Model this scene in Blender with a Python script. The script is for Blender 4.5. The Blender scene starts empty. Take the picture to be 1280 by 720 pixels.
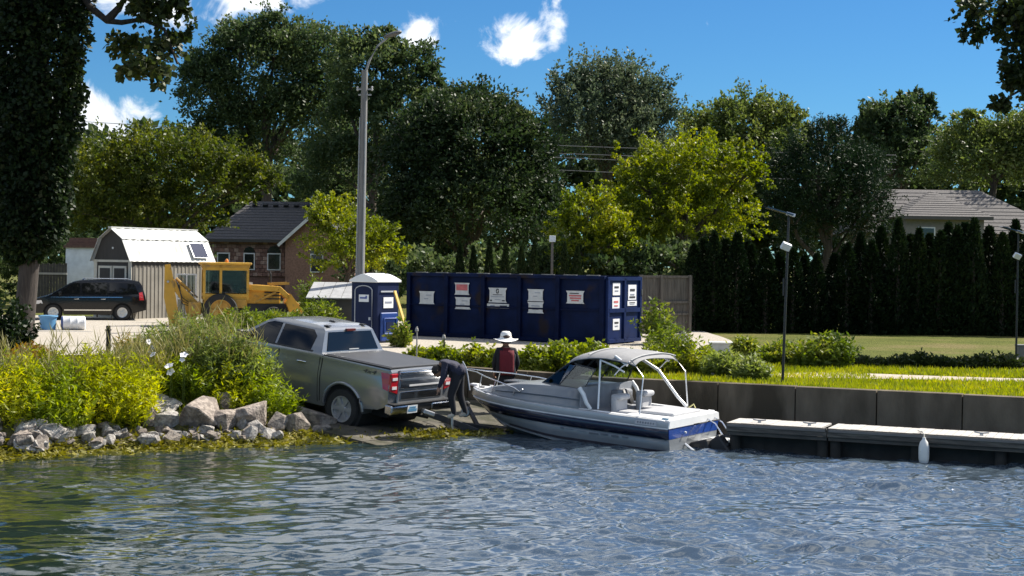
import bpy, bmesh, math, random
import numpy as np
from mathutils import Vector, Matrix, Quaternion

# ------------------------------------------------------------------ scene, camera
scene = bpy.context.scene
COL = scene.collection
W_PX, H_PX, F_PX = 1280.0, 720.0, 1848.0
CAM_Z = 3.6
PITCH = math.atan(30.0 / F_PX)
ROLL = math.radians(0.8)
_F = Vector((0, math.cos(PITCH), -math.sin(PITCH)))
_U0 = Vector((0, math.sin(PITCH), math.cos(PITCH)))
_R0 = Vector((1, 0, 0))
_R = _R0 * math.cos(ROLL) + _U0 * math.sin(ROLL)
_U = _U0 * math.cos(ROLL) - _R0 * math.sin(ROLL)
CAM = Vector((0, 0, CAM_Z))
cd = bpy.data.cameras.new('camera')
cd.sensor_width = 36.0
cd.lens = 36.0 * F_PX / W_PX
cd.clip_start = 0.1
cd.clip_end = 6000.0
co = bpy.data.objects.new('camera', cd)
COL.objects.link(co)
m = Matrix.Identity(4)
for i in range(3):
    m[i][0] = _R[i]; m[i][1] = _U[i]; m[i][2] = -_F[i]; m[i][3] = CAM[i]
co.matrix_world = m
scene.camera = co

def ray(px, py):
    return _F + _R * ((px - 640.0) / F_PX) + _U * ((360.0 - py) / F_PX)
def at_z(px, py, z):
    d = ray(px, py); t = (z - CAM_Z) / d.z
    return CAM + d * t
def at_y(px, py, y):
    d = ray(px, py); t = y / d.y
    return CAM + d * t

# ------------------------------------------------------------------ light
SUN_AZ, SUN_EL = math.radians(60), math.radians(47)
SUN_STRENGTH, SKY_STRENGTH, EXPOSURE = 5.0, 0.052, 0.9
S = Vector((math.sin(SUN_AZ) * math.cos(SUN_EL), math.cos(SUN_AZ) * math.cos(SUN_EL), math.sin(SUN_EL)))
sl = bpy.data.lights.new('sun', 'SUN')
sl.energy = SUN_STRENGTH
sl.angle = math.radians(0.53)
sl.color = (1.0, 0.94, 0.84)
so = bpy.data.objects.new('sun', sl)
COL.objects.link(so)
so.rotation_mode = 'QUATERNION'
so.rotation_quaternion = S.to_track_quat('Z', 'Y')
so.location = (30, 30, 60)

world = bpy.data.worlds.new('World')
scene.world = world
world.use_nodes = True
def build_world():
    nt = world.node_tree
    nt.nodes.clear()
    N, L = nt.nodes.new, nt.links.new
    out = N('ShaderNodeOutputWorld'); bg = N('ShaderNodeBackground')
    sky = N('ShaderNodeTexSky'); sky.sky_type = 'NISHITA'; sky.sun_disc = False
    sky.sun_elevation = SUN_EL; sky.sun_rotation = SUN_AZ
    sky.altitude = 0; sky.air_density = 1.0; sky.dust_density = 0.0; sky.ozone_density = 5.0
    tc = N('ShaderNodeTexCoord')
    def math_(op, a, b=None, clamp=False):
        n = N('ShaderNodeMath'); n.operation = op; n.use_clamp = clamp
        for i, v in enumerate((a, b)):
            if v is None: continue
            if isinstance(v, (int, float)): n.inputs[i].default_value = v
            else: L(v, n.inputs[i])
        return n.outputs[0]
    hsv = N('ShaderNodeHueSaturation'); hsv.inputs['Saturation'].default_value = 1.08
    tint = N('ShaderNodeMix'); tint.data_type = 'RGBA'; tint.blend_type = 'MULTIPLY'
    tint.inputs[0].default_value = 1.0
    L(sky.outputs[0], hsv.inputs['Color']); L(hsv.outputs[0], tint.inputs[6])
    tint.inputs[7].default_value = (0.47, 0.84, 1.10, 1)
    # clouds
    noise = N('ShaderNodeTexNoise'); noise.inputs['Scale'].default_value = 26; noise.inputs['Detail'].default_value = 9
    noise.inputs['Roughness'].default_value = 0.6; noise.inputs['Distortion'].default_value = 0.4
    L(tc.outputs['Generated'], noise.inputs['Vector'])
    n0 = math_('SUBTRACT', noise.outputs['Fac'], 0.5)
    acc = None
    # direction of each cloud, half sizes (radians), density
    clouds = [(652, 52, 40, 26, 1.0), (692, 42, 16, 30, 0.7), (520, 42, 34, 22, .75), (130, 158, 82, 46, 1.6), (165, -75, 150, 112, 2.2), (300, -20, 90, 30, 1.4), (620, -160, 300, 90, 1.3), (1050, -220, 330, 100, 1.3),
              (10, 150, 120, 60, 1.2), (1500, 120, 160, 50, 1.1), (-260, 40, 200, 60, 1.2)]
    for (cx, cy, ax, ay, dens) in clouds:
        d = ray(cx, cy).normalized()
        sub = N('ShaderNodeVectorMath'); sub.operation = 'SUBTRACT'; L(tc.outputs['Generated'], sub.inputs[0]); sub.inputs[1].default_value = d
        mul = N('ShaderNodeVectorMath'); mul.operation = 'MULTIPLY'; L(sub.outputs[0], mul.inputs[0])
        mul.inputs[1].default_value = (F_PX / ax, F_PX / ax, F_PX / ay)
        ln = N('ShaderNodeVectorMath'); ln.operation = 'LENGTH'; L(mul.outputs[0], ln.inputs[0])
        v = math_('SUBTRACT', 1.0, ln.outputs['Value'])
        v = math_('MAXIMUM', v, -2.0)
        v = math_('MULTIPLY', v, dens)
        acc = v if acc is None else math_('MAXIMUM', acc, v)
    # scattered fair-weather cumulus over the rest of the sky
    big = N('ShaderNodeTexNoise'); big.inputs['Scale'].default_value = 3.2; big.inputs['Detail'].default_value = 6
    mp = N('ShaderNodeMapping'); mp.inputs['Scale'].default_value = (1, 1, 2.2); mp.inputs['Location'].default_value = (3.1, .4, .2)
    L(tc.outputs['Generated'], mp.inputs['Vector']); L(mp.outputs[0], big.inputs['Vector'])
    sep = N('ShaderNodeSeparateXYZ'); L(tc.outputs['Generated'], sep.inputs[0])
    hi = math_('MULTIPLY', math_('SUBTRACT', sep.outputs['Z'], 0.15), 8.0, True)
    gen = math_('MULTIPLY', math_('SUBTRACT', big.outputs['Fac'], 0.45), 6.0)
    gen = math_('SUBTRACT', math_('MULTIPLY', math_('ADD', gen, 1.0), hi), 1.0)
    acc = math_('MAXIMUM', acc, gen)
    dens = math_('ADD', acc, math_('MULTIPLY', n0, 4.2))
    ramp = N('ShaderNodeMapRange'); ramp.interpolation_type = 'SMOOTHSTEP'
    L(dens, ramp.inputs['Value']); ramp.inputs['From Min'].default_value = 0.0; ramp.inputs['From Max'].default_value = 0.75
    mix = N('ShaderNodeMix'); mix.data_type = 'RGBA'
    fac = math_('MULTIPLY', ramp.outputs[0], 0.95)
    L(fac, mix.inputs[0]); L(tint.outputs[2], mix.inputs[6])
    shade = N('ShaderNodeMix'); shade.data_type = 'RGBA'
    L(math_('MULTIPLY', noise.outputs['Fac'], 1.0), shade.inputs[0])
    shade.inputs[6].default_value = (6.2, 7.0, 8.2, 1); shade.inputs[7].default_value = (17.0, 17.1, 17.2, 1)
    L(shade.outputs[2], mix.inputs[7])
    L(mix.outputs[2], bg.inputs['Color'])
    bg.inputs['Strength'].default_value = SKY_STRENGTH
    L(bg.outputs[0], out.inputs['Surface'])
build_world()
vs = scene.view_settings
vs.view_transform = 'Standard'; vs.look = 'None'; vs.exposure = EXPOSURE; vs.gamma = 1.0; vs.use_curve_mapping = False
scene.render.engine = 'CYCLES'
scene.cycles.use_denoising = True
scene.cycles.max_bounces = 8
scene.cycles.transparent_max_bounces = 12
scene.cycles.caustics_reflective = False
scene.cycles.caustics_refractive = False

# ------------------------------------------------------------------ materials
MATS = {}
def mat(name, col, rough=0.6, metal=0.0, var=0.12, scale=4.0, bump=0.0, bscale=30.0, coat=0.0, spec=0.5, col2=None, thr=None,
        stretch=None, emit=None, alpha=None, detail=6.0, wear=None):
    if name in MATS: return MATS[name]
    m = bpy.data.materials.new(name); m.use_nodes = True
    nt = m.node_tree; N, L = nt.nodes.new, nt.links.new
    p = nt.nodes['Principled BSDF']
    p.inputs['Roughness'].default_value = rough; p.inputs['Metallic'].default_value = metal
    p.inputs['Coat Weight'].default_value = coat; p.inputs['Specular IOR Level'].default_value = spec
    p.inputs['Coat Roughness'].default_value = 0.06
    tc = N('ShaderNodeTexCoord')
    vec = tc.outputs['Object']
    if stretch:
        mp = N('ShaderNodeMapping'); mp.inputs['Scale'].default_value = stretch
        L(vec, mp.inputs['Vector']); vec = mp.outputs[0]
    nz = N('ShaderNodeTexNoise'); nz.inputs['Scale'].default_value = scale; nz.inputs['Detail'].default_value = detail
    L(vec, nz.inputs['Vector'])
    mix = N('ShaderNodeMix'); mix.data_type = 'RGBA'
    c = Vector(col)
    if col2 is None:
        a = [max(0, x * (1 - var)) for x in c]; b = [x * (1 + var) for x in c]
        rmp = N('ShaderNodeMapRange'); rmp.inputs['From Min'].default_value = .3; rmp.inputs['From Max'].default_value = .7
    else:
        a, b = list(col), list(col2)
        rmp = N('ShaderNodeMapRange'); t = thr or (.42, .6)
        rmp.inputs['From Min'].default_value, rmp.inputs['From Max'].default_value = t
    L(nz.outputs['Fac'], rmp.inputs['Value']); L(rmp.outputs[0], mix.inputs[0])
    mix.inputs[6].default_value = (*a, 1); mix.inputs[7].default_value = (*b, 1)
    outc = mix.outputs[2]
    if wear:
        wz = N('ShaderNodeTexNoise'); wz.inputs['Scale'].default_value = wear[1]; wz.inputs['Detail'].default_value = 8
        L(vec, wz.inputs['Vector'])
        wr = N('ShaderNodeMapRange'); wr.inputs['From Min'].default_value = wear[2]; wr.inputs['From Max'].default_value = wear[2] + .12
        L(wz.outputs['Fac'], wr.inputs['Value'])
        mx = N('ShaderNodeMix'); mx.data_type = 'RGBA'; L(wr.outputs[0], mx.inputs[0]); L(outc, mx.inputs[6]); mx.inputs[7].default_value = (*wear[0], 1)
        outc = mx.outputs[2]
    L(outc, p.inputs['Base Color'])
    if bump:
        bz = N('ShaderNodeTexNoise'); bz.inputs['Scale'].default_value = bscale; bz.inputs['Detail'].default_value = 6
        L(vec, bz.inputs['Vector'])
        bn = N('ShaderNodeBump'); bn.inputs['Strength'].default_value = bump; bn.inputs['Distance'].default_value = 0.03
        L(bz.outputs['Fac'], bn.inputs['Height']); L(bn.outputs[0], p.inputs['Normal'])
    if alpha is not None: p.inputs['Alpha'].default_value = alpha
    MATS[name] = m
    return m

def leaf_mat(name, c1, c2, c3=None, trans=0.35, rough=0.5, tcol=None, nscale=0.25, spec=0.3):
    if name in MATS: return MATS[name]
    m = bpy.data.materials.new(name); m.use_nodes = True
    nt = m.node_tree; N, L = nt.nodes.new, nt.links.new
    p = nt.nodes['Principled BSDF']; out = nt.nodes['Material Output']
    p.inputs['Roughness'].default_value = rough; p.inputs['Specular IOR Level'].default_value = spec
    g = N('ShaderNodeNewGeometry')
    nz = N('ShaderNodeTexNoise'); nz.inputs['Scale'].default_value = nscale; nz.inputs['Detail'].default_value = 3
    L(g.outputs['Position'], nz.inputs['Vector'])
    ad = N('ShaderNodeMath'); ad.operation = 'MULTIPLY_ADD'; L(g.outputs['Random Per Island'], ad.inputs[0]); ad.inputs[1].default_value = 0.55
    mr = N('ShaderNodeMapRange'); mr.inputs['From Min'].default_value = .35; mr.inputs['From Max'].default_value = .65; mr.inputs['To Max'].default_value = .5
    L(nz.outputs['Fac'], mr.inputs['Value']); L(mr.outputs[0], ad.inputs[2])
    cr = N('ShaderNodeValToRGB'); L(ad.outputs[0], cr.inputs[0])
    e = cr.color_ramp.elements
    e[0].position = 0.1; e[0].color = (*c1, 1); e[1].position = 0.75; e[1].color = (*c2, 1)
    if c3: n = e.new(0.98); n.color = (*c3, 1)
    L(cr.outputs[0], p.inputs['Base Color'])
    tr = N('ShaderNodeBsdfTranslucent')
    hs = N('ShaderNodeHueSaturation'); hs.inputs['Saturation'].default_value = 1.15; hs.inputs['Value'].default_value = 1.5
    L(cr.outputs[0], hs.inputs['Color']); L(hs.outputs[0], tr.inputs['Color'])
    mx = N('ShaderNodeMixShader'); mx.inputs[0].default_value = trans
    L(p.outputs[0], mx.inputs[1]); L(tr.outputs[0], mx.inputs[2]); L(mx.outputs[0], out.inputs['Surface'])
    MATS[name] = m
    return m

def glass_mat(name, tint=(.8, .9, .9), trans=0.5, rough=0.02):
    if name in MATS: return MATS[name]
    m = bpy.data.materials.new(name); m.use_nodes = True
    nt = m.node_tree; N, L = nt.nodes.new, nt.links.new
    out = nt.nodes['Material Output']; nt.nodes.remove(nt.nodes['Principled BSDF'])
    tr = N('ShaderNodeBsdfTransparent'); tr.inputs[0].default_value = (*[x * trans for x in tint], 1)
    gl = N('ShaderNodeBsdfGlossy'); gl.inputs['Roughness'].default_value = rough
    fr = N('ShaderNodeFresnel'); fr.inputs['IOR'].default_value = 1.5
    mx = N('ShaderNodeMixShader'); L(fr.outputs[0], mx.inputs[0]); L(tr.outputs[0], mx.inputs[1]); L(gl.outputs[0], mx.inputs[2])
    L(mx.outputs[0], out.inputs['Surface'])
    MATS[name] = m
    return m

# ------------------------------------------------------------------ objects
def link(o, parent=None):
    COL.objects.link(o)
    if parent is not None: o.parent = parent
    return o
def tag(o, label=None, cat=None, group=None, kind=None):
    if label: o['label'] = label
    if cat: o['category'] = cat
    if group: o['group'] = group
    if kind: o['kind'] = kind
    return o
def thing(name, label, cat, loc=(0, 0, 0), rotz=0.0, group=None, mtx=None):
    o = bpy.data.objects.new(name, None); COL.objects.link(o)
    o.empty_display_size = 0.2
    if mtx is not None: o.matrix_world = mtx
    else:
        o.location = loc; o.rotation_euler = (0, 0, rotz)
    return tag(o, label, cat, group)
def frame(origin, fwd, up=(0, 0, 1)):
    f = Vector(fwd).normalized(); u = Vector(up); l = u.cross(f).normalized(); u = f.cross(l)
    M = Matrix.Identity(4)
    for i in range(3):
        M[i][0] = f[i]; M[i][1] = l[i]; M[i][2] = u[i]; M[i][3] = origin[i]
    return M

class MB:
    def __init__(s): s.v = []; s.f = []
    def add(s, vs, fs):
        o = len(s.v); s.v += [tuple(v) for v in vs]; s.f += [tuple(i + o for i in f) for f in fs]; return s
    def box(s, c, d, rot=None):
        hx, hy, hz = d[0] / 2, d[1] / 2, d[2] / 2
        vs = [Vector((x, y, z)) for x in (-hx, hx) for y in (-hy, hy) for z in (-hz, hz)]
        if rot is not None: vs = [rot @ v for v in vs]
        vs = [v + Vector(c) for v in vs]
        return s.add(vs, [(0, 1, 3, 2), (4, 6, 7, 5), (0, 4, 5, 1), (2, 3, 7, 6), (0, 2, 6, 4), (1, 5, 7, 3)])
    def bar(s, p0, p1, w, h, up=(0, 0, 1)):
        p0, p1 = Vector(p0), Vector(p1); M = frame((p0 + p1) / 2, p1 - p0, up)
        return s.box((p0 + p1) / 2, ((p1 - p0).length, w, h), M.to_3x3())
    def tube(s, pts, r, n=8, caps=True):
        pts = [Vector(p) for p in pts]; k = len(pts)
        rs = r if isinstance(r, (list, tuple)) else [r] * k
        o = len(s.v); ref = Vector((0.13, 0.07, 1)).normalized()
        for i, p in enumerate(pts):
            t = (pts[min(i + 1, k - 1)] - pts[max(i - 1, 0)]).normalized()
            if abs(t.dot(ref)) > .95: a = t.cross(Vector((1, .2, 0))).normalized()
            else: a = t.cross(ref).normalized()
            b = t.cross(a)
            for j in range(n):
                an = 2 * math.pi * j / n
                s.v.append(tuple(p + (a * math.cos(an) + b * math.sin(an)) * rs[i]))
        for i in range(k - 1):
            for j in range(n):
                j2 = (j + 1) % n
                s.f.append((o + i * n + j, o + i * n + j2, o + (i + 1) * n + j2, o + (i + 1) * n + j))
        if caps:
            s.f.append(tuple(o + j for j in reversed(range(n)))); s.f.append(tuple(o + (k - 1) * n + j for j in range(n)))
        return s
    def lathe(s, prof, n=16, M=None):
        o = len(s.v)
        for (r, h) in prof:
            for j in range(n):
                a = 2 * math.pi * j / n
                v = Vector((r * math.cos(a), r * math.sin(a), h))
                s.v.append(tuple(M @ v if M is not None else v))
        for i in range(len(prof) - 1):
            for j in range(n):
                j2 = (j + 1) % n
                s.f.append((o + i * n + j, o + i * n + j2, o + (i + 1) * n + j2, o + (i + 1) * n + j))
        s.f.append(tuple(o + j for j in reversed(range(n)))); s.f.append(tuple(o + (len(prof) - 1) * n + j for j in range(n)))
        return s
    def prism(s, poly, h0, h1, M=None):
        n = len(poly)
        vs = [Vector((p[0], p[1], h0)) for p in poly] + [Vector((p[0], p[1], h1)) for p in poly]
        if M is not None: vs = [M @ v for v in vs]
        fs = [tuple(reversed(range(n))), tuple(range(n, 2 * n))] + [(i, (i + 1) % n, n + (i + 1) % n, n + i) for i in range(n)]
        return s.add(vs, fs)
    def sheet(s, rows, thick=None, closed=False):
        """rows: list of lists of points (same length); optional thickness along the mean normal"""
        R = len(rows); C = len(rows[0]); o = len(s.v)
        for r in rows:
            for p in r: s.v.append(tuple(p))
        for i in range(R - 1):
            for j in range(C - 1):
                s.f.append((o + i * C + j, o + i * C + j + 1, o + (i + 1) * C + j + 1, o + (i + 1) * C + j))
        return s
    def mesh(s, name):
        me = bpy.data.meshes.new(name); me.from_pydata([tuple(v) for v in s.v], [], s.f); me.update()
        bm = bmesh.new(); bm.from_mesh(me); bmesh.ops.recalc_face_normals(bm, faces=bm.faces); bm.to_mesh(me); bm.free()
        return me
    def build(s, name, material, parent=None, smooth=None, bevel=0.0, solid=0.0, segs=2, mtx=None):
        me = s.mesh(name)
        if smooth: smooth_mesh(me, smooth)
        me.materials.append(material)
        o = link(bpy.data.objects.new(name, me), parent)
        if mtx is not None: o.matrix_world = mtx
        if solid:
            md = o.modifiers.new('solid', 'SOLIDIFY'); md.thickness = abs(solid); md.offset = 0 if solid > 0 else -1
        if bevel:
            md = o.modifiers.new('bevel', 'BEVEL'); md.width = bevel; md.segments = segs; md.limit_method = 'ANGLE'; md.angle_limit = math.radians(35)
        return o
def smooth_mesh(me, deg=40):
    me.polygons.foreach_set('use_smooth', [True] * len(me.polygons))
    me.set_sharp_from_angle(angle=math.radians(deg))
def MX(loc=(0, 0, 0), rx=0, ry=0, rz=0):
    return Matrix.Translation(loc) @ Matrix.Rotation(rz, 4, 'Z') @ Matrix.Rotation(ry, 4, 'Y') @ Matrix.Rotation(rx, 4, 'X')

def cut_face(poly, xc, zc):
    bm = bmesh.new()
    bm.faces.new([bm.verts.new((x, 0, z)) for x, z in poly])
    for z in zc:
        bmesh.ops.bisect_plane(bm, geom=bm.verts[:] + bm.edges[:] + bm.faces[:], plane_co=(0, 0, z), plane_no=(0, 0, 1))
    for x in xc:
        bmesh.ops.bisect_plane(bm, geom=bm.verts[:] + bm.edges[:] + bm.faces[:], plane_co=(x, 0, 0), plane_no=(1, 0, 0))
    bm.verts.ensure_lookup_table(); bm.verts.index_update()
    V = [(v.co.x, v.co.z) for v in bm.verts]
    Fc = [[v.index for v in f.verts] for f in bm.faces]
    B = [(e.verts[0].index, e.verts[1].index) for e in bm.edges if len(e.link_faces) == 1]
    bm.free()
    return V, Fc, B
def shell(poly, xc, zc, hw, crown=0.0, ny=6):
    """vehicle body: a side outline (x,z) given a half width hw(x,z) on both sides"""
    V, Fc, B = cut_face(poly, xc, zc)
    mb = MB(); n = len(V)
    L = [(x, hw(x, z), z) for x, z in V]; Rr = [(x, -hw(x, z), z) for x, z in V]
    mb.v = L + Rr
    mb.f = [tuple(f) for f in Fc] + [tuple(n + i for i in reversed(f)) for f in Fc]
    mid = {}
    def col(i):
        if i not in mid:
            ids = [i]
            for k in range(1, ny):
                t = 1 - 2 * k / ny
                x, y, z = L[i]
                mb.v.append((x, y * t, z + crown * (1 - t * t)))
                ids.append(len(mb.v) - 1)
            ids.append(n + i); mid[i] = ids
        return mid[i]
    for a, b in B:
        A_, B_ = col(a), col(b)
        for k in range(ny): mb.f.append((A_[k], A_[k + 1], B_[k + 1], B_[k]))
    return mb
def patch(poly, xc, zc, hw, off=.006, side=1, thick=.012):
    V, Fc, B = cut_face(poly, xc, zc); n = len(V); mb = MB()
    mb.v = [(x, side * (hw(x, z) + off), z) for x, z in V] + [(x, side * (hw(x, z) + off - thick), z) for x, z in V]
    mb.f = [tuple(f) for f in Fc] + [tuple(n + i for i in reversed(f)) for f in Fc] + [(a, b, n + b, n + a) for a, b in B]
    return mb

# ------------------------------------------------------------------ foliage helpers
def np_mesh(name, V, Q):
    me = bpy.data.meshes.new(name)
    nv, nq, k = len(V), len(Q), Q.shape[1]
    me.vertices.add(nv); me.vertices.foreach_set('co', np.ascontiguousarray(V, dtype=np.float32).ravel())
    me.loops.add(nq * k); me.loops.foreach_set('vertex_index', np.ascontiguousarray(Q, dtype=np.int32).ravel())
    me.polygons.add(nq); me.polygons.foreach_set('loop_start', np.arange(0, nq * k, k, dtype=np.int32))
    me.update(calc_edges=True)
    return me
def unit(a): return a / np.maximum(1e-9, np.linalg.norm(a, axis=1, keepdims=True))
def leaf_mesh(name, P, A, size, aspect, rng, svar=.4, fold=0.0):
    n = len(P)
    A = unit(A)
    b = unit(np.cross(A, rng.normal(size=(n, 3))))
    ln = size * (1 + svar * rng.uniform(-1, 1, (n, 1))) if np.isscalar(size) else size
    w = ln * aspect
    mid = P + A * ln * .45
    V = np.stack([P, mid + b * w * .5, P + A * ln, mid - b * w * .5], axis=1).reshape(-1, 3)
    Q = np.arange(4 * n).reshape(n, 4)
    return np_mesh(name, V, Q)
def leaf_cloud(lobes, n, rng, shell_=(.5, 1.03), clump_n=36, clump_r=.2, flat=.7, sprig=0.0, up=.3, rmin=0.0):
    lob = np.array(lobes, dtype=float)
    w = lob[:, 3] * lob[:, 5]; w = w / w.sum()
    nc = max(4, n // clump_n)
    li = rng.choice(len(lob), nc, p=w)
    d = unit(rng.normal(size=(nc, 3)))
    d[:, 2] = np.where(d[:, 2] < -.5, -d[:, 2], d[:, 2])
    rr = rng.uniform(*shell_, (nc, 1)) ** .6
    rr = rr * (1 + .12 * rng.normal(size=(nc, 1)))
    C = lob[li, :3] + d * lob[li, 3:6] * rr
    mr = lob[li, 3:6].mean(axis=1, keepdims=True)
    cr = np.maximum(rmin, clump_r * mr * rng.uniform(.5, 1.5, (nc, 1)))
    k = clump_n
    ci = np.repeat(np.arange(nc), k)
    g = rng.normal(size=(nc * k, 3)) * .55
    g[:, 2] *= flat
    P = C[ci] + g * cr[ci]
    ax = d.copy(); ax[:, 2] += up; ax = unit(ax + .35 * rng.normal(size=(nc, 3)))
    if sprig:
        t = rng.uniform(-.3, 1.2, (nc * k, 1))
        P = C[ci] + ax[ci] * t * cr[ci] * sprig + g * cr[ci] * (.55 - .35 * np.clip(t, 0, 1))
    A = ax[ci] * .6 + rng.normal(size=(nc * k, 3)) * .7
    return P, A
# ------------------------------------------------------------------ terrain
ZU = 0.9
TF = Vector((-.788, .616, 0)).normalized()         # the way the ramp climbs
TR = Vector((TF.y, -TF.x, 0))                      # to its right
RO = Vector((-2.96, 31.23, 0))                       # a point on the ramp's waterline
WALL_A = Vector((1.7, 33.15, 0)); WALL_D = Vector((.913, -.407, 0)).normalized(); WALL_N = Vector((-WALL_D.y, WALL_D.x, 0))
_sx = np.array([-600, -40, -9.2, -7.2, -5.2, -3.6, -2.6, 0]); _sy = np.array([24., 24., 26.6, 27.9, 29.0, 29.9, 30.55, 31.6])
def _sstep(t): t = np.clip(t, 0, 1); return t * t * (3 - 2 * t)
def Hn(X, Y):
    X = np.asarray(X, float); Y = np.asarray(Y, float)
    ys = np.interp(X, _sx, _sy)
    d = Y - ys
    wob = .10 * np.sin(X * 1.7 + Y * .6) + .06 * np.sin(X * 3.9 - Y * 2.3)
    left = np.clip(.05 + .42 * d + wob * .6 * np.clip(d, 0, 1), -1.8, ZU)
    u = (X - RO.x) * TF.x + (Y - RO.y) * TF.y
    v = (X - RO.x) * TR.x + (Y - RO.y) * TR.y
    ramp = np.clip(.02 + .11 * u, -1.8, ZU)
    q = (X - WALL_A.x) * WALL_N.x + (Y - WALL_A.y) * WALL_N.y
    right = np.where(q > .12, ZU + .08 * _sstep((2.0 - q) / 2), -1.8)
    a = _sstep((v + 1.9) / .5)           # 0 left bank .. 1 ramp
    b = _sstep((v - 5.7) / .5)           # 0 ramp .. 1 behind wall
    b = np.where(q < .12, 1.0, b)
    b = np.where((q < .12) & (v < 5.6), _sstep((v - 4.4) / 1.0), b)
    z = (left * (1 - a) + ramp * a) * (1 - b) + right * b
    z = z + np.where(z > ZU - .05, .02 * np.sin(X * .9) * np.sin(Y * .7) - .02, 0)
    return z
def H(x, y): return float(Hn(np.array([x]), np.array([y]))[0])
def on_ground(px, py, z0=ZU):
    """walk the view ray of a pixel down to the terrain"""
    d = ray(px, py); lo = 15.0; prev = None
    for y in np.arange(22, 140, .1):
        t = y / d.y; p = CAM + d * t
        if p.z <= H(p.x, p.y): return p
    return at_z(px, py, z0)

def build_ground():
    def ax(a, b, st, far_lo, far_hi, k=26):
        mid = np.arange(a, b + 1e-6, st)
        lo = a - np.geomspace(st, a - far_lo, k); hi = b + np.geomspace(st, far_hi - b, k)
        return np.concatenate([lo[::-1], mid, hi])
    xs = ax(-14, 12, .2, -1500, 1500); ys = ax(23, 42, .2, -400, 3000)
    X, Y = np.meshgrid(xs, ys); Z = Hn(X, Y)
    near = (np.abs(X) < 16) & (Y < 44) & (Y > 20)
    r = np.random.default_rng(3)
    Z = Z + np.where(near, r.normal(size=Z.shape) * .012, 0)
    # keep the soil under the concrete of the ramp
    u = (X - RO.x) * TF.x + (Y - RO.y) * TF.y; v = (X - RO.x) * TR.x + (Y - RO.y) * TR.y
    Z = np.where((v > -1.4) & (v < 5.9) & (u > -4) & (u < 8.5), Z - .07, Z)
    V = np.stack([X.ravel(), Y.ravel(), Z.ravel()], 1)
    nx, ny = len(xs), len(ys)
    I = np.arange(nx * ny).reshape(ny, nx)
    Q = np.stack([I[:-1, :-1], I[:-1, 1:], I[1:, 1:], I[1:, :-1]], -1).reshape(-1, 4)
    me = np_mesh('ground', V, Q); me.polygons.foreach_set('use_smooth', [True] * len(me.polygons))
    m = bpy.data.materials.new('lawn_soil'); m.use_nodes = True
    nt = m.node_tree; N, L = nt.nodes.new, nt.links.new; p = nt.nodes['Principled BSDF']
    p.inputs['Roughness'].default_value = .95; p.inputs['Specular IOR Level'].default_value = .1
    g = N('ShaderNodeNewGeometry')
    n1 = N('ShaderNodeTexNoise'); n1.inputs['Scale'].default_value = .35; n1.inputs['Detail'].default_value = 8; L(g.outputs['Position'], n1.inputs['Vector'])
    n2 = N('ShaderNodeTexNoise'); n2.inputs['Scale'].default_value = 9; n2.inputs['Detail'].default_value = 8; L(g.outputs['Position'], n2.inputs['Vector'])
    c1 = N('ShaderNodeValToRGB'); L(n1.outputs['Fac'], c1.inputs[0]); e = c1.color_ramp.elements
    e[0].position = .32; e[0].color = (.075, .09, .018, 1); e[1].position = .68; e[1].color = (.16, .135, .055, 1)
    x = e.new(.5); x.color = (.105, .115, .025, 1)
    c2 = N('ShaderNodeMix'); c2.data_type = 'RGBA'; c2.blend_type = 'MULTIPLY'; c2.inputs[0].default_value = .8
    mr = N('ShaderNodeMapRange'); mr.inputs['From Min'].default_value = .3; mr.inputs['From Max'].default_value = .7; mr.inputs['To Min'].default_value = .55; mr.inputs['To Max'].default_value = 1.3
    L(n2.outputs['Fac'], mr.inputs['Value']); L(c1.outputs[0], c2.inputs[6]); L(mr.outputs[0], c2.inputs[7])
    # bare stony soil close to the water level
    sp = N('ShaderNodeSeparateXYZ'); L(g.outputs['Position'], sp.inputs[0])
    ms = N('ShaderNodeMapRange'); ms.inputs['From Min'].default_value = .55; ms.inputs['From Max'].default_value = .2; L(sp.outputs['Z'], ms.inputs['Value'])
    c3 = N('ShaderNodeMix'); c3.data_type = 'RGBA'; L(ms.outputs[0], c3.inputs[0]); L(c2.outputs[2], c3.inputs[6]); c3.inputs[7].default_value = (.11, .095, .05, 1)
    L(c3.outputs[2], p.inputs['Base Color'])
    bn = N('ShaderNodeBump'); bn.inputs['Strength'].default_value = .9; bn.inputs['Distance'].default_value = .08
    n3 = N('ShaderNodeTexNoise'); n3.inputs['Scale'].default_value = 14; n3.inputs['Detail'].default_value = 8; L(g.outputs['Position'], n3.inputs['Vector'])
    L(n3.outputs['Fac'], bn.inputs['Height']); L(bn.outputs[0], p.inputs['Normal'])
    me.materials.append(m)
    o = link(bpy.data.objects.new('ground', me)); tag(o, 'grassy ground and bank round the boat ramp', 'ground', kind='structure')
build_ground()

def sheet_obj(name, pts_uv, label, material, lift=.05):
    """a sheet that follows the terrain; pts_uv: grid rows of (x,y)"""
    rows = [[(x, y, H(x, y) + lift) for x, y in r] for r in pts_uv]
    o = MB().sheet(rows).build(name, material, smooth=60)
    return tag(o, label, name.replace('_', ' '), kind='structure')

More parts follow.
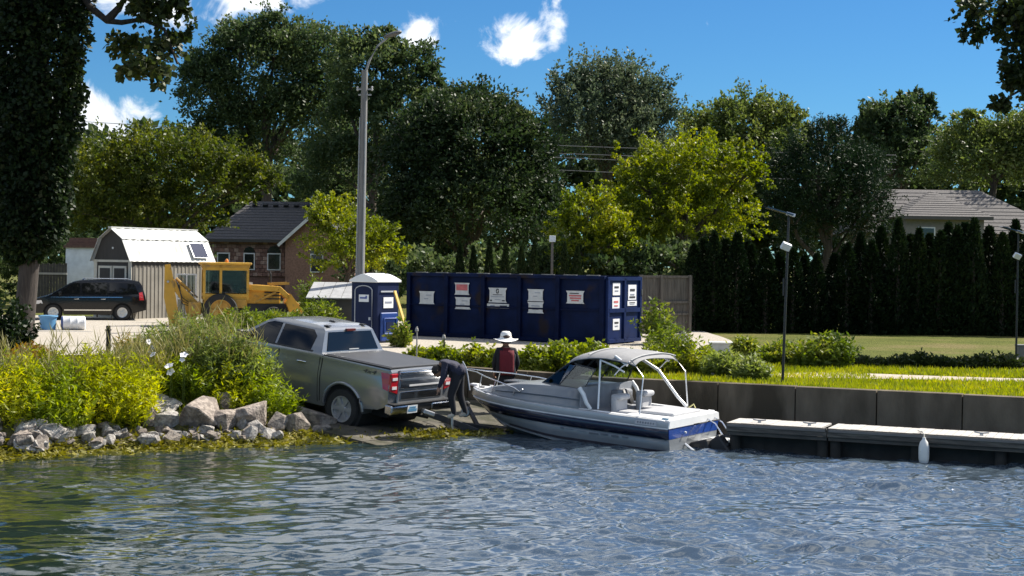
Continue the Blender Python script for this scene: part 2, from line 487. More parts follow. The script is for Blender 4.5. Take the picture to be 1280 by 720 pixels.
gravel = mat('gravel', (.33, .29, .235), .95, var=.3, scale=14, bump=.7, bscale=40, col2=(.42, .385, .33), wear=((.2, .18, .1), .35, .62))
rows = [[(-30 + 38 * i / 40 + (0 if j else 0), (41.0 + .6 * math.sin(i * 1.3) if j == 0 else 42 + 26 * j / 24)) for i in range(41)] for j in range(25)]
sheet_obj('gravel_lot', rows, 'pale gravel yard round the shed and the waste container', gravel)
rows = []
for j in range(4):
    rows.append([])
    for i in range(50):
        x = 3.6 + 40 * i / 49
        y0 = 36.9 - .085 * (x - 6) + .14 * math.sin(x * .9); rows[-1].append((x, y0 + (-.8 + j * .53) * min(1, .75 + (x - 3.6) * .2) + .08 * math.sin(x * 2.1 + j)))
pathm = mat('path_gravel', (.40, .34, .27), .95, var=.25, scale=10, bump=.6, bscale=35, wear=((.15, .17, .05), 1.3, .60))
sheet_obj('path', rows, 'pale gravel path across the lawn', pathm)

# concrete boat ramp, laid in slabs
conc = mat('ramp_concrete', (.085, .075, .055), .85, var=.4, scale=2.2, bump=.6, bscale=22, wear=((.035, .034, .014), 1.2, .46))
ramp = thing('boat_ramp', 'concrete boat ramp running down into the water', 'boat ramp'); ramp['kind'] = 'structure'
for k in range(5):
    for s_ in range(2):
        mb = MB(); rows = []
        for j in range(6):
            uu = -3.6 + k * 2.4 + 2.37 * j / 5
            rows.append([])
            for i in range(8):
                vv = -1.5 + s_ * 3.7 + 3.68 * i / 7
                p = RO + TF * uu + TR * vv
                rows[-1].append((p.x, p.y, min(ZU + .012, .02 + .11 * uu + .012)))
        mb.sheet(rows); mb.build('slab', conc, ramp, solid=-.14)

# ------------------------------------------------------------------ water
def build_water():
    def ax(a, b, st, lo, hi, k=14):
        mid = np.arange(a, b + 1e-6, st)
        return np.concatenate([(a - np.geomspace(st * 2, a - lo, k))[::-1], mid, b + np.geomspace(st * 2, hi - b, k)])
    xs = ax(-11.5, 11.5, .06, -900, 900); ys = ax(15.5, 34.5, .045, -900, 60)
    X, Y = np.meshgrid(xs, ys)
    r = np.random.default_rng(11)
    Z = np.zeros_like(X)
    rough = _sstep((X + 6) / 9)                      # livelier water off the dock, calmer off the stony bank
    for k in range(64):
        fine = k < 50
        lam = .16 * (.75 / .16) ** r.uniform(0, 1) if fine else r.uniform(.9, 3.6)
        th = r.normal(math.radians(97), .55 if fine else .35)
        kx, ky = math.cos(th) * 2 * math.pi / lam, math.sin(th) * 2 * math.pi / lam
        slope = r.uniform(.038, .074) if fine else r.uniform(.024, .044)
        amp = slope * lam / (2 * math.pi)
        ph = r.uniform(0, 6.28)
        wob = .5 * np.sin(X * (.5 + .03 * k) + k) + .5 * np.sin(Y * .6 + 1.7 * k)
        Z += amp * np.sin(kx * X + ky * Y + ph + wob * 1.5) * ((.38 + .75 * rough) if fine else (.6 + .4 * rough))
    gust = .78 + .30 * np.sin(X * .45 + 1.1 * np.sin(Y * .5)) * np.sin(Y * .7 + .4 * X) + .26 * np.sin(X * 1.1 - .7 * Y + 1.3 * np.sin(X * .6)) * np.sin(Y * 1.9 + .5 * np.sin(X * .9))
    Z *= gust
    shore = np.interp(X, _sx, _sy)
    Z *= np.clip((shore - Y) / 2.5, .3, 1)
    V = np.stack([X.ravel(), Y.ravel(), Z.ravel()], 1)
    nx, ny = len(xs), len(ys); I = np.arange(nx * ny).reshape(ny, nx)
    Q = np.stack([I[:-1, :-1], I[:-1, 1:], I[1:, 1:], I[1:, :-1]], -1).reshape(-1, 4)
    me = np_mesh('water', V, Q); me.polygons.foreach_set('use_smooth', [True] * len(me.polygons))
    m = bpy.data.materials.new('lake_water'); m.use_nodes = True
    nt = m.node_tree; N, L = nt.nodes.new, nt.links.new; p = nt.nodes['Principled BSDF']
    p.inputs['Base Color'].default_value = (.018, .032, .040, 1); p.inputs['Roughness'].default_value = .015; p.inputs['IOR'].default_value = 2.2
    g = N('ShaderNodeNewGeometry')
    # reflections painted into base colour: dark trees off the bank, bright sky toward dock
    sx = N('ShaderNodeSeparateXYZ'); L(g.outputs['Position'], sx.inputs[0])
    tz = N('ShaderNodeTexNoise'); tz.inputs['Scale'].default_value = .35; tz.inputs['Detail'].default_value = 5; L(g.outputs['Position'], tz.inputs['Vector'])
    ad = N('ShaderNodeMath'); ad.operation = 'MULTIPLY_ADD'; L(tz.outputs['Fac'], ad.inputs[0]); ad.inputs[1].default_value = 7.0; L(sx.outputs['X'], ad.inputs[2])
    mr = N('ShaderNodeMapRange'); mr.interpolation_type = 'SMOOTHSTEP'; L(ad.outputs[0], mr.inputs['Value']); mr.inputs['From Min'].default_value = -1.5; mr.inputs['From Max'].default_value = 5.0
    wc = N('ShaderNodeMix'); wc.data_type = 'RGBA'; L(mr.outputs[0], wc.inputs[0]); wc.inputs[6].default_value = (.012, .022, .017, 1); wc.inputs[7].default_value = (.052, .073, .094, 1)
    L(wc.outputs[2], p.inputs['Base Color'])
    mp = N('ShaderNodeMapping'); mp.inputs['Scale'].default_value = (.55, 1.0, 1); L(g.outputs['Position'], mp.inputs['Vector'])
    n = N('ShaderNodeTexNoise'); n.inputs['Scale'].default_value = 12; n.inputs['Detail'].default_value = 4; L(mp.outputs[0], n.inputs['Vector'])
    b = N('ShaderNodeBump'); b.inputs['Strength'].default_value = .16; b.inputs['Distance'].default_value = .02; L(n.outputs['Fac'], b.inputs['Height']); L(b.outputs[0], p.inputs['Normal'])
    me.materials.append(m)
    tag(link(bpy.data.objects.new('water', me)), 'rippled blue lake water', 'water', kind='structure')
build_water()

# ------------------------------------------------------------------ sea wall and dock
wall_conc = mat('wall_concrete', (.13, .108, .08), .95, var=.35, scale=2.2, bump=.45, bscale=25, spec=.1, stretch=(1, 1, .35), wear=((.06, .05, .036), .8, .50))
WTOP = 1.09
wall = thing('sea_wall', 'weathered concrete sea wall with cast panels behind the dock', 'wall', (WALL_A.x, WALL_A.y, -1.6), math.atan2(WALL_D.y, WALL_D.x))
jx = [at_y(x, 500, 31) for x in (897, 994, 1095.6, 1203)]
pos = [0.0]
def wall_t(px):
    d = ray(px, 500); # intersect in plan
    # WALL_A + t*D = s*(dx,dy)
    A = np.array([[WALL_D.x, -d.x], [WALL_D.y, -d.y]]); b = np.array([-WALL_A.x, -WALL_A.y])
    return float(np.linalg.solve(A, b)[0])
ts = [wall_t(x) for x in (897, 994, 1095.6, 1203)]
step = (ts[-1] - ts[0]) / 3
brk = [0, ts[0] - step] if ts[0] - step > .5 else [0]
brk += ts + [ts[-1] + step * k for k in range(1, 8)]
rr = random.Random(5)
for a, b in zip(brk[:-1], brk[1:]):
    dy = rr.uniform(-.008, .008)
    MB().box(((a + b) / 2, .15 + dy, (WTOP + 1.6) / 2 + rr.uniform(-.006, .006)), (b - a - .022, .3, WTOP + 1.6)).build('panel', wall_conc, wall, bevel=.012)
MB().box((brk[-1] / 2, .17, .35), (brk[-1] - .04, .2, 1.9)).build('footing', wall_conc, wall)
# return wall along the ramp
rw = thing('ramp_wall', 'low concrete return wall beside the ramp behind the cabin boat', 'wall', (WALL_A.x - .12, WALL_A.y + .3, -1.6), math.atan2(TF.y, TF.x))
for k in range(3): MB().box((.9 + k * 1.82, -.5, (WTOP + 1.58) / 2), (1.8, .25, WTOP + 1.58)).build('panel', wall_conc, rw, bevel=.012)

DOCK_ANG = math.atan2(WALL_D.y, WALL_D.x)
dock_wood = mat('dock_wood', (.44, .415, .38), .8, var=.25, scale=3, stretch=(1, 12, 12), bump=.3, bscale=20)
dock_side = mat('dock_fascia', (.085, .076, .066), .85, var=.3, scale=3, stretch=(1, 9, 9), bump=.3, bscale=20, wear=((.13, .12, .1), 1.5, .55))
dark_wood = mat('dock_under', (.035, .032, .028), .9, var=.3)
galv = mat('galvanised', (.42, .43, .44), .4, .8, var=.1)
DW, DZ, DOFF = .95, .52, 2.47
def dock_section(t0, t1, label):
    # local x along the dock, y toward the wall
    org = WALL_A + WALL_D * t0 - WALL_N * DOFF
    d = thing('dock', label, 'dock', (org.x, org.y, 0), DOCK_ANG)
    Ld = t1 - t0
    n = int(Ld / .145)
    proto = MB().box((0, 0, 0), (.135, DW, .035)).mesh('deck_board'); proto.materials.append(dock_wood)
    for i in range(n):
        o = link(bpy.data.objects.new('deck_board', proto), d); o.location = (.07 + i * .145, DW / 2 + rr.uniform(-.012, .012), DZ - .0175 + rr.uniform(-.003, .003))
        o.rotation_euler = (0, rr.uniform(-.006, .006), 0)
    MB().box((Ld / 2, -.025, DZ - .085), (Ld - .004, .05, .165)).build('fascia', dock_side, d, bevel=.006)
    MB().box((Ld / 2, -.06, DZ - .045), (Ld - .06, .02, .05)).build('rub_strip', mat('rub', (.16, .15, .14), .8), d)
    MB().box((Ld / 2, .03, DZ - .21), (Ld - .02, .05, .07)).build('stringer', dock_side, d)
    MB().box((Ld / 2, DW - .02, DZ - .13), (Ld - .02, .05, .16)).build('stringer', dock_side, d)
    ns = max(2, int(Ld / .55))
    for i in range(ns): MB().box(((i + .5) * Ld / ns, .34 + .01 * (i % 2), DZ - .62), (Ld / ns + .02, .02, .8)).build('skirt_board', dark_wood, d)
    k = max(1, int(Ld / 1.5))
    for i in range(k + 1):
        MB().tube([(.12 + i * (Ld - .24) / k, .2, -1.7), (.12 + i * (Ld - .24) / k, .2, DZ - .2)], .11, 10).build('pile', dark_wood, d, smooth=40)
    for x in (Ld * .3, Ld * .8):
        mb = MB(); mb.box((x, .25, DZ + .02), (.06, .05, .04)); mb.tube([(x - .13, .25, DZ + .06), (x, .25, DZ + .045), (x + .13, .25, DZ + .06)], .015, 6)
        mb.build('cleat', galv, d)
    return d
def dock_t(px):
    d = ray(px, 555); o = WALL_A - WALL_N * DOFF
    A = np.array([[WALL_D.x, -d.x], [WALL_D.y, -d.y]]); b = np.array([-o.x, -o.y]); return float(np.linalg.solve(A, b)[0])
tj = dock_t(1034)
ta = dock_t(908)
dock_section(ta, tj - .006, 'grey plank dock section beside the stern of the boat')
dock_section(tj + .006, tj + 9.4, 'grey plank dock section with the white fender hanging from it')

# fender
fp = at_y(1156, 556, 27.42)
fd = thing('boat_fender', 'white cylindrical fender hanging on a rope from the dock edge', 'fender', (0, 0, 0))
px_ = None
def dock_front(px):
    d = ray(px, 555); o = WALL_A - WALL_N * (DOFF + .16)
    A = np.array([[WALL_D.x, -d.x], [WALL_D.y, -d.y]]); b = np.array([-o.x, -o.y]); t = np.linalg.solve(A, b)[0]
    return o + WALL_D * t
fq = dock_front(1155)
fd.location = (fq.x, fq.y, 0)
fender = mat('fender_vinyl', (.74, .73, .69), .4, var=.08, wear=((.45, .43, .36), 9, .62))
MB().lathe([(.015, -.07), (.05, -.05), (.085, .0), (.098, .08), (.1, .2), (.096, .3), (.075, .38), (.035, .43), (.03, .47)], 14).build('fender_body', fender, fd, smooth=50)
MB().tube([(0, 0, .46), (.01, .04, .52), (0, .15, .57), (.02, .25, .54), (.0, .42, .55)], .012, 6).build('rope', mat('rope', (.55, .52, .45), .9), fd)
# ------------------------------------------------------------------ trees
bark = mat('bark', (.085, .065, .05), .95, var=.35, scale=3, stretch=(4, 4, .6), bump=.9, bscale=12)
bark_grey = mat('bark_grey', (.05, .04, .034), .95, var=.4, scale=3, stretch=(5, 5, .5), bump=1.0, bscale=10)
LM = {
 'elm': leaf_mat('leaf_elm', (.030, .052, .020), (.075, .105, .040), (.17, .20, .075), .36, spec=.2),
 'dark': leaf_mat('leaf_dark', (.014, .028, .010), (.040, .062, .022), (.13, .15, .065), .28, rough=.5, spec=.2),
 'silver': leaf_mat('leaf_silver', (.05, .075, .042), (.105, .13, .075), (.15, .165, .095), .34, spec=.2),
 'green': leaf_mat('leaf_green', (.055, .085, .022), (.125, .155, .042), (.17, .185, .05), .4),
 'yellow': leaf_mat('leaf_yellow', (.07, .105, .012), (.20, .23, .018), (.36, .34, .03), .42, nscale=.5),
 'olive': leaf_mat('leaf_olive', (.035, .058, .010), (.10, .12, .018), (.19, .19, .03), .38, nscale=.4),
 'pine': leaf_mat('leaf_pine', (.009, .022, .009), (.022, .042, .016), (.04, .062, .024), .12, spec=.1),
 'cedar': leaf_mat('leaf_cedar', (.005, .012, .005), (.016, .030, .010), (.032, .045, .014), .12, spec=.1),
 'ivy': leaf_mat('leaf_ivy', (.006, .014, .005), (.018, .032, .010), (.04, .06, .016), .22, spec=.2),
 'broad': leaf_mat('leaf_broad', (.016, .03, .008), (.045, .06, .016), (.07, .09, .02), .3),
 'golden': leaf_mat('leaf_golden', (.17, .20, .008), (.42, .43, .014), (.60, .52, .025), .5, nscale=.9),
 'goldgreen': leaf_mat('leaf_goldgreen', (.11, .16, .012), (.26, .32, .022), (.46, .45, .035), .48, nscale=.9),
 'straw': leaf_mat('leaf_straw', (.16, .15, .05), (.28, .25, .10), (.38, .33, .16), .3, nscale=.9),
 'sage': leaf_mat('leaf_sage', (.10, .135, .035), (.20, .24, .06), (.30, .32, .09), .42, nscale=.9),
 'shrub': leaf_mat('leaf_shrub', (.10, .14, .018), (.23, .26, .035), (.36, .33, .07), .42, nscale=1.2),
 'rust': leaf_mat('leaf_rust', (.16, .11, .02), (.26, .16, .03), (.30, .08, .02), .35, nscale=1.5),
 'weed': leaf_mat('leaf_weed', (.065, .10, .016), (.15, .19, .028), (.25, .25, .05), .4, nscale=1.0),
}
SEED = [100]
def tree(name, label, lobes_px, Y, base_px, n, leaf, kind, clump=.22, sprig=0.0, up=.3, aspect=.55, trunk_r=.35, flat=.7, shell_=(.5, 1.03),
         group=None, clump_n=36, depth=.9, bark_m=None, zbase=None, cat='tree'):
    SEED[0] += 1
    rng = np.random.default_rng(SEED[0])
    n = int(n * 1.75); leaf *= .70; clump_n = int(clump_n * 1.3)
    lobes = []
    for (cx, cy, rx, ry) in lobes_px:
        yy = Y + rng.uniform(-.35, .35) * rx / F_PX * Y
        c = at_y(cx, cy, yy)
        lobes.append((c.x, c.y, c.z, rx / F_PX * Y, depth * rx / F_PX * Y, ry / F_PX * Y))
    b = at_y(base_px, 330, Y)
    zb = H(b.x, b.y) - .05
    root = thing(name, label, cat, (b.x, b.y, zb), group=group)
    P, A = leaf_cloud(lobes, n, rng, clump_n=clump_n, clump_r=clump, sprig=sprig, up=up, flat=flat, shell_=shell_, rmin=leaf * .8)
    keep = P[:, 2] > zb + .25
    P, A = P[keep], A[keep]
    off = np.array([b.x, b.y, zb])
    me = leaf_mesh('crown', P - off, A, leaf, aspect, rng); me.materials.append(LM[kind])
    link(bpy.data.objects.new('crown', me), root)
    # trunk and limbs
    mb = MB(); L_ = np.array(lobes)
    cz = (L_[:, 2] * L_[:, 3]).sum() / L_[:, 3].sum(); cx = (L_[:, 0] * L_[:, 3]).sum() / L_[:, 3].sum()
    top = Vector((cx - b.x, 0, cz - zb)); zf = max(.25 * top.z, (L_[:, 2] - L_[:, 5]).min() - zb + .1)
    fork = Vector((top.x * .35, 0, min(zf, top.z * .7)))
    mb.tube([(0, 0, -.2), (.02, 0, fork.z * .1), fork * .55, fork, fork.lerp(top, .5), top], [trunk_r * 1.35, trunk_r * 1.05, trunk_r * .9, trunk_r * .8, trunk_r * .5, trunk_r * .2], 9)
    for l in lobes:
        t = Vector((l[0] - b.x, l[1] - b.y, l[2] - zb)); s0 = fork.lerp(top, rng.uniform(0, .45))
        midp = s0.lerp(t, .5) + Vector((rng.normal() * .06, rng.normal() * .06, .08)) * (t - s0).length
        mb.tube([s0, midp, t], [trunk_r * .45, trunk_r * .28, trunk_r * .12], 6)
        for k in range(4):
            e = t + Vector((rng.normal() * l[3], rng.normal() * l[4], abs(rng.normal()) * l[5])) * .5
            q = midp.lerp(t, rng.uniform(.2, .9)); mb.tube([q, q.lerp(e, .6) + Vector((0, 0, .05 * l[5])), e], [trunk_r * .16, trunk_r * .1, trunk_r * .04], 5)
    mb.build('trunk', bark_m or bark, root, smooth=50)
    return root

tree('elm_tree', 'tall dark-leaved tree behind the brick house, crown reaching far above the lamp post', [(330, 95, 90, 62), (262, 120, 42, 52), (385, 75, 55, 45), (345, 42, 32, 32), (300, 55, 35, 32), (350, 175, 105, 70), (290, 185, 60, 55), (400, 140, 50, 50), (250, 90, 22, 26)], 118, 335, 34000, .42, 'elm', clump=.2, trunk_r=.5)
tree('elm_tree', 'open branching dark tree rising behind the lamp post', [(470, 95, 50, 48), (515, 90, 36, 40), (440, 75, 36, 34), (500, 140, 52, 40), (455, 165, 60, 60), (535, 110, 20, 30), (430, 220, 60, 50), (480, 52, 22, 18)], 108, 462, 19000, .40, 'elm', clump=.22, trunk_r=.4, up=.5)
tree('maple_tree', 'dense rounded dark maple behind the blue waste container', [(590, 195, 85, 75), (535, 225, 62, 80), (652, 225, 50, 72), (590, 148, 55, 42), (530, 175, 45, 42), (645, 172, 38, 36), (590, 275, 108, 62), (520, 285, 45, 50), (670, 285, 40, 50)], 96, 590, 42000, .36, 'dark', clump=.17, trunk_r=.45, shell_=(.6, 1.03))
tree('willow_tree', 'greyish green tree with upswept feathery branch tips beyond the power lines', [(760, 140, 66, 42), (718, 122, 30, 28), (805, 145, 36, 34), (740, 180, 60, 50), (785, 195, 55, 45), (755, 110, 36, 22)], 135, 760, 20000, .45, 'silver', clump=.3, sprig=1.7, up=1.1, trunk_r=.5)
tree('poplar_tree', 'pale green poplar-like tree beyond the yellow-green tree', [(935, 165, 55, 34), (885, 172, 38, 26), (975, 155, 26, 26), (930, 200, 75, 40), (905, 148, 20, 20), (948, 145, 18, 20), (875, 205, 50, 40)], 145, 925, 16000, .48, 'green', clump=.28, sprig=1.3, up=.9, trunk_r=.45)
tree('locust_tree', 'bright yellow-green tree beside the dark pine', [(860, 215, 72, 42), (805, 235, 45, 46), (925, 222, 40, 34), (850, 275, 88, 55), (900, 265, 55, 45), (790, 300, 55, 45), (945, 205, 20, 20)], 76, 855, 27000, .24, 'yellow', clump=.2, sprig=1.2, up=.0, flat=.35, trunk_r=.28, clump_n=46, shell_=(.2, 1.05))
tree('young_tree', 'small yellow-green tree between the dark maple and the fence', [(735, 268, 42, 34), (712, 300, 30, 34), (765, 305, 40, 36), (740, 325, 45, 25)], 72, 742, 8000, .22, 'yellow', clump=.22, sprig=1.1, up=.0, flat=.4, trunk_r=.16, shell_=(.2, 1.05))
tree('pine_tree', 'dark spreading pine rising above the cedar hedge', [(1035, 195, 50, 34), (1000, 225, 42, 36), (1075, 230, 40, 34), (1035, 250, 72, 44), (1040, 168, 26, 18), (990, 275, 36, 34), (1080, 280, 36, 36), (1035, 300, 60, 40)], 84, 1035, 24000, .30, 'pine', clump=.26, sprig=1.5, up=.5, aspect=.28, trunk_r=.4)
tree('spruce_tree', 'tall dark tree with narrow peaks behind the grey-roofed house', [(1120, 175, 44, 42), (1145, 142, 14, 26), (1102, 158, 20, 26), (1163, 150, 11, 26), (1120, 215, 58, 44), (1085, 170, 16, 26), (1128, 136, 10, 16)], 135, 1122, 15000, .46, 'elm', clump=.26, sprig=1.2, up=.8, trunk_r=.45)
tree('linden_tree', 'mid green tree at the grey-roofed house', [(1215, 185, 44, 34), (1262, 195, 46, 46), (1208, 152, 18, 14), (1230, 215, 70, 36), (1300, 190, 50, 60)], 125, 1235, 15000, .42, 'green', clump=.26, trunk_r=.4)
tree('walnut_tree', 'broad olive-green tree behind the barn-shaped shed', [(130, 225, 62, 46), (195, 212, 66, 44), (265, 228, 58, 44), (312, 226, 40, 20), (343, 232, 22, 12), (150, 275, 70, 40), (210, 268, 60, 34), (105, 265, 40, 40)], 84, 205, 27000, .28, 'olive', clump=.24, sprig=1.5, up=.3, flat=.4, trunk_r=.32, shell_=(.2, 1.05))
tree('crabapple_tree', 'small yellow-green tree beside the lamp post', [(425, 295, 42, 34), (408, 268, 24, 24), (465, 308, 36, 30), (440, 325, 50, 25), (490, 320, 22, 22)], 64, 430, 9500, .19, 'yellow', clump=.24, sprig=1.3, up=.1, flat=.4, trunk_r=.14, shell_=(.2, 1.05))
# far wood closing the view between the trees
def far_wood():
    rng = np.random.default_rng(9); lobes = []
    for px in range(-260, 1560, 30):
        for k in range(4):
            yy = 150 + rng.uniform(-4, 6); c = at_y(px + rng.uniform(-12, 12), (212, 262, 300, 326)[k] + rng.uniform(-18, 18) + (18 if px > 540 and px < 700 else 0), yy)
            r = rng.uniform(3.0, 4.6); lobes.append((c.x, c.y, c.z, r, r, r * .9))
    P, A = leaf_cloud(lobes, 70000, rng, clump_n=26, clump_r=.24)
    me = leaf_mesh('far_wood', P, A, 1.0, .6, rng); me.materials.append(LM['elm'])
    tag(link(bpy.data.objects.new('far_wood', me)), 'far wood closing the view behind the houses', 'wood', kind='stuff')
far_wood()

def thicket():
    rng = np.random.default_rng(19); lobes = []
    for px in range(-160, 900, 16):
        yy = 90 + rng.uniform(-3, 3) if px < 470 else 71.5 + rng.uniform(-1.2, 2.0)
        if 250 < px < 435: continue
        top = 300 + 14 * math.sin(px * .05) + rng.uniform(-8, 8) if px < 470 else 318 + rng.uniform(-10, 8)
        for k in range(3):
            c = at_y(px + rng.uniform(-6, 6), top + 14 + 18 * k, yy); r = rng.uniform(.7, 1.15) * yy / 72
            lobes.append((c.x, c.y, c.z, r, r, r * .8))
    for px in range(872, 1420, 15):  # low undergrowth added behind the cedar hedge to darken gaps at its foot
        for k in range(2):
            c = at_y(px + rng.uniform(-5, 5), 402 - 16 * k, 64.6 + rng.uniform(-.3, .8)); r = rng.uniform(.55, .8); lobes.append((c.x, c.y, c.z, r, r, r * .8))
    P, A = leaf_cloud(lobes, 52000, rng, clump_n=26, clump_r=.3); k = P[:, 2] > ZU; P, A = P[k], A[k]
    me = leaf_mesh('thicket', P, A, .26, .5, rng); me.materials.append(LM['elm'])
    tag(link(bpy.data.objects.new('thicket', me)), 'dark green thicket of undergrowth behind the sheds and the container', 'undergrowth', kind='stuff')
thicket()

# ------------------------------------------------------------------ cedar hedge: one object for each tree
def cedar_mesh(seed, n, h, r, leaf=.16):
    rng = np.random.default_rng(seed)
    t = rng.uniform(0, 1, n) ** 1.1; a = rng.uniform(0, 6.283, n)
    prof = np.where(t < .12, .95 + .4 * t, 1.0) * np.clip((1 - t), 0, 1) ** .72
    lump = 1 + .14 * np.sin(a * 5 + t * 17 + seed) + .1 * np.sin(a * 9 - t * 31)
    rad = r * prof * lump * np.sqrt(rng.uniform(.45, 1.05, n))
    P = np.stack([rad * np.cos(a), rad * np.sin(a), .05 + t * h], 1)
    A = np.stack([np.cos(a) * .6, np.sin(a) * .6, np.full(n, 1.0)], 1) + rng.normal(size=(n, 3)) * .4
    return leaf_mesh('crown', P, A, leaf, .45, rng)
cm = [cedar_mesh(40 + k, 5200, 1.0 * 4.6, .80) for k in range(4)]
for me in cm: me.materials.append(LM['cedar'])
ctr = MB().tube([(0, 0, -.1), (0, 0, 1.2), (0, 0, 3.6)], [.12, .1, .03], 7).mesh('trunk'); ctr.materials.append(bark)
tips = [(868, 300), (880, 292), (893, 284), (908, 294), (922, 285), (940, 300), (958, 306), (975, 310), (992, 306), (1006, 314), (1021, 312), (1044, 312), (1060, 298), (1076, 285), (1090, 296), (1102, 278), (1124, 268), (1138, 288), (1149, 280), (1162, 287), (1176, 284), (1186, 273), (1197, 277), (1207, 274), (1218, 268), (1237, 278), (1254, 286), (1270, 270), (1290, 274), (1310, 280), (1332, 272), (1355, 276)]
for i, (px, py) in enumerate(tips):
    Y = 62 + (i % 2) * .8 - .0 * i
    t = at_y(px, py, Y); zb = H(t.x, t.y)
    h = t.z - zb
    root = thing('cedar', 'dark narrow cedar in the long clipped hedge behind the lawn', 'cedar', (t.x, t.y, zb - .15), group='cedars of the tall hedge')
    for me, nm in ((cm[i % 4], 'crown'), (ctr, 'trunk')):
        o = link(bpy.data.objects.new(nm, me), root); o.scale = (1.08 + .24 * math.sin(i * 2.3), 1.05, h / 4.75); o.rotation_euler = (0, 0, i * 1.9)
# row of small cedars behind the container
for i, px in enumerate((575, 592, 612, 632, 652, 668, 706, 722)):
    t = at_y(px, 303 + 5 * math.sin(i * 2.1), 66); zb = H(t.x, t.y); h = t.z - zb
    root = thing('young_cedar', 'small green cedar in the row behind the blue waste container', 'cedar', (t.x, t.y, zb), group='small cedars behind the container')
    for me, nm in ((cm[i % 4], 'crown'), (ctr, 'trunk')):
        o = link(bpy.data.objects.new(nm, me), root); o.scale = (.5, .5, h / 4.75); o.rotation_euler = (0, 0, i * 1.3)

# ------------------------------------------------------------------ ivy-clad tree on the left
def ivy_tree():
    Y = 49.0; rng = np.random.default_rng(77)
    b = at_y(30, 330, Y); zb = H(b.x, b.y) - .05
    root = thing('ivy_tree', 'big old tree with its trunk wrapped in ivy beside the minivan', 'tree', (b.x, b.y, zb))
    s = Y / F_PX
    def wp(px, py, dy=0): p = at_y(px, py, Y + dy); return Vector((p.x - b.x, p.y - b.y, p.z - zb))
    mb = MB(); path = [Vector((0, 0, -.2)), wp(30, 405), wp(36, 340), wp(42, 250), wp(44, 120), wp(46, 0), wp(44, -160), wp(30, -300)]
    mb.tube(path, [.48, .34, .32, .36, .42, .45, .42, .3], 14)
    limbs = [[wp(46, 30), wp(98, -12), wp(112, 8), wp(134, 26), wp(152, 28), wp(178, 24), wp(205, 36), wp(222, 80)], [wp(134, 26), wp(150, 8), wp(165, -20)], [wp(46, -40), wp(110, -70), wp(180, -90), wp(240, -70)], [wp(44, -60), wp(-60, -110), wp(-150, -90)],
             [wp(46, -100), wp(80, -210), wp(150, -280)], [wp(44, -150), wp(-20, -260), wp(-80, -330)]]
    for L_ in limbs: mb.tube(L_, [.16 * (1 - .75 * i / (len(L_) - 1)) for i in range(len(L_))], 7)
    mb.build('trunk', bark_grey, root, smooth=60)
    # ivy: ragged sleeve round the trunk
    n = 42000
    t = rng.uniform(0, 1, n) ** .9; a = rng.uniform(0, 6.283, n)
    py = 330 - t * 520
    cx = np.interp(py, [-190, 0, 120, 250, 330], [48, 48, 46, 38, 30]); hw = np.interp(py, [-190, 0, 60, 130, 220, 300, 335], [56, 53, 55, 50, 46, 38, 8])
    lump = 1 + .10 * np.sin(a * 3 + py * .05) + .09 * np.sin(a * 7 - py * .11) + .06 * np.sin(py * .31 + a * 11)
    rad = hw * s * lump * np.sqrt(rng.uniform(.35, 1.08, n))
    zz = (np.array([at_y(40, float(q), Y).z for q in np.linspace(-200, 340, 200)]))
    Z = np.interp(py, np.linspace(-200, 340, 200), zz) - zb
    Xc = (cx - 30) * s
    P = np.stack([Xc + rad * np.cos(a), rad * np.sin(a) * .8, Z], 1)
    A = np.stack([np.cos(a) * .5, np.sin(a) * .5, np.full(n, -.5)], 1) + rng.normal(size=(n, 3)) * .5
    me = leaf_mesh('ivy', P, A, .17, .8, rng); me.materials.append(LM['ivy']); link(bpy.data.objects.new('ivy', me), root)
    # broad leaves hanging from the limbs
    lob = []
    for (cx_, cy_, rx, ry) in [(178, 12, 34, 22), (205, 20, 34, 26), (225, 6, 22, 20), (170, 60, 30, 22), (190, 85, 32, 28), (150, 55, 14, 18), (215, 60, 22, 20), (165, 88, 16, 18), (205, 104, 18, 16), (228, 40, 16, 14), (180, -30, 60, 30), (110, -60, 70, 40), (30, -120, 120, 60), (240, -60, 50, 40), (-90, -90, 100, 60), (60, -240, 140, 90), (-10, 20, 16, 40), (-30, 90, 14, 40)]:
        p = wp(cx_, cy_, rng.uniform(-.5, .5)); lob.append((p.x, p.y, p.z, rx * s, rx * s * .9, ry * s))
    P, A = leaf_cloud(lob, 13500, rng, clump_n=10, clump_r=.3, shell_=(.1, 1.0), flat=.9); A[:, 2] -= .8
    me = leaf_mesh('crown', P, A, .24, .8, rng); me.materials.append(LM['broad']); link(bpy.data.objects.new('crown', me), root)
ivy_tree()

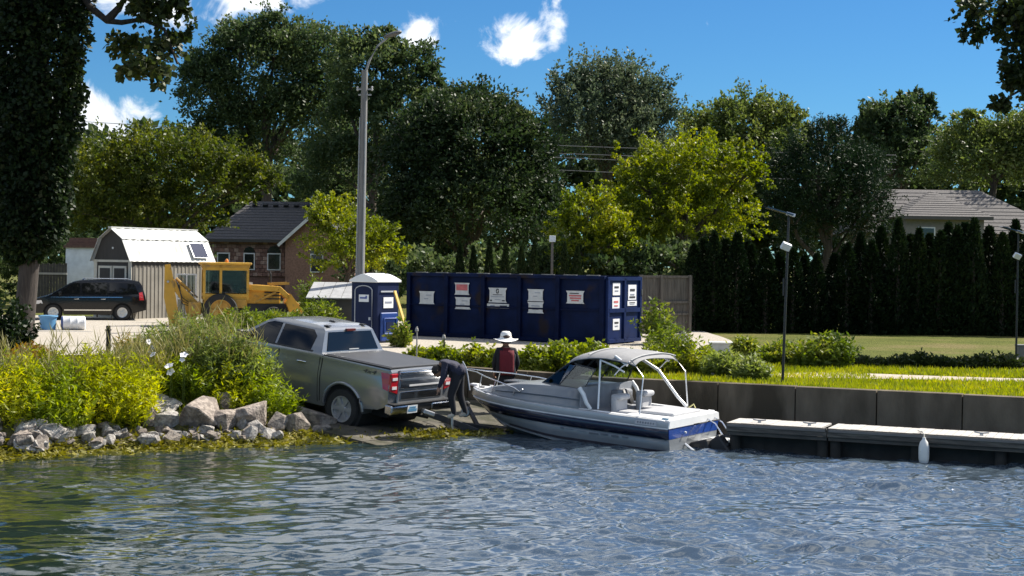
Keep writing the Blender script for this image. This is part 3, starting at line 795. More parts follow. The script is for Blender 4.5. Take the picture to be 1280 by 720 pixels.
def cottonwood():
    Y = 47.0; rng = np.random.default_rng(78); s = Y / F_PX
    b = at_y(1430, 330, Y); zb = H(b.x, b.y) - .05
    root = thing('cottonwood_tree', 'dark broad-leaved tree hanging its boughs over the lawn, trunk out of view', 'tree', (b.x, b.y, zb))
    def wp(px, py, dy=0): p = at_y(px, py, Y + dy); return Vector((p.x - b.x, p.y - b.y, p.z - zb))
    mb = MB(); mb.tube([(0, 0, -.2), wp(1430, 400), wp(1425, 250), wp(1415, 60), wp(1412, 0), wp(1410, -60)], [.5, .38, .35, .3, .22, .1], 12)
    for L_ in ([wp(1420, 120), wp(1350, 60), wp(1290, 40), wp(1230, 18)], [wp(1420, 160), wp(1340, 120), wp(1280, 110), wp(1255, 125)], [wp(1415, 60), wp(1330, -20), wp(1250, -30), wp(1200, -5)], [wp(1412, -10), wp(1450, -40), wp(1490, -60)]):
        mb.tube(L_, [.13, .09, .05, .02], 7)
    mb.build('trunk', bark_grey, root, smooth=60)
    lob = []
    for (cx_, cy_, rx, ry) in [(1235, 12, 32, 18), (1212, 6, 20, 14), (1262, 30, 24, 26), (1214, 45, 10, 20), (1240, 42, 18, 12), (1275, 60, 18, 34), (1268, 100, 18, 24), (1250, 135, 12, 14), (1238, 130, 7, 12), (1290, 110, 22, 44), (1330, 60, 50, 70), (1400, 20, 70, 70), (1480, -20, 80, 80), (1290, 20, 30, 40), (1480, 90, 60, 50)]:
        p = wp(cx_, cy_, rng.uniform(-.4, .4)); lob.append((p.x, p.y, p.z, rx * s, rx * s * .9, ry * s))
    P, A = leaf_cloud(lob, 15000, rng, clump_n=14, clump_r=.3, shell_=(.1, 1.02), flat=.9); A[:, 2] -= .5
    me = leaf_mesh('crown', P, A, .2, .8, rng); me.materials.append(LM['broad']); link(bpy.data.objects.new('crown', me), root)
cottonwood()

# ------------------------------------------------------------------ herbs and shrubs
def bush(name, label, px, base_py, top_py, hw_px, kind, n_stem=170, per=34, leaf=.11, aspect=.26, group=None, spread=.5, cat='bush', lean=.22, p0=.12, flowers=0, base=None):
    SEED[0] += 1; rng = np.random.default_rng(SEED[0])
    b = base if base is not None else on_ground(px, base_py)
    zb = H(b.x, b.y)
    t = at_y(px, top_py, b.y); h = max(.25, t.z - zb); r = hw_px / F_PX * b.y
    root = thing(name, label, cat, (b.x, b.y, zb - .03), group=group)
    a = rng.uniform(0, 6.283, n_stem); rr_ = np.sqrt(rng.uniform(0, 1, n_stem))
    bx = np.cos(a) * rr_ * r * (1 - .25); by = np.sin(a) * rr_ * r * .75
    hh = h * (1 - .45 * rr_ ** 2) * (.55 + .55 * rng.uniform(0, 1, n_stem) ** .6)
    gz = Hn(bx + b.x, by + b.y) - zb
    dx = np.cos(a) * rr_ * lean * h + rng.normal(size=n_stem) * .08 * h; dy = np.sin(a) * rr_ * lean * h + rng.normal(size=n_stem) * .08 * h
    si = np.repeat(np.arange(n_stem), per); tt = rng.uniform(p0, 1, n_stem * per)
    P = np.stack([bx[si] + dx[si] * tt ** 1.5, by[si] + dy[si] * tt ** 1.5, gz[si] + hh[si] * tt], 1)
    P += rng.normal(size=P.shape) * spread * .06
    an = rng.uniform(0, 6.283, n_stem * per)
    A = np.stack([np.cos(an), np.sin(an), .55 + .5 * rng.normal(size=n_stem * per)], 1)
    A[:, 2] += 1.2 * (leaf > .3)
    me = leaf_mesh('foliage', P, A, leaf, aspect, rng); me.materials.append(LM[kind]); link(bpy.data.objects.new('foliage', me), root)
    # stems as thin three-sided blades
    w = .006
    Vs = []; 
    B0 = np.stack([bx, by, gz - .05], 1); T0 = np.stack([bx + dx, by + dy, gz + hh], 1)
    V = np.stack([B0 + [w, 0, 0], B0 + [-w, w, 0], T0], 1).reshape(-1, 3)
    me = np_mesh('stems', V, np.arange(3 * n_stem).reshape(-1, 3)); me.materials.append(LM['weed']); so_ = link(bpy.data.objects.new('stems', me), root); so_['kind'] = 'stuff'
    return root
gold_lab = 'bushy clump of yellow-green goldenrod on the stony bank'
for (px, bp, tp, hw) in [(-30, 522, 440, 46), (22, 520, 448, 48), (70, 524, 446, 50), (118, 522, 438, 48), (160, 526, 448, 44), (45, 500, 436, 45), (100, 498, 432, 50), (150, 498, 440, 46), (196, 490, 440, 38), (240, 492, 444, 44), (285, 496, 440, 46), (328, 506, 446, 44), (354, 512, 470, 34), (310, 486, 428, 44), (262, 478, 425, 42), (372, 508, 490, 16), (300, 470, 414, 34), (330, 478, 430, 34), (352, 492, 446, 30), (370, 500, 466, 20)]:
    gi_ = (px * 7 + bp) % 3
    bush('goldenrod', gold_lab if gi_ else 'greener leafy clump among the goldenrod on the stony bank', px, bp, tp, hw, 'golden' if gi_ else 'goldgreen', 125, 36, .12, .22, 'goldenrod clumps on the bank' if gi_ else 'greener clumps on the bank')
for (px, bp, tp, hw) in [(205, 466, 402, 34), (235, 466, 392, 32), (272, 462, 402, 30), (300, 456, 412, 30), (176, 470, 430, 28), (282, 490, 408, 32), (312, 494, 420, 26), (246, 486, 398, 34)]:
    bush('sage_bush', 'tall grey-green weed behind the goldenrod in front of the yellow backhoe', px, bp, tp, hw, 'sage', 130, 44, .13, .24, 'grey-green weeds behind the goldenrod')
for i, (px, bp, tp, hw) in enumerate([(75, 505, 420, 14), (140, 500, 415, 12), (182, 492, 410, 14), (222, 488, 395, 12), (262, 488, 388, 14), (292, 490, 396, 12), (10, 505, 425, 14), (340, 500, 430, 10)]):
    bush('tall_grass', 'wispy tuft of tall straw-coloured grass rising out of the goldenrod', px, bp, tp, hw, 'straw', 46, 12, .34, .05, 'tall grass tufts on the bank', spread=.3, cat='grass tuft', lean=.35, p0=.3)
bush('leafy_shrub', 'dark leafy shrub at the foot of the ivy-clad tree', 6, 452, 372, 26, 'ivy', 130, 40, .13, .6)
bush('rusty_weed', 'orange-tinged weed on the bank beyond the goldenrod', 38, 456, 430, 40, 'rust', 110, 26, .12, .4)
bush('rusty_weed', 'thin dry weed beside the dark post', 160, 452, 416, 16, 'rust', 40, 20, .12, .4)
for (px, bp, tp, hw) in [(300, 425, 384, 34), (335, 422, 386, 30), (365, 420, 390, 26), (400, 418, 374, 24), (270, 430, 394, 26), (392, 400, 345, 14)]:
    bush('weed_clump', 'green weed clump in front of the yellow backhoe', px, bp, tp, hw, 'weed', 120, 36, .17, .3, 'weeds round the backhoe')
HL_ = ['yellow-green shrub at the left end of the low row below the first container notice', 'yellow-green shrub behind the tailgate of the pickup', 'yellow-green shrub behind the bow rail of the boat', 'yellow-green shrub beside the left arm of the person in the hat', 'yellow-green shrub just right of the person in the hat', 'yellow-green shrub behind the boat windshield', 'tall yellow-green shrub behind the front of the canvas top', 'yellow-green shrub behind the canvas top near the container end', 'small yellow-green shrub right behind the person in the hat']
for i, (px, bp, tp, hw) in enumerate([(520, 462, 436, 20), (548, 470, 434, 26), (585, 474, 432, 24), (612, 474, 436, 26), (665, 472, 432, 28), (700, 468, 427, 30), (740, 466, 425, 30), (776, 468, 436, 26), (640, 466, 440, 22)]):
    bush('hedge_shrub', HL_[i], px, bp, tp, hw, 'shrub', 110, 30, .13, .6, 'low shrubs in front of the container')
for (px, bp, tp, hw, k) in [(838, 468, 402, 30, 'weed'), (870, 470, 430, 34, 'shrub'), (905, 474, 438, 28, 'sage'), (940, 478, 446, 22, 'sage'), (820, 470, 432, 26, 'shrub')]:
    bush('juniper_shrub', {'weed': 'tallest leafy shrub behind the sea wall beside the boat canopy', 'shrub': 'spreading yellow-green shrub behind the sea wall', 'sage': 'pale grey-green shrub behind the sea wall'}[k], px, bp, tp, hw, k, 130, 36, .12, .35, None if k == 'weed' else 'shrubs behind the wall ' + k)
for (px, bp, tp, hw) in [(930, 448, 420, 12), (985, 458, 424, 30), (1015, 462, 420, 26), (1042, 462, 414, 26), (965, 458, 432, 20)]:
    bush('rose_bush', 'green bush on the lawn beside the solar light pole', px, bp, tp, hw, 'weed', 110, 34, .14, .4, 'bushes round the solar light pole')
for i, px in enumerate(range(1075, 1290, 26)):
    bush('perennial', 'low dark green plant in the border along the gravel path', px, 460, 444 + 4 * math.sin(i * 1.7), 18, 'broad', 60, 26, .13, .4, 'low plants along the path')
bush('weed_clump', 'weed growing between the toilet cabin and the container', 500, 436, 400, 10, 'weed', 40, 26, .14, .5)
bush('weed_clump', 'weed growing against the wooden fence', 822, 432, 372, 12, 'weed', 50, 30, .16, .5)

# white mallow blossoms standing among the bank herbs
pet = mat('petal_white', (.82, .80, .80), .6, var=.04)
def blossom(px, py, y, r):
    p = at_y(px, py, y); zb = H(p.x, p.y)
    root = thing('mallow', 'white mallow blossom on a tall stalk among the bank herbs', 'flower', (p.x, p.y, zb), group='white mallow blossoms')
    h = p.z - zb
    MB().tube([(0, 0, -.05), (.02, 0, h * .6), (0, 0, h)], [.012, .01, .006], 5).build('stalk', LM['weed'], root)
    for k in range(5):
        a = k * 1.2566 + px
        M_ = Matrix.Rotation(-.75 + .3 * math.sin(px), 3, 'X') @ Matrix.Rotation(.5 * math.sin(px * 3.1), 3, 'Z') @ Matrix.Rotation(a, 3, 'Y')
        pts = [Vector((0, 0, 0)), Vector((-.42 * r, -.3 * r, .45 * r)), Vector((-.3 * r, -.45 * r, .85 * r)), Vector((.05 * r, -.35 * r, r)), Vector((.32 * r, -.5 * r, .8 * r)), Vector((.42 * r, -.28 * r, .45 * r))]
        MB().add([M_ @ q + Vector((0, 0, h)) for q in pts], [(0, 1, 2, 3, 4, 5)]).build('petal', pet, root, solid=.004)
for (px, py, r) in [(212, 459, .10), (214, 466, .09), (230, 445, .09), (228, 450, .06), (28, 453, .08), (22, 448, .06), (2, 458, .08), (190, 437, .10), (185, 428, .08), (192, 444, .07), (50, 452, .06)]:
    blossom(px, py, 29.6 if py > 440 else 31.2, r)

# ------------------------------------------------------------------ grass
def grass():
    rng = np.random.default_rng(5); P = []
    n = 90000
    t = rng.uniform(.0, 19, n); q = .5 + rng.uniform(0, 1, n) ** 1.1 * 10.5
    X = WALL_A.x + WALL_D.x * t + WALL_N.x * q; Y = WALL_A.y + WALL_D.y * t + WALL_N.y * q
    yp = 36.9 - .085 * (X - 6); keep = (Y < yp - 1.0) | ((Y > yp + .9) & (Y < yp + 3.4)) | (rng.uniform(size=n) < .015)
    X, Y = X[keep], Y[keep]
    m2 = 15000
    X2 = rng.uniform(-14, -2, m2); Y2 = np.interp(X2, _sx, _sy) + rng.uniform(1.0, 6, m2)
    v2 = (X2 - RO.x) * TR.x + (Y2 - RO.y) * TR.y; k2 = v2 < -2.4
    X = np.concatenate([X, X2[k2]]); Y = np.concatenate([Y, Y2[k2]])
    m3 = 12000; X3 = rng.uniform(-1, 9, m3); Y3 = rng.uniform(36, 41, m3); q3 = (X3 - RO.x) * TR.x + (Y3 - RO.y) * TR.y
    X = np.concatenate([X, X3]); Y = np.concatenate([Y, Y3])
    Z = Hn(X, Y)
    n = len(X); P = np.stack([X, Y, Z - .01], 1)
    A = np.stack([rng.normal(size=n) * .45, rng.normal(size=n) * .45, np.ones(n)], 1)
    me = leaf_mesh('grass', P, A, .15, .16, rng); me.materials.append(leaf_mat('leaf_grass', (.13, .165, .012), (.27, .29, .02), (.40, .35, .05), .45, nscale=.8))
    tag(link(bpy.data.objects.new('grass', me)), 'rough yellow-green grass on the lawn edge and bank', 'grass', kind='stuff')
grass()
# ------------------------------------------------------------------ rocks
rock_m = mat('limestone', (.25, .23, .21), .9, var=.3, scale=4, bump=1.0, bscale=11, col2=(.46, .43, .39), wear=((.13, .10, .085), 1.6, .58))
rock_d = mat('fieldstone', (.13, .11, .095), .9, var=.3, scale=4, bump=1.0, bscale=11, col2=(.28, .24, .20))
rock_b = mat('red_stone', (.20, .165, .14), .9, var=.3, scale=4, bump=1.0, bscale=11, col2=(.38, .32, .27), wear=((.10, .08, .065), 2.2, .55))
def rock_mesh(seed, n=15, soft=.0):
    r = random.Random(seed); bm = bmesh.new()
    for _ in range(n):
        v = Vector((r.gauss(0, 1), r.gauss(0, 1), r.gauss(0, 1))).normalized() * r.uniform(.75, 1.0)
        v.z = max(-.55, min(.75, v.z)); bm.verts.new(v)
    res = bmesh.ops.convex_hull(bm, input=bm.verts[:])
    bmesh.ops.delete(bm, geom=[g for g in res['geom_interior'] if isinstance(g, bmesh.types.BMVert)], context='VERTS')
    bmesh.ops.bevel(bm, geom=bm.edges[:], offset=.035, segments=1, affect='EDGES', clamp_overlap=True)
    bmesh.ops.recalc_face_normals(bm, faces=bm.faces)
    me = bpy.data.meshes.new('rock'); bm.to_mesh(me); bm.free(); return me
RM = [[rock_mesh(s * 7 + 3, 13 + s % 5) for s in range(9)] for _ in range(3)]
for k, mm in enumerate((rock_m, rock_d, rock_b)):
    for me in RM[k]: me.materials.append(mm)
def rock(px, py, w, h, label, group, k=0, seed=0, y=None, name='rock', tilt=.3):
    r = random.Random(seed * 13 + px)
    b = on_ground(px, py + h * .42) if y is None else None
    yy = b.y if b is not None else y
    s = yy / F_PX
    o = link(bpy.data.objects.new(name, RM[k][r.randrange(9)]))
    p = at_y(px, py, yy); zb = H(p.x, p.y)
    sx, sz = w / 2 * s * 1.22, h / 2 * s * 1.5
    o.scale = (sx, (sx + sz) * .55, sz)
    o.location = (p.x, p.y, max(zb + sz * .35, 0.0 + sz * .2) if y is None else p.z)
    o.rotation_euler = (r.uniform(-tilt, tilt), r.uniform(-tilt, tilt), r.uniform(0, 6.28) if abs(w - h) < 12 else r.uniform(-.4, .4))
    tag(o, label, 'rock', group)
    return o
BL_ = ['big pale streaked slab boulder leaning up the bank under the goldenrod', 'largest blocky brownish boulder on the bank, flat-topped', 'pale rounded boulder below the big streaked slab', 'pinkish boulder right of the flat-topped block', 'small upright pinkish boulder tucked behind the flat-topped block',
       'tall pinkish boulder at the goldenrod edge near the truck', 'pale boulder leaning on the tall pinkish one', 'dark boulder between the tall pinkish one and the brown slabs', 'long brown slab boulder topmost beside the truck wheel', 'brown boulder under the long slab beside the truck', 'low dark slab at the water under the long brown slab',
       'narrow upright reddish stone left of the pale rounded boulder', 'dark boulder half hidden under the goldenrod', 'dark boulder highest in the goldenrod shade', 'pale low boulder in front of the tall pinkish one', 'pale boulder under the goldenrod above the broken stones']
for i, (px, py, w, h, k) in enumerate([(203, 500, 56, 38, 0), (250, 514, 54, 46, 2), (207, 526, 34, 24, 0), (282, 524, 34, 26, 2), (281, 502, 24, 24, 2), (312, 514, 44, 40, 2), (304, 524, 26, 26, 0), (346, 528, 30, 26, 1), (392, 521, 56, 34, 1), (372, 528, 34, 30, 1), (400, 538, 36, 18, 1), (184, 520, 18, 26, 2), (140, 512, 30, 22, 1), (122, 500, 26, 18, 1), (320, 532, 24, 18, 0), (40, 512, 26, 18, 0)]):
    rock(px, py, w, h, BL_[i], 'boulders on the bank', k, i, name='boulder')
r0 = random.Random(21); cnt = 0
for i in range(125):
    px = r0.uniform(-30, 345); 
    top = np.interp(px, [-30, 100, 200, 350], [528, 530, 540, 540]); bot = np.interp(px, [-30, 100, 200, 350], [561, 556, 551, 546])
    py = r0.uniform(top, bot)
    w = r0.uniform(12, 30) * (1.15 if px < 110 else .8); h = w * r0.uniform(.38, .75)
    rock(px, py, w, h, 'small broken pale stone along the waterline', 'stones along the waterline', r0.choice((0, 0, 0, 2, 1)), i + 50, name='stone', tilt=.5)
for (px, py, w, h) in [(856, 466, 14, 9), (892, 470, 12, 10), (838, 470, 11, 7), (910, 476, 10, 5), (930, 478, 8, 4), (852, 424, 14, 22)]:
    rock(px, py, w, h, 'rounded stone among the shrubs behind the sea wall', 'stones behind the sea wall', 0, px, name='stone')

# yellow-green water weed washed up at the edge
def weed():
    rng = np.random.default_rng(31); n = 15000
    X = np.concatenate([rng.uniform(-10.5, -1.2, n), rng.normal(-3.2, 1.4, 3000), rng.uniform(-2.4, -.2, 2200)])
    d = np.concatenate([rng.normal(-.15, .28, n), rng.normal(-.0, .3, 3000), rng.normal(-.1, .22, 2200)])
    XR, UR = np.concatenate([rng.uniform(-1.9, 3.4, 6500), rng.uniform(-2.0, 1.2, 9000)]), np.concatenate([rng.normal(-.12, .28, 6500), rng.normal(.1, .42, 9000)])
    clump = .5 + .5 * np.sin(X * 2.7 + 1.3 * np.sin(X * 6.1)) ; k = rng.uniform(size=len(X)) < .25 + .75 * clump
    X, d = X[k], d[k]
    Y = np.interp(X, _sx, _sy) + d
    Z = np.maximum(Hn(X, Y), .0) + .012 + rng.uniform(0, .05, len(X)) * (d > -.1)
    rx = RO.x + TR.x * XR + TF.x * UR; ry = RO.y + TR.y * XR + TF.y * UR; kk = rng.uniform(size=len(XR)) < .3 + .7 * np.sin(XR * 2.3) ** 2
    X = np.concatenate([X, rx[kk]]); Y = np.concatenate([Y, ry[kk]]); Z = np.concatenate([Z, np.maximum(.02 + .11 * UR[kk], .0) + .025])
    A = np.stack([rng.normal(size=len(X)), rng.normal(size=len(X)), rng.normal(size=len(X)) * .25], 1)
    me = leaf_mesh('water_weed', np.stack([X, Y, Z], 1), A, .13, .35, rng)
    me.materials.append(leaf_mat('leaf_waterweed', (.10, .095, .015), (.22, .20, .03), (.38, .33, .10), .25, nscale=1.5))
    tag(link(bpy.data.objects.new('water_weed', me)), 'yellow-green water weed washed up along the shore', 'water weed', kind='stuff')
weed()

# ------------------------------------------------------------------ barn shed
def gambrel_shed():
    Y = 67.0; s = F_PX / Y
    c = at_y(118, 330, Y)
    ax = Vector((.55, .835, 0)).normalized()
    rt = Vector((ax.y, -ax.x, 0))     # faces the camera's right
    Wd, Ln = 2.45, 4.9
    org = c + rt * (Wd / 2)
    root = thing('barn_shed', 'barn-shaped garden shed with white metal gambrel roof and double doors', 'shed', mtx=frame((org.x, org.y, ZU - .03), ax))
    hw = Wd / 2; he, hk, hr = 2.68, 3.62, 4.08
    brown = mat('shed_brown', (.045, .040, .036), .8, var=.15, scale=6, stretch=(1, 1, .2))
    beige = mat('shed_siding', (.25, .23, .195), .75, var=.12, scale=2)
    trim = mat('shed_trim', (.58, .54, .45), .7, var=.1)
    roofm = mat('shed_roof_white', (.62, .62, .59), .55, var=.09, scale=2, wear=((.48, .46, .41), 1.1, .56))
    # front wall (x=0) with gambrel gable, in local x along axis, y left, z up
    gp = [(-hw, 0), (hw, 0), (hw, he), (hw * .62, hk), (0, hr), (-hw * .62, hk), (-hw, he)]
    M = Matrix(((0, 0, 1, 0), (1, 0, 0, 0), (0, 1, 0, 0), (0, 0, 0, 1)))
    MB().prism(gp, .0, .08, M).build('gable_wall', brown, root)
    MB().prism(gp, Ln - .08, Ln, M).build('gable_wall', brown, root)
    # siding: vertical ribbed sheets, each a part
    n = 10; wpl = (Ln - .2) / n
    for sd in (-1, 1):
        for i in range(n):
            mb = MB(); mb.box((.1 + wpl * (i + .5), sd * (hw - .03), he / 2 - .1), (wpl - .012, .05, he - .22))
            for k in range(2): mb.box((.1 + wpl * (i + .25 + .5 * k), sd * (hw + .005), he / 2 - .1), (.05, .03, he - .24))
            mb.build('siding_panel', beige, root)
        MB().box((Ln / 2, sd * (hw - .01), he - .12), (Ln - .1, .05, .26)).build('frieze', brown, root)
    for sd in (-1, 1): MB().box((-.012, sd * (hw - .1), he / 2), (.04, .2, he)).build('corner_trim', trim, root)
    MB().box((-.02, 0, 2.62), (.045, Wd + .06, .1)).build('header_trim', trim, root)
    for sd in (-1, 1):
        d = MB().box((-.02, sd * .47, 1.2), (.05, .88, 2.4)).build('door', trim, root)
        MB().box((-.052, sd * .47, 1.72), (.015, .66, 1.15)).build('door_panel', brown, d); MB().box((-.052, sd * .47, .6), (.015, .66, .85)).build('door_panel', brown, d)
        MB().box((-.065, sd * .09, 1.3), (.03, .04, .16)).build('handle', galv, d)
    MB().lathe([(.05, 0), (.05, .03)], 10, MX((-.0, 0, 3.2), 0, -math.pi / 2)).build('vent', mat('vent_white', (.7, .7, .68), .5), root)
    # metal roof panels
    def slope(p0, p1, sd, nm, cnt, ov):
        w = (Ln + .4) / cnt
        for i in range(cnt):
            x0, x1 = -.2 + w * i, -.2 + w * (i + 1) - .006
            d = Vector((0, p1[0] - p0[0], p1[1] - p0[1])).normalized(); nn = Vector((0, -d.z, d.y))
            if nn.z < 0: nn = -nn
            mb = MB(); a = Vector((0, p0[0], p0[1])); b = Vector((0, p1[0], p1[1])) + d * ov
            prof = []
            for k in range(9):
                f = k / 8; prof.append((x0 + (x1 - x0) * f, .03 if k in (1, 4, 7) else 0.0))
            rows = [[(x, q.y + nn.y * (.02 + h), q.z + nn.z * (.02 + h)) for x, h in prof] for q in (a, b)]
            mb.sheet(rows); mb.build('roof_panel', roofm, root, solid=.02)
    for sd in (-1, 1):
        slope((0, hr), (sd * hw * .63, hk - .02), sd, 'roof_panel', 4, .06); slope((sd * hw * .62, hk - .04), (sd * (hw + .02), he), sd, 'roof_panel', 6, .1)
    MB().bar((-.22, 0, hr + .05), (Ln + .22, 0, hr + .05), .2, .05).build('ridge_cap', roofm, root)
    # solar panel leaning on the lower slope, near side (y<0)
    a = Vector((Ln - .75, -hw * .70, hk - .18)); b = Vector((Ln - .75, -hw * 1.02, he + .08)); d = (b - a); nn = Vector((0, d.z, -d.y)).normalized(); nn = nn if nn.z > 0 else -nn
    sp = MB().bar(a + nn * .1, b + nn * .1, .95, .04, up=nn).build('solar_panel', mat('panel_frame', (.7, .71, .72), .35, .7), root)
    MB().bar(a + nn * .125 + d * .03, b + nn * .125 - d * .03, .87, .02, up=nn).build('solar_cells', mat('cells', (.012, .016, .05), .12, spec=.8), sp)
gambrel_shed()

def white_shed():
    Y = 76; c = at_y(82, 330, Y); e = at_y(124, 330, Y); w = e.x - c.x
    root = thing('small_shed', 'small white shed with brown roof left of the barn-shaped shed', 'shed', (c.x, c.y, ZU - .03))
    wm = mat('shed_white', (.70, .72, .74), .7, var=.12, scale=3); bm_ = mat('brown_shingle', (.13, .075, .055), .9, var=.25, scale=8, bump=.4)
    zt = at_y(100, 309, Y).z - ZU
    MB().box((w / 2, 1.0, zt / 2), (w, 2.0, zt)).build('wall', wm, root)
    zr = at_y(100, 296, Y).z - ZU
    for k in range(4):
        z0, z1 = zt + (zr - zt) * k / 4, zt + (zr - zt) * (k + 1) / 4
        MB().prism([(-.12 + .07 * k, z0), (w + .1, z0), (w + .1, z1 - .01), (.1 + .07 * k - .15, z1 - .01)], -.12 + .25 * k, .4 + .25 * k, Matrix(((1, 0, 0, 0), (0, 0, 1, 0), (0, 1, 0, 0), (0, 0, 0, 1)))).build('shingle_course', bm_, root)
    MB().box((w / 2, 1.25, (zt + zr) / 2), (w, 1.4, zr - zt - .03)).build('roof', bm_, root)
    # dark board fence behind
    f0, f1 = at_y(40, 330, 74), at_y(84, 330, 74)
    fr = thing('dark_fence', 'dark weathered board fence between the ivy-clad tree and the white shed', 'fence', (f0.x, f0.y, ZU))
    n = 12; dk = mat('old_board', (.05, .045, .04), .9, var=.3)
    for i in range(n): MB().box(((f1.x - f0.x) * (i + .5) / n, 0, 1.2), ((f1.x - f0.x) / n - .015, .025, 2.4 + .05 * math.sin(i * 3))).build('board', dk, fr)
    MB().box(((f1.x - f0.x) / 2, -.04, 1.9), (f1.x - f0.x, .05, .1)).build('rail', mat('rail_wood', (.3, .28, .25), .8), fr)
white_shed()

# ------------------------------------------------------------------ houses
brick_c = [mat('brick_a', (.29, .165, .125), .9, var=.25, scale=9), mat('brick_b', (.20, .11, .085), .9, var=.25, scale=9), mat('brick_c', (.36, .24, .19), .9, var=.25, scale=9)]
def shingle_mat(nm, col):
    return mat(nm, col, .95, var=.35, scale=5, stretch=(2, 2, 6), bump=.5, bscale=18)
def brick_house():
    Y = 104
    p0 = at_y(262, 299, Y); p1 = at_y(362, 298, Y); zE = p0.z - ZU; zR = at_y(300, 252, Y + 4).z - ZU
    root = thing('brick_house', 'brick house with grey shingle roof and white-framed windows behind the backhoe', 'house', (p0.x, p0.y, ZU - .03))
    Lw = p1.x - p0.x; Dp = 8.0; Wt = Lw + 4.6
    sh = shingle_mat('shingle_dark', (.095, .088, .085)); white = mat('trim_white', (.72, .72, .70), .6, var=.05)
    mort = mat('mortar', (.30, .27, .24), .95)
    MB().box((Wt / 2, Dp / 2 + .05, zE / 2), (Wt - .1, Dp - .1, zE)).build('wall', brick_c[1], root)
    # courses of brick on the front, told apart only in blocks at this distance
    r = random.Random(4)
    for j in range(9):
        for i in range(16):
            z0 = zE - .28 * (j + 1)
            if z0 < .1: continue
            MB().box((Lw * (i + .5 + (.5 if j % 2 else 0)) / 16.5, .0, z0 + .13), (Lw / 16.5 - .03, .06, .25)).build('brick', r.choice(brick_c), root)
    # main roof, hip at the left end
    ov = .5
    rv = [(-ov, -ov, zE), (Wt + ov, -ov, zE), (Wt + ov, Dp + ov, zE), (-ov, Dp + ov, zE), (2.2, Dp / 2, zR), (Wt - .3, Dp / 2, zR)]
    rf = MB().add([(x, y, z + .02) for x, y, z in rv], [(0, 1, 5, 4), (1, 2, 5), (2, 3, 4, 5), (3, 0, 4), (3, 2, 1, 0)]).build('roof', sh, root)
    # shingle courses as thin steps
    n = 14
    for k in range(n):
        f0, f1 = k / n, (k + 1) / n + .012
        a = [Vector(rv[0]).lerp(Vector(rv[4]), f) for f in (f0, f1)]; b = [Vector(rv[1]).lerp(Vector(rv[5]), f) for f in (f0, f1)]
        nn = Vector((0, -(zR - zE), Dp / 2 + ov)).normalized(); nn = Vector((0, -nn.y * -1, nn.z)) if False else Vector((0, -(zR - zE), Dp / 2 + ov)).normalized()
        up = [nn * .075, nn * .04]
        MB().add([a[0] + up[0], b[0] + up[0], b[1] + up[1], a[1] + up[1], a[0] + nn * .01, b[0] + nn * .01, b[1] + nn * .01, a[1] + nn * .01],
                 [(0, 1, 2, 3), (7, 6, 5, 4), (0, 4, 5, 1), (1, 5, 6, 2), (2, 6, 7, 3), (3, 7, 4, 0)]).build('shingle_course', sh, rf)
    for k in range(6):
        x = 2.6 + k * .75
        MB().box((x, Dp / 2 - .75, zR - .22), (.35, .3, .16), Matrix.Rotation(-.5, 3, 'X')).build('roof_vent', mat('vent_dark', (.03, .03, .03), .6), rf)
    MB().tube([(6.6, Dp / 2 - .4, zR - .1), (6.6, Dp / 2 - .4, zR + .4), (6.8, Dp / 2 - .4, zR + .5)], .06, 8).build('vent_pipe', white, rf)
    MB().box((Wt / 2, -ov - .04, zE - .05), (Wt + 2 * ov, .05, .2)).build('gutter', mat('gutter_dark', (.05, .045, .04), .5), root)
    # gabled wing at the right
    gx0, gx1 = Lw + .05, Lw + 4.4; gm = (gx0 + gx1) / 2; gy = -2.2; zg = zE + 2.1
    MB().prism([(gx0, 0), (gx1, 0), (gx1, zE), (gm, zg - .2), (gx0, zE)], gy, 2.0, Matrix(((1, 0, 0, 0), (0, 0, 1, 0), (0, 1, 0, 0), (0, 0, 0, 1)))).build('wing_wall', brick_c[0], root)
    for sd, xa in ((-1, gx0), (1, gx1)):
        e = Vector((xa + sd * .45, 0, zE - .3)); t = Vector((gm, 0, zg))
        up = Vector((-(t.z - e.z) * (1 if t.x > e.x else -1), 0, abs(t.x - e.x))).normalized()
        mb = MB(); mb.add([e + Vector((0, gy - .4, 0)), t + Vector((0, gy - .4, 0)), t + Vector((0, 4, 0)), e + Vector((0, 4, 0))], [(0, 1, 2, 3)]); mb.build('wing_roof', sh, root, solid=.12)
        MB().bar(e + Vector((0, gy - .45, -.08)), t + Vector((0, gy - .45, -.08)), .05, .2, up=up).build('barge_board', white, root)
    gl = mat('window_dark', (.015, .018, .02), .08, spec=.8)
    def win(x, y, z0, w, h, arch=True):
        f = MB().box((x, y - .03, z0 + h / 2), (w, .08, h)).build('window', white, root)
        MB().box((x, y - .075, z0 + h / 2), (w - .16, .02, h - .16)).build('pane', gl, f)
        if arch:
            pts = [(x + w / 2 * math.cos(a), z0 + h + .03 + w / 2 * math.sin(a)) for a in np.linspace(0, math.pi, 9)]
            MB().prism(pts, y - .05, y + .02, Matrix(((1, 0, 0, 0), (0, 0, 1, 0), (0, 1, 0, 0), (0, 0, 0, 1)))).build('arch', gl, f)
    zt = at_y(342, 316, Y).z - ZU
    win(at_y(343, 300, Y).x - p0.x, -.03, zt - 1.2, .95, 1.2); win(at_y(312, 300, Y).x - p0.x, -.03, zt - 1.2, .8, 1.2)
    win(gm, gy - .03, zt - 1.3, .9, 1.3); win(1.0, -.03, zt - 1.2, .9, 1.2, False)
    MB().box((gx0 - .1, -.12, zE / 2), (.12, .1, zE)).build('downspout', white, root)
brick_house()

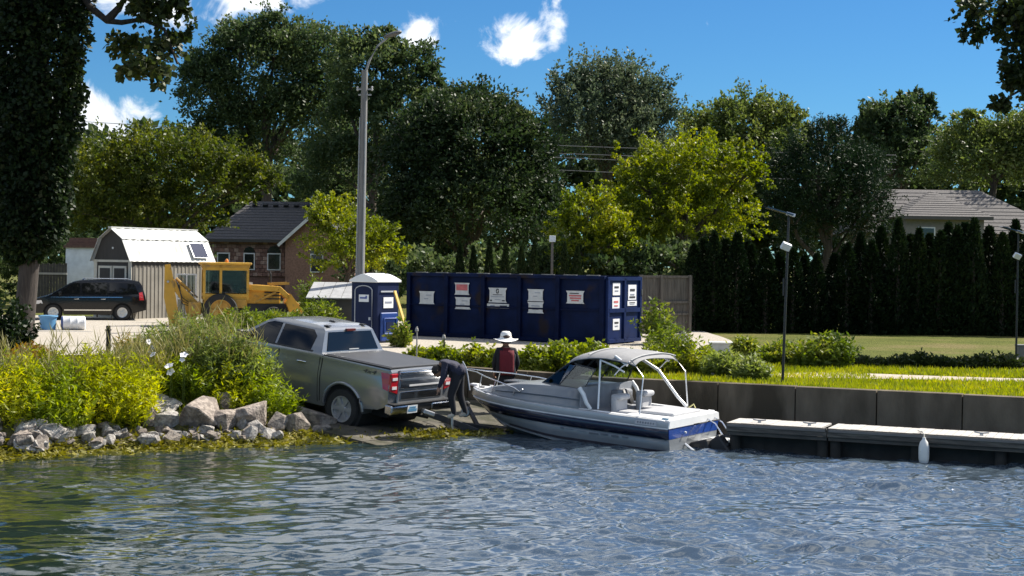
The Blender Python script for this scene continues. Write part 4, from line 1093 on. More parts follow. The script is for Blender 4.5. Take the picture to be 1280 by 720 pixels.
def grey_house():
    Y = 112
    a = at_y(1108, 270, Y); zE = a.z - ZU; zR = at_y(1178, 240, Y + 4).z - ZU
    root = thing('grey_house', 'stucco house with grey hipped shingle roof behind the cedar hedge', 'house', (a.x, a.y, ZU - .03))
    sh = shingle_mat('shingle_grey', (.135, .125, .12)); st = mat('stucco', (.22, .20, .18), .9, var=.1)
    x = lambda px: at_y(px, 260, Y).x - a.x
    gl = mat('window_dark', (.015, .018, .02), .08)
    white = mat('trim_white', (.72, .72, .70), .6)
    def hip(x0, x1, y0, y1, zb, zt, rx0, rx1, ry0, ry1, nm):
        mb = MB().add([(x0, y0, zb), (x1, y0, zb), (x1, y1, zb), (x0, y1, zb), (rx0, ry0, zt), (rx1, ry1, zt)], [(0, 1, 5, 4), (1, 2, 5), (2, 3, 4, 5), (3, 0, 4), (3, 2, 1, 0)])
        rf = mb.build(nm, sh, root)
        n = 12
        R = [Vector(v) for v in mb.v]
        for (i0, i1, j0, j1) in ((0, 1, 4, 5), (1, 2, 5, 5), (3, 0, 4, 4)):
            nn = (R[i1] - R[i0]).cross(R[j0] - R[i0]).normalized(); nn = nn if nn.z > 0 else -nn
            for k in range(n):
                f0, f1 = k / n, min(1, (k + 1) / n + .01)
                A = [R[i0].lerp(R[j0], f) for f in (f0, f1)]; B = [R[i1].lerp(R[j1], f) for f in (f0, f1)]
                MB().add([A[0] + nn * .07, B[0] + nn * .07, B[1] + nn * .03, A[1] + nn * .03, A[0] + nn * .008, B[0] + nn * .008, B[1] + nn * .008, A[1] + nn * .008],
                         [(0, 1, 2, 3), (7, 6, 5, 4), (0, 4, 5, 1), (1, 5, 6, 2), (2, 6, 7, 3), (3, 7, 4, 0)]).build('shingle_course', sh, rf)
        return rf
    # main block
    xe = x(1345)
    MB().box(((x(1100) + xe) / 2, 7.5, zE / 2 - .6), (xe - x(1100), 9, zE - 1.2)).build('wall', st, root)
    hip(x(1082), x(1360), 2.4, 12.6, zE - 1.2, zR + .35, x(1130), x(1262), 7.5, 7.5, 'roof')
    # hipped wing toward the lawn
    MB().box(((x(1134) + x(1232)) / 2, 2.6, zE / 2), (x(1232) - x(1134), 4.6, zE)).build('wing_wall', st, root)
    xm = x(1180)
    rf = hip(x(1124), x(1240), -.4, 6.5, zE, zR + .05, xm - .02, xm + .02, 3.2, 3.4, 'wing_roof')
    MB().box(((x(1124) + x(1240)) / 2, -.43, zE - .09), (x(1240) - x(1124), .06, .22)).build('fascia', mat('fascia_brown', (.08, .07, .06), .6), root)
    for px in (1160, 1205):
        f = MB().box((x(px), .27, zE - 1.5), (1.3, .1, 1.5)).build('window', white, root); MB().box((x(px), .21, zE - 1.5), (1.1, .03, 1.3)).build('pane', gl, f)
grey_house()

def low_shed():
    Y = 56; a = at_y(383, 372, Y); b = at_y(442, 372, Y); zt = at_y(400, 358, Y).z - ZU; zl = a.z - ZU; w = b.x - a.x
    root = thing('low_shed', 'low dark shed with a flat grey roof behind the toilet cabin', 'shed', (a.x, a.y, ZU - .03))
    MB().box((w / 2 + .1, 1.0, zl / 2), (w - .2, 1.9, zl)).build('wall', mat('shed_dark', (.05, .048, .045), .8), root)
    for k in range(4): MB().add([(w * k / 4, -.15, zl + .02), (w * (k + 1) / 4 - .02, -.15, zl + .02), (w * (k + 1) / 4 - .02, 2.1, zt + .15), (w * k / 4, 2.1, zt + .15)], [(0, 1, 2, 3)]).build('roof_sheet', mat('grey_sheet', (.33, .33, .33), .6, var=.15), root, solid=.04)
low_shed()

# ------------------------------------------------------------------ portable toilet
def toilet():
    Y = 48.6; c = at_y(472, 330, Y)
    root = thing('portable_toilet', 'dark blue portable toilet cabin with white domed roof beside the waste container', 'portable toilet', (c.x, c.y, ZU - .02), math.radians(-35))
    # local: door faces -y, right side faces +x ; near corner at origin => body spans x -w..0, y 0..d
    navy = mat('toilet_navy', (.010, .017, .055), .5, var=.2, scale=2, spec=.2); blue = mat('toilet_blue', (.015, .05, .22), .4, var=.12, scale=2); w, d, h = 1.12, 1.12, 2.02
    wht = mat('toilet_white', (.78, .79, .80), .5, var=.05); gry = mat('toilet_grey', (.42, .44, .47), .5)
    cx, cy = -w / 2, d / 2
    MB().box((cx, cy, .06), (w + .06, d + .06, .12)).build('skid', mat('skid', (.05, .05, .05), .7), root)
    MB().box((cx, cy, h / 2 + .1), (w, d, h - .1)).build('cabin', navy, root, bevel=.03)
    # arched roof, curved from left to right across the door
    prof = [(-w - .05, 0), (-w - .05, .07), (-w * .85, .17), (-w * .62, .26), (-w * .5, .28), (-w * .38, .26), (-w * .15, .17), (.05, .07), (.05, 0)]
    MB().prism(prof, -.07, d + .07, Matrix(((1, 0, 0, 0), (0, 0, 1, 0), (0, 1, 0, h + .03), (0, 0, 0, 1)))).build('roof', wht, root, smooth=30, bevel=.015)
    for k in (-.3, 0, .3): MB().box((cx + k, cy, h + (.32 if k == 0 else .26)), (.05, d * .8, .02)).build('roof_rib', wht, root)
    pts = [(-w * .83, .18), (-w * .17, .18), (-w * .17, 1.75)] + [(-w / 2 + w * .33 * math.cos(a), 1.78 + .16 * math.sin(a)) for a in np.linspace(.1, math.pi - .1, 8)] + [(-w * .83, 1.75)]
    dr = MB().prism(pts, -.03, .02, Matrix(((1, 0, 0, 0), (0, 0, 1, 0), (0, 1, 0, 0), (0, 0, 0, 1)))).build('door', navy, root)
    tr = MB(); tr.tube([(x, -.035, z) for x, z in pts] + [(pts[0][0], -.035, pts[0][1])], .018, 6); tr.build('door_frame', gry, dr)
    MB().box((cx + .02, -.04, 1.52), (.42, .015, .24)).build('sign', wht, dr)
    MB().box((cx + .0, -.05, 1.53), (.30, .008, .05)).build('sign_print', mat('print_blue', (.06, .10, .35), .5), dr); MB().box((cx + .13, -.05, 1.56), (.06, .008, .09)).build('sign_print', mat('print_blue', (.06, .10, .35), .5), dr)
    MB().box((cx + .28, -.045, .85), (.07, .03, .1)).build('latch', gry, dr)
    MB().box((.02, cy, 1.75), (.03, .8, .05)).build('vent_louver', gry, root)
    MB().box((.012, cy, 1.38), (.012, .5, .36)).build('notice', wht, root)
    MB().box((.021, cy, 1.39), (.006, .34, .06)).build('notice_print', mat('print_grey', (.25, .27, .33), .6), root)
    tk = MB().box((.04, cy, .58), (.09, .86, .95)).build('sink_recess', blue, root, bevel=.05, segs=3)
    MB().tube([(.1, cy - .3, .35), (.1, cy - .3, .86), (.1, cy + .3, .86), (.1, cy + .3, .35), (.1, cy - .3, .35)], .03, 8).build('recess_rim', blue, tk, smooth=50)
    MB().box((.09, cy, .6), (.02, .36, .28)).build('recess_opening', navy, tk)
    return root
toilet()

# ------------------------------------------------------------------ roll-off container
def dumpster():
    b = math.radians(33); c = at_y(757, 331, 49.6)
    Ld, Wd, Hh = 8.25, 2.4, 2.3
    root = thing('waste_container', 'long dark blue steel roll-off waste container with white notices', 'container', (c.x, c.y, ZU - .02), -b)
    # local: long face on y=0 facing -y, body spans x -L..0, y 0..W ; end face x=0
    nv = mat('container_blue', (.0035, .010, .042), .6, var=.35, scale=1.6, bump=.15, bscale=6, spec=.12, wear=((.022, .016, .018), 1.1, .56)); nd = mat('container_rib', (.0025, .007, .032), .6, var=.3, spec=.12)
    br = mat('container_blue_lit', (.005, .016, .075), .5, var=.2, scale=2, spec=.2)  # same blue brightened for the end gate: sunlight put into the colour
    rust = mat('steel_worn', (.22, .21, .20), .5, .5, var=.3)
    for y in (.02, Wd - .02): MB().box((-Ld / 2, y + (.03 if y < 1 else -.03), Hh / 2 + .08), (Ld - .08, .06, Hh - .16)).build('side_wall', nv, root)
    MB().box((-Ld + .03, Wd / 2, Hh / 2 + .08), (.06, Wd - .1, Hh - .16)).build('front_wall', nv, root); MB().box((-Ld / 2, Wd / 2, .2), (Ld - .1, Wd - .1, .12)).build('floor_plate', nv, root)
    # ribs
    pxs = [512, 559, 605, 650, 698, 757]
    xs = []
    for px in pxs:
        d = ray(px, 400); A = np.array([[math.cos(b), d.x], [-math.sin(b), d.y]]); v = np.linalg.solve(np.array([[math.cos(b), -d.x], [-math.sin(b), -d.y]]), np.array([-c.x, -c.y])); xs.append(float(v[0]))
    xs[0] = -Ld + .08; xs[-1] = -.08
    for x in xs: MB().box((x, -.05, Hh / 2 + .06), (.16, .14, Hh - .1)).build('rib', nd, root, bevel=.012)
    MB().box((-Ld / 2, -.02, Hh), (Ld + .04, .16, .12)).build('top_rail', nv, root, bevel=.015); MB().box((-Ld / 2, Wd, Hh), (Ld, .14, .12)).build('top_rail', nv, root)
    MB().box((-Ld / 2, -.02, .14), (Ld, .14, .14)).build('bottom_rail', nd, root); MB().box((-Ld / 2, -.015, Hh * .52), (Ld - .2, .05, .06)).build('middle_rail', nd, root)
    for k in range(9): MB().box((-Ld * (k + .5) / 9.2, -.03, Hh + .075), (.5, .1, .03)).build('cover_clip', rust, root)
    for y in (.4, Wd - .4): MB().box((-Ld / 2, y, .06), (Ld, .18, .13)).build('skid_rail', nd, root)
    # end gate
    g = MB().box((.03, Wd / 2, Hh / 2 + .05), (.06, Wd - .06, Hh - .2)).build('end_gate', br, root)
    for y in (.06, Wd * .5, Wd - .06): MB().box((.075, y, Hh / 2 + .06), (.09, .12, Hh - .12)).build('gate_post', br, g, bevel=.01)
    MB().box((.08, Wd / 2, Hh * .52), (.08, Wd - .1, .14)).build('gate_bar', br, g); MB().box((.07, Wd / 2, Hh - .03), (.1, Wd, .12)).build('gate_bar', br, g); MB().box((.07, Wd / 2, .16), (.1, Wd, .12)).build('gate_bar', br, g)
    for z in (.5, 1.1, 1.8): MB().tube([(.12, Wd - .02, z - .1), (.12, Wd - .02, z + .1)], .035, 8).build('hinge', rust, g)
    # notices
    pw = mat('notice_white', (.60, .60, .58), .6, var=.1, scale=6); pk = mat('notice_red', (.55, .14, .14), .6, var=.2, scale=8); tx = mat('print_grey', (.25, .27, .33), .6); bk = mat('print_black', (.03, .03, .035), .6)
    def note(px, py, wpx, hpx, style):
        d = ray(px, py); v = np.linalg.solve(np.array([[math.cos(b), -d.x], [-math.sin(b), -d.y]]), np.array([-c.x, -c.y])); x = float(v[0]); dist = v[1] * d.y
        z = (CAM_Z + d.z * v[1]) - (ZU - .02); w = wpx / F_PX * dist / math.cos(b) * 1.02; h = hpx / F_PX * dist
        poly = [(x - w * .5, z + h / 2), (x - w * .43, z + h * .3), (x - w * .43, z - h * .36), (x - w * .5, z - h / 2), (x + w * .5, z - h / 2), (x + w * .43, z - h * .36), (x + w * .43, z + h * .3), (x + w * .5, z + h / 2)]
        if style == 'sq': poly = [(x - w / 2, z - h / 2), (x + w / 2, z - h / 2), (x + w / 2, z + h / 2), (x - w / 2, z + h / 2)]
        n_ = MB().prism(poly, -.03, -.022, Matrix(((1, 0, 0, 0), (0, 0, 1, 0), (0, 1, 0, 0), (0, 0, 0, 1)))).build('notice', pw, root)
        def bar(dx, dz, ww, hh, m_): MB().box((x + dx * w, -.036, z + dz * h), (ww * w, .006, hh * h)).build('print', m_, n_)
        if style == 'red': bar(0, .12, .74, .5, pk)
        elif style == 'redtext':
            bar(-.05, .3, .5, .07, bk); bar(0, .12, .66, .12, pk); bar(.02, -.08, .6, .12, pk); bar(0, -.26, .4, .1, pk)
        elif style == 'grey': bar(.12, .2, .34, .05, tx); bar(-.02, -.08, .26, .05, tx)
        elif style == 'text': bar(0, .15, .5, .07, tx); bar(0, -.12, .36, .12, bk)
        elif style == 'logo':
            for k in range(2):
                pts = [(x + (-.0 + .055 * math.cos(a)) * w, z + (.28 + (.05 if k else -.05) + .085 * math.sin(a)) * h) for a in np.linspace(math.pi * (.0 if k else 1), math.pi * (1.25 if k else 2.25), 10)]
                mb = MB(); mb.tube([(p[0], -.036, p[1]) for p in pts], .018, 5); mb.build('emblem', bk, n_)
            bar(0, .03, .5, .04, bk); bar(0, -.1, .72, .035, tx); bar(-.34, -.36, .1, .1, bk); bar(.32, -.36, .14, .08, bk); bar(0, -.3, .3, .035, tx)
        elif style == 'sq': bar(-.25, 0, .2, .3, tx); bar(.25, 0, .32, .3, bk)
    note(534, 372, 20, 16, 'grey'); note(578, 361, 19, 15, 'red'); note(579, 379, 20, 15, 'grey'); note(622.5, 369, 23, 18.5, 'logo'); note(623, 382.5, 27, 5.5, 'sq'); note(670, 369, 20, 15, 'grey'); note(670, 384.5, 20, 14, 'text'); note(719.5, 371.5, 22, 16, 'redtext')
    def gnote(y, z, w, h, red=False, logo=False):
        n_ = MB().box((.068, y, z), (.012, w, h)).build('notice', mat('notice_lit', (.78, .78, .80), .6, var=.05), g)  # whiter than the long-face notices: sunlight on the end put into the colour
        MB().box((.078, y, z + h * .15), (.006, w * .6, h * .16)).build('print', pk if red else bk, n_); MB().box((.078, y, z - h * .15), (.006, w * .5, h * .1)).build('print', pk if red else tx, n_)
        if logo: MB().box((.078, y, z - h * .32), (.006, w * .7, h * .12)).build('print', bk, n_)
    gnote(Wd * .27, 1.92, .5, .42); gnote(Wd * .26, 1.42, .5, .44, True); gnote(Wd * .28, .72, .46, .38); gnote(Wd * .74, 1.8, .58, .52, False, True); gnote(Wd * .74, 1.42, .66, .17)
dumpster()
def leaning_bar():
    a = at_y(509, 385, 47.9); b = at_y(503, 364, 48.2)
    o = thing('yellow_bar', 'yellow bar leaning between the toilet cabin and the waste container', 'bar', (a.x + .15, a.y, ZU))
    d = (b - a); MB().bar((0, 0, 0), Vector((d.x * 3.3 , d.y * 2, (b.z - ZU))), .09, .05).build('painted_end', mat('yellow_paint', (.55, .34, .02), .5), o)
leaning_bar()

# ------------------------------------------------------------------ board fence right of the container
def fence():
    a = at_y(800, 400, 58); b = at_y(871, 400, 59.5); w = b.x - a.x; h = at_y(830, 344, 58).z - ZU
    root = thing('board_fence', 'weathered grey board fence panel between the container and the cedar hedge', 'fence', (a.x, a.y, ZU - .02), math.atan2(b.y - a.y, w))
    wd = mat('fence_wood', (.115, .10, .085), .9, var=.35, scale=3, stretch=(6, 6, .5)); n = 16
    for i in range(n): MB().box((w * (i + .5) / n, .0, h / 2), (w / n - .015, .025, h - .06 + .05 * math.sin(i * 2.7))).build('board', wd, root)
    for z in (.35 * h, .55 * h, h - .04): MB().box((w / 2, -.05, z), (w, .06, .09)).build('rail', wd, root)
    for x in (0, w * .4, w): MB().box((x, -.06, h / 2), (.12, .12, h + .05)).build('post', wd, root)
fence()

# ------------------------------------------------------------------ lamp post, light poles, wires
def lamp_post():
    Y = 58; b = at_y(450, 330, Y); s = Y / F_PX
    root = thing('lamp_post', 'tall grey lamp post with curved arm and lamp head', 'lamp post', (b.x, b.y, ZU - .05))
    pm = mat('pole_grey', (.20, .195, .19), .75, var=.25, scale=3, stretch=(5, 5, .4)); lt = mat('conduit', (.34, .34, .34), .5, .4)
    t = at_y(456, 86, Y); top = Vector((t.x - b.x, 0, t.z - ZU))
    MB().tube([(0, 0, 0), top * .5, top], [.17, .15, .12], 12).build('pole', pm, root, smooth=50)
    MB().tube([(-.16, -.06, 0), top * .5 + Vector((-.155, -.06, 0)), top * .82 + Vector((-.14, -.06, 0))], .03, 8).build('conduit', lt, root, smooth=50)
    MB().tube([(.1, -.16, 0), top * .5 + Vector((.09, -.15, 0)), top * .8 + Vector((.08, -.14, 0))], .03, 8).build('conduit', lt, root, smooth=50)
    def w(px, py): p = at_y(px, py, Y); return Vector((p.x - b.x, p.y - b.y, p.z - ZU))
    MB().tube([w(456, 92), w(462, 74), w(472, 56), w(484, 46)], [.05, .045, .04, .035], 8).build('arm', lt, root, smooth=50)
    e = w(492, 41); hd = MB().lathe([(.05, -.4), (.11, -.3), (.17, -.1), (.18, .1), (.12, .28), (.03, .34)], 12, Matrix.Translation(e) @ Matrix.Rotation(math.radians(72), 4, 'Y') @ Matrix.Scale(.55, 4, (1, 0, 0))).build('lamp_head', mat('lamp_grey', (.13, .13, .13), .5, .3), root, smooth=50)
    for k, z in enumerate((110, 117)):
        MB().bar(w(448, z), w(464, z), .06, .06).build('cross_bracket', lt, root)
    for px in (447, 465): MB().lathe([(.03, 0), (.05, .05), (.03, .1), (.05, .14), (.02, .18)], 8, Matrix.Translation(w(px, 112))).build('insulator', mat('insul', (.5, .5, .5), .3), root)
lamp_post()
def wires():
    wm = mat('cable', (.12, .12, .13), .6)
    for k, (y0, y1) in enumerate(((138, 172), (146, 190), (161, 206), (150, 181))):
        a = at_y(-260, y0 - 12, 126); b = at_y(1120, y1 + 22, 126); pts = []
        for i in range(25):
            f = i / 24; p = a.lerp(b, f); p.z -= 1.4 * 4 * f * (1 - f) * .5; pts.append(p - a)
        o = MB().tube(pts, .03, 5).build('power_line', wm); o.location = a
        tag(o, 'thin dark overhead power line strung behind the trees', 'power line', 'overhead power lines')
wires()
def solar_pole(px, by, ty, label, flip=1):
    b = at_z(px, by, ZU); Y = b.y; b.z = H(b.x, b.y) - .05
    root = thing('light_pole', label, 'light pole', b)
    dk = mat('pole_black', (.02, .02, .02), .5); lt = mat('lamp_white', (.72, .73, .74), .4)
    t = at_y(px + (8 if px < 1200 else 3), ty, Y); top = t - b
    MB().tube([(0, 0, 0), top * .5, top], [.034, .03, .026], 10).build('pole', dk, root, smooth=50)
    MB().lathe([(.12, 0), (.12, .03), (.06, .05)], 10).build('base_plate', dk, root)
    MB().box(top + Vector((-.22, .0, .07)), (.62, .34, .03), Matrix.Rotation(.28, 3, 'Y')).build('solar_panel', mat('cells', (.012, .016, .05), .12, spec=.8), root)
    MB().box(top + Vector((.04, -.02, .0)), (.2, .12, .07), Matrix.Rotation(.25, 3, 'Y')).build('panel_bracket', lt, root)
    q = top * .81
    h = MB().box(q + Vector((-.06, -.12, .02)), (.22, .1, .17), Matrix.Rotation(.5, 3, 'X') @ Matrix.Rotation(.4, 3, 'Y')).build('floodlight', lt, root, bevel=.015)
    MB().box(q + Vector((0, -.05, -.08)), (.08, .1, .06)).build('mount', dk, root)
    MB().tube([q * .75 + Vector((-.06, 0, -.3)), q * .75 + Vector((-.06, 0, .1))], .025, 8).build('sensor_tube', dk, root)
solar_pole(978, 482, 268, 'slim black solar light pole standing near the sea wall')
solar_pole(1270, 450, 290, 'slim black solar light pole farther back on the lawn')
o = thing('utility_box', 'low pale grey utility box on the lawn', 'utility box', at_z(902, 442, ZU), 0)
MB().box((0, 0, .16), (.75, .5, .32)).build('body', mat('box_grey', (.42, .43, .40), .7), o, bevel=.02); MB().box((0, 0, .34), (.8, .55, .05)).build('lid', mat('box_lid', (.55, .55, .52), .7), o, bevel=.01)
o = thing('utility_box', 'small dark grey box at the foot of the farther light pole', 'utility box', at_z(1277, 448, ZU), 0)
MB().box((0, 0, .2), (.3, .3, .4)).build('body', mat('box_dark', (.16, .16, .15), .7), o, bevel=.02); MB().box((0, 0, .41), (.34, .34, .04)).build('lid', mat('box_dark2', (.2, .2, .2), .7), o)
o = thing('signal_post', 'thin wooden post with white box behind the container', 'post', (at_y(690, 330, 70).x, 70, ZU))
zt = at_y(690, 296, 70).z - ZU
MB().box((0, 0, zt / 2), (.12, .12, zt)).build('post', mat('post_wood', (.16, .14, .12), .8), o); MB().box((0, -.08, zt - .1), (.3, .12, .3)).build('box', mat('lamp_white', (.72, .73, .74), .4), o, bevel=.02)
p = on_ground(135, 446); o = thing('stake', 'dark wooden stake standing in the bank herbs', 'stake', (p.x, p.y, p.z - .1))
h = at_y(135, 407, p.y).z - p.z + .1; mb = MB(); mb.tube([(0, 0, 0), (.01, 0, h * .6), (0, 0, h)], [.07, .065, .06], 8); mb.build('shaft', mat('stake_dark', (.02, .018, .016), .9), o); MB().box((0, 0, h - .12), (.15, .15, .03)).build('band', mat('stake_dark', (.02, .018, .016), .9), o)
# tubs by the minivan
p = at_z(60, 413, ZU)
o = thing('blue_tub', 'light blue plastic tub standing in front of the minivan', 'tub', p)
MB().lathe([(.27, 0), (.31, .5), (.34, .52), (.34, .56), (.29, .56), (.26, .1)], 18).build('tub_wall', mat('tub_blue', (.10, .27, .48), .5), o, smooth=40); MB().lathe([(.35, .5), (.355, .53), (.35, .56), (.33, .56)], 18).build('rim', mat('tub_rim', (.14, .33, .54), .5), o, smooth=40)
p = at_z(92, 413, ZU)
o = thing('white_drum', 'white drum with blue end lying beside the blue tub', 'drum', p, math.radians(20))
Mr = Matrix.Translation((0, 0, .27)) @ Matrix.Rotation(math.pi / 2, 4, 'Y')
MB().lathe([(.22, -.42), (.27, -.38), (.26, -.15), (.275, -.13), (.26, -.1), (.26, .1), (.275, .13), (.26, .15), (.27, .38), (.22, .42)], 18, Mr).build('drum_wall', mat('drum_white', (.72, .73, .75), .45), o, smooth=40)
MB().lathe([(.2, -.45), (.25, -.425), (.25, -.39)], 18, Mr).build('drum_end', mat('drum_blue', (.03, .06, .22), .5), o, smooth=40)
p = at_z(78, 415, ZU)
o = thing('pallet_board', 'thin grey board lying under the tub and the drum', 'board', p)
for k in range(3): MB().box((0, -.3 + .2 * k, .02), (2.2, .16, .04)).build('plank', mat('rail_wood', (.3, .28, .25), .8), o)
# ------------------------------------------------------------------ vehicle parts
rubber = mat('tyre_rubber', (.018, .018, .018), .8, var=.2, scale=10, bump=.3, bscale=60)
chrome = mat('chrome', (.62, .63, .64), .16, 1.0, var=.05)
dark_glass = mat('tinted_glass', (.006, .007, .008), .03, var=.05, spec=.45)
black_pl = mat('black_plastic', (.018, .018, .019), .55, var=.15)
under = mat('underbody', (.012, .012, .012), .9)
red_lens = mat('red_lens', (.42, .012, .02), .15, var=.1, coat=.6); clear_lens = mat('clear_lens', (.72, .70, .68), .12, var=.05, coat=.5)
def wheel(root, x, y, z, r, w, rim_m, side, spokes=6, nm='wheel'):
    """wheel turned about the local y axis, outer face toward side*y"""
    e = bpy.data.objects.new(nm, None); link(e, root); e.location = (x, y, z)
    M = Matrix.Rotation(-math.pi / 2 * side, 4, 'X')
    ri = r * .64
    MB().lathe([(ri, -w / 2), (r * .93, -w / 2), (r * .985, -w * .36), (r, -w * .15), (r, w * .15), (r * .985, w * .36), (r * .93, w / 2), (ri, w / 2), (ri - .02, w * .3), (ri - .02, -w * .3)], 36, M).build('tyre', rubber, e, smooth=40)
    mb = MB(); mb.lathe([(ri - .035, w * .2), (ri - .03, w * .46), (ri + .002, w * .49), (ri + .004, w * .3)], 32, M)
    mb.lathe([(.03, w * .1), (.095, w * .34), (.075, w * .44), (.02, w * .45)], 18, M)
    for k in range(spokes):
        a = 2 * math.pi * k / spokes; R3 = (M @ Matrix.Rotation(a, 4, 'Z'))
        vs = [Vector(v) for v in ((.05, -.04, w * .2), (ri - .02, -.05, w * .28), (ri - .02, .05, w * .28), (.05, .04, w * .2), (.05, -.03, w * .42), (ri - .02, -.042, w * .44), (ri - .02, .042, w * .44), (.05, .03, w * .42))]
        mb.add([R3 @ v for v in vs], [(3, 2, 1, 0), (4, 5, 6, 7), (0, 1, 5, 4), (1, 2, 6, 5), (2, 3, 7, 6), (3, 0, 4, 7)])
    mb.build('rim', rim_m, e, smooth=30)
    MB().lathe([(ri - .03, 0), (ri - .03, .02)], 24, M).build('brake_disc', under, e)
    return e
def arc(cx, cz, r, a0, a1, n):
    return [(cx + r * math.cos(a), cz + r * math.sin(a)) for a in np.linspace(math.radians(a0), math.radians(a1), n)]

# ------------------------------------------------------------------ pickup
def pickup():
    TT = Vector((-.822, .569, 0)).normalized(); TTR = Vector((TT.y, -TT.x, 0))
    corner = at_y(479, 500, 30.35)                     # left rear corner
    c = corner + TTR * 1.0 + TT * 1.15
    zc = .02 + .11 * ((Vector((c.x, c.y, 0)) - RO).dot(TF)) + .015
    M = frame((c.x, c.y, zc), (TT.x, TT.y, .11), (0, 0, 1)) @ Matrix.Scale(1.05, 4)
    root = thing('pickup_truck', 'silver grey crew cab pickup with black bed cover backed down the ramp', 'pickup truck', mtx=M)
    paint = mat('silver_paint', (.26, .268, .278), .26, .45, var=.06, scale=1.5, coat=.8)
    WR = .415; xf = 3.69
    def hw(x, z):
        if z < 1.36: w = 1.0 - .055 * ((z - .98) / .55) ** 2 + (.012 if .92 < z < 1.05 else 0)
        else: w = .985 - .02 * (z - 1.36) / .06 if z < 1.42 else .965 - .50 * (z - 1.42)
        if z > 1.85: w -= 2.2 * (z - 1.85) ** 1.6
        if x > 3.9: w -= .16 * ((x - 3.9) / .75) ** 2
        if x < -.95 and z < 1.5: w -= .035 * ((-.95 - x) / .2)
        return w
    body = [(-1.13, .66)] + [(-1.15, 1.0), (-1.16, 1.33), (-1.13, 1.385), (.60, 1.40), (.68, 1.44), (.83, 1.86), (.92, 1.915), (1.15, 1.945), (1.9, 1.955), (2.25, 1.93), (2.42, 1.87), (3.16, 1.40), (3.3, 1.345), (4.1, 1.29), (4.52, 1.2), (4.62, 1.08), (4.66, .6), (4.5, .40)]
    body += arc(xf, WR, .50, -2, 182, 17) + [(xf - .52, .38), (.56, .38)] + arc(0, WR, .50, -2, 182, 17)[0:] + [(-.55, .52), (-.9, .56)]
    sh_ = shell(body, [x * .35 for x in range(-3, 13)], [.5, .6, .75, .92, 1.05, 1.2, 1.33, 1.36, 1.42, 1.6, 1.75, 1.85, 1.89, 1.92], hw, crown=.012, ny=6)
    sh_.build('body', paint, root, smooth=35)
    MB().box((1.7, 0, .52), (5.2, 1.3, .3)).build('chassis', under, root)
    MB().box((1.9, 0, .40), (2.0, 1.8, .06)).build('running_board', black_pl, root)
    for sd in (-1, 1):
        # inner wheel wells
        for x in (0, xf): MB().lathe([(.49, -.35), (.49, .35)], 24, MX((x, sd * .58, WR + .02), math.pi / 2)).build('wheel_well', under, root)
        rim_ = mat('truck_alloy', (.42, .42, .43), .4, .5, var=.1); wheel(root, 0, sd * .86, WR, WR, .27, rim_, sd); wheel(root, xf, sd * .86, WR, WR, .27, rim_, sd)
        # flares
        for x in (0, xf):
            pts = [(px_, sd * (hw(px_, pz_) + .008), pz_) for px_, pz_ in arc(x, WR, .525, 4, 176, 18)]
            MB().tube(pts, .032, 8).build('wheel_arch', paint, root, smooth=50)
        # windows
        zc_ = [1.5, 1.6, 1.7, 1.8]
        MB_ = patch([(1.0, 1.455), (1.93, 1.455), (1.93, 1.86), (1.12, 1.85), (.98, 1.74)], [], zc_, hw, .008, sd); MB_.build('window', dark_glass, root, smooth=40)
        MB_ = patch([(2.0, 1.455), (2.93, 1.44), (2.88, 1.50), (2.40, 1.82), (2.25, 1.865), (2.0, 1.865)], [], zc_, hw, .008, sd); MB_.build('window', dark_glass, root, smooth=40)
        patch([(.93, 1.43), (3.02, 1.415), (3.02, 1.445), (.93, 1.46)], [1.5, 2, 2.5], [], hw, .012, sd).build('belt_trim', black_pl, root)
        # seams
        for x in (.69, 1.83, 2.96): patch([(x - .006, .45), (x + .006, .45), (x + .006, 1.36), (x - .006, 1.36)], [], [.6, .75, .92, 1.05, 1.2], hw, .003, sd, .01).build('door_seam', under, root)
        patch([(.615, .48), (.635, .48), (.635, 1.39), (.615, 1.39)], [], [.6, .75, .92, 1.05, 1.2], hw, .004, sd, .02).build('bed_seam', under, root)
        for x in (1.06, 2.16):
            y = sd * (hw(x, 1.2) + .03); MB().tube([(x, y - sd * .03, 1.2), (x + .03, y, 1.2), (x + .2, y, 1.2), (x + .23, y - sd * .03, 1.2)], .018, 8).build('door_handle', chrome, root, smooth=50)
        # mirror
        mr = MB().box((2.78, sd * 1.12, 1.50), (.14, .26, .24)).build('side_mirror', black_pl, root, bevel=.04, segs=3); MB().box((2.706, sd * 1.12, 1.50), (.006, .2, .18)).build('mirror_glass', chrome, mr)
        MB().bar((2.82, sd * .92, 1.44), (2.8, sd * 1.04, 1.46), .06, .04).build('mirror_arm', black_pl, mr)
        # tail lights wrap the corner
        tl = MB().prism([(sd * .745, .90), (sd * .972, .96), (sd * .972, 1.31), (sd * .77, 1.31)], -1.19, -1.135, Matrix(((0, 0, 1, 0), (1, 0, 0, 0), (0, 1, 0, 0), (0, 0, 0, 1)))).build('tail_light', red_lens, root, bevel=.012)
        patch([(-1.14, .97), (-1.02, 1.0), (-.93, 1.31), (-1.14, 1.31)], [], [1.1, 1.2], hw, .012, sd, .03).build('side_lens', red_lens, tl)
        MB().box((-1.194, sd * .865, 1.205), (.012, .15, .055)).build('clear_lens', clear_lens, tl); MB().box((-1.194, sd * .865, 1.03), (.012, .14, .06)).build('clear_lens', clear_lens, tl)
        # badge lettering on the bedside
        cu = bpy.data.curves.new('badge', 'FONT'); cu.body = '4x4'; cu.size = .15; cu.extrude = .002; cu.align_x = 'CENTER'; cu.shear = .25
        ob = bpy.data.objects.new('badge', cu); COL.objects.link(ob); dg = bpy.context.evaluated_depsgraph_get(); me = bpy.data.meshes.new_from_object(ob.evaluated_get(dg)); bpy.data.objects.remove(ob)
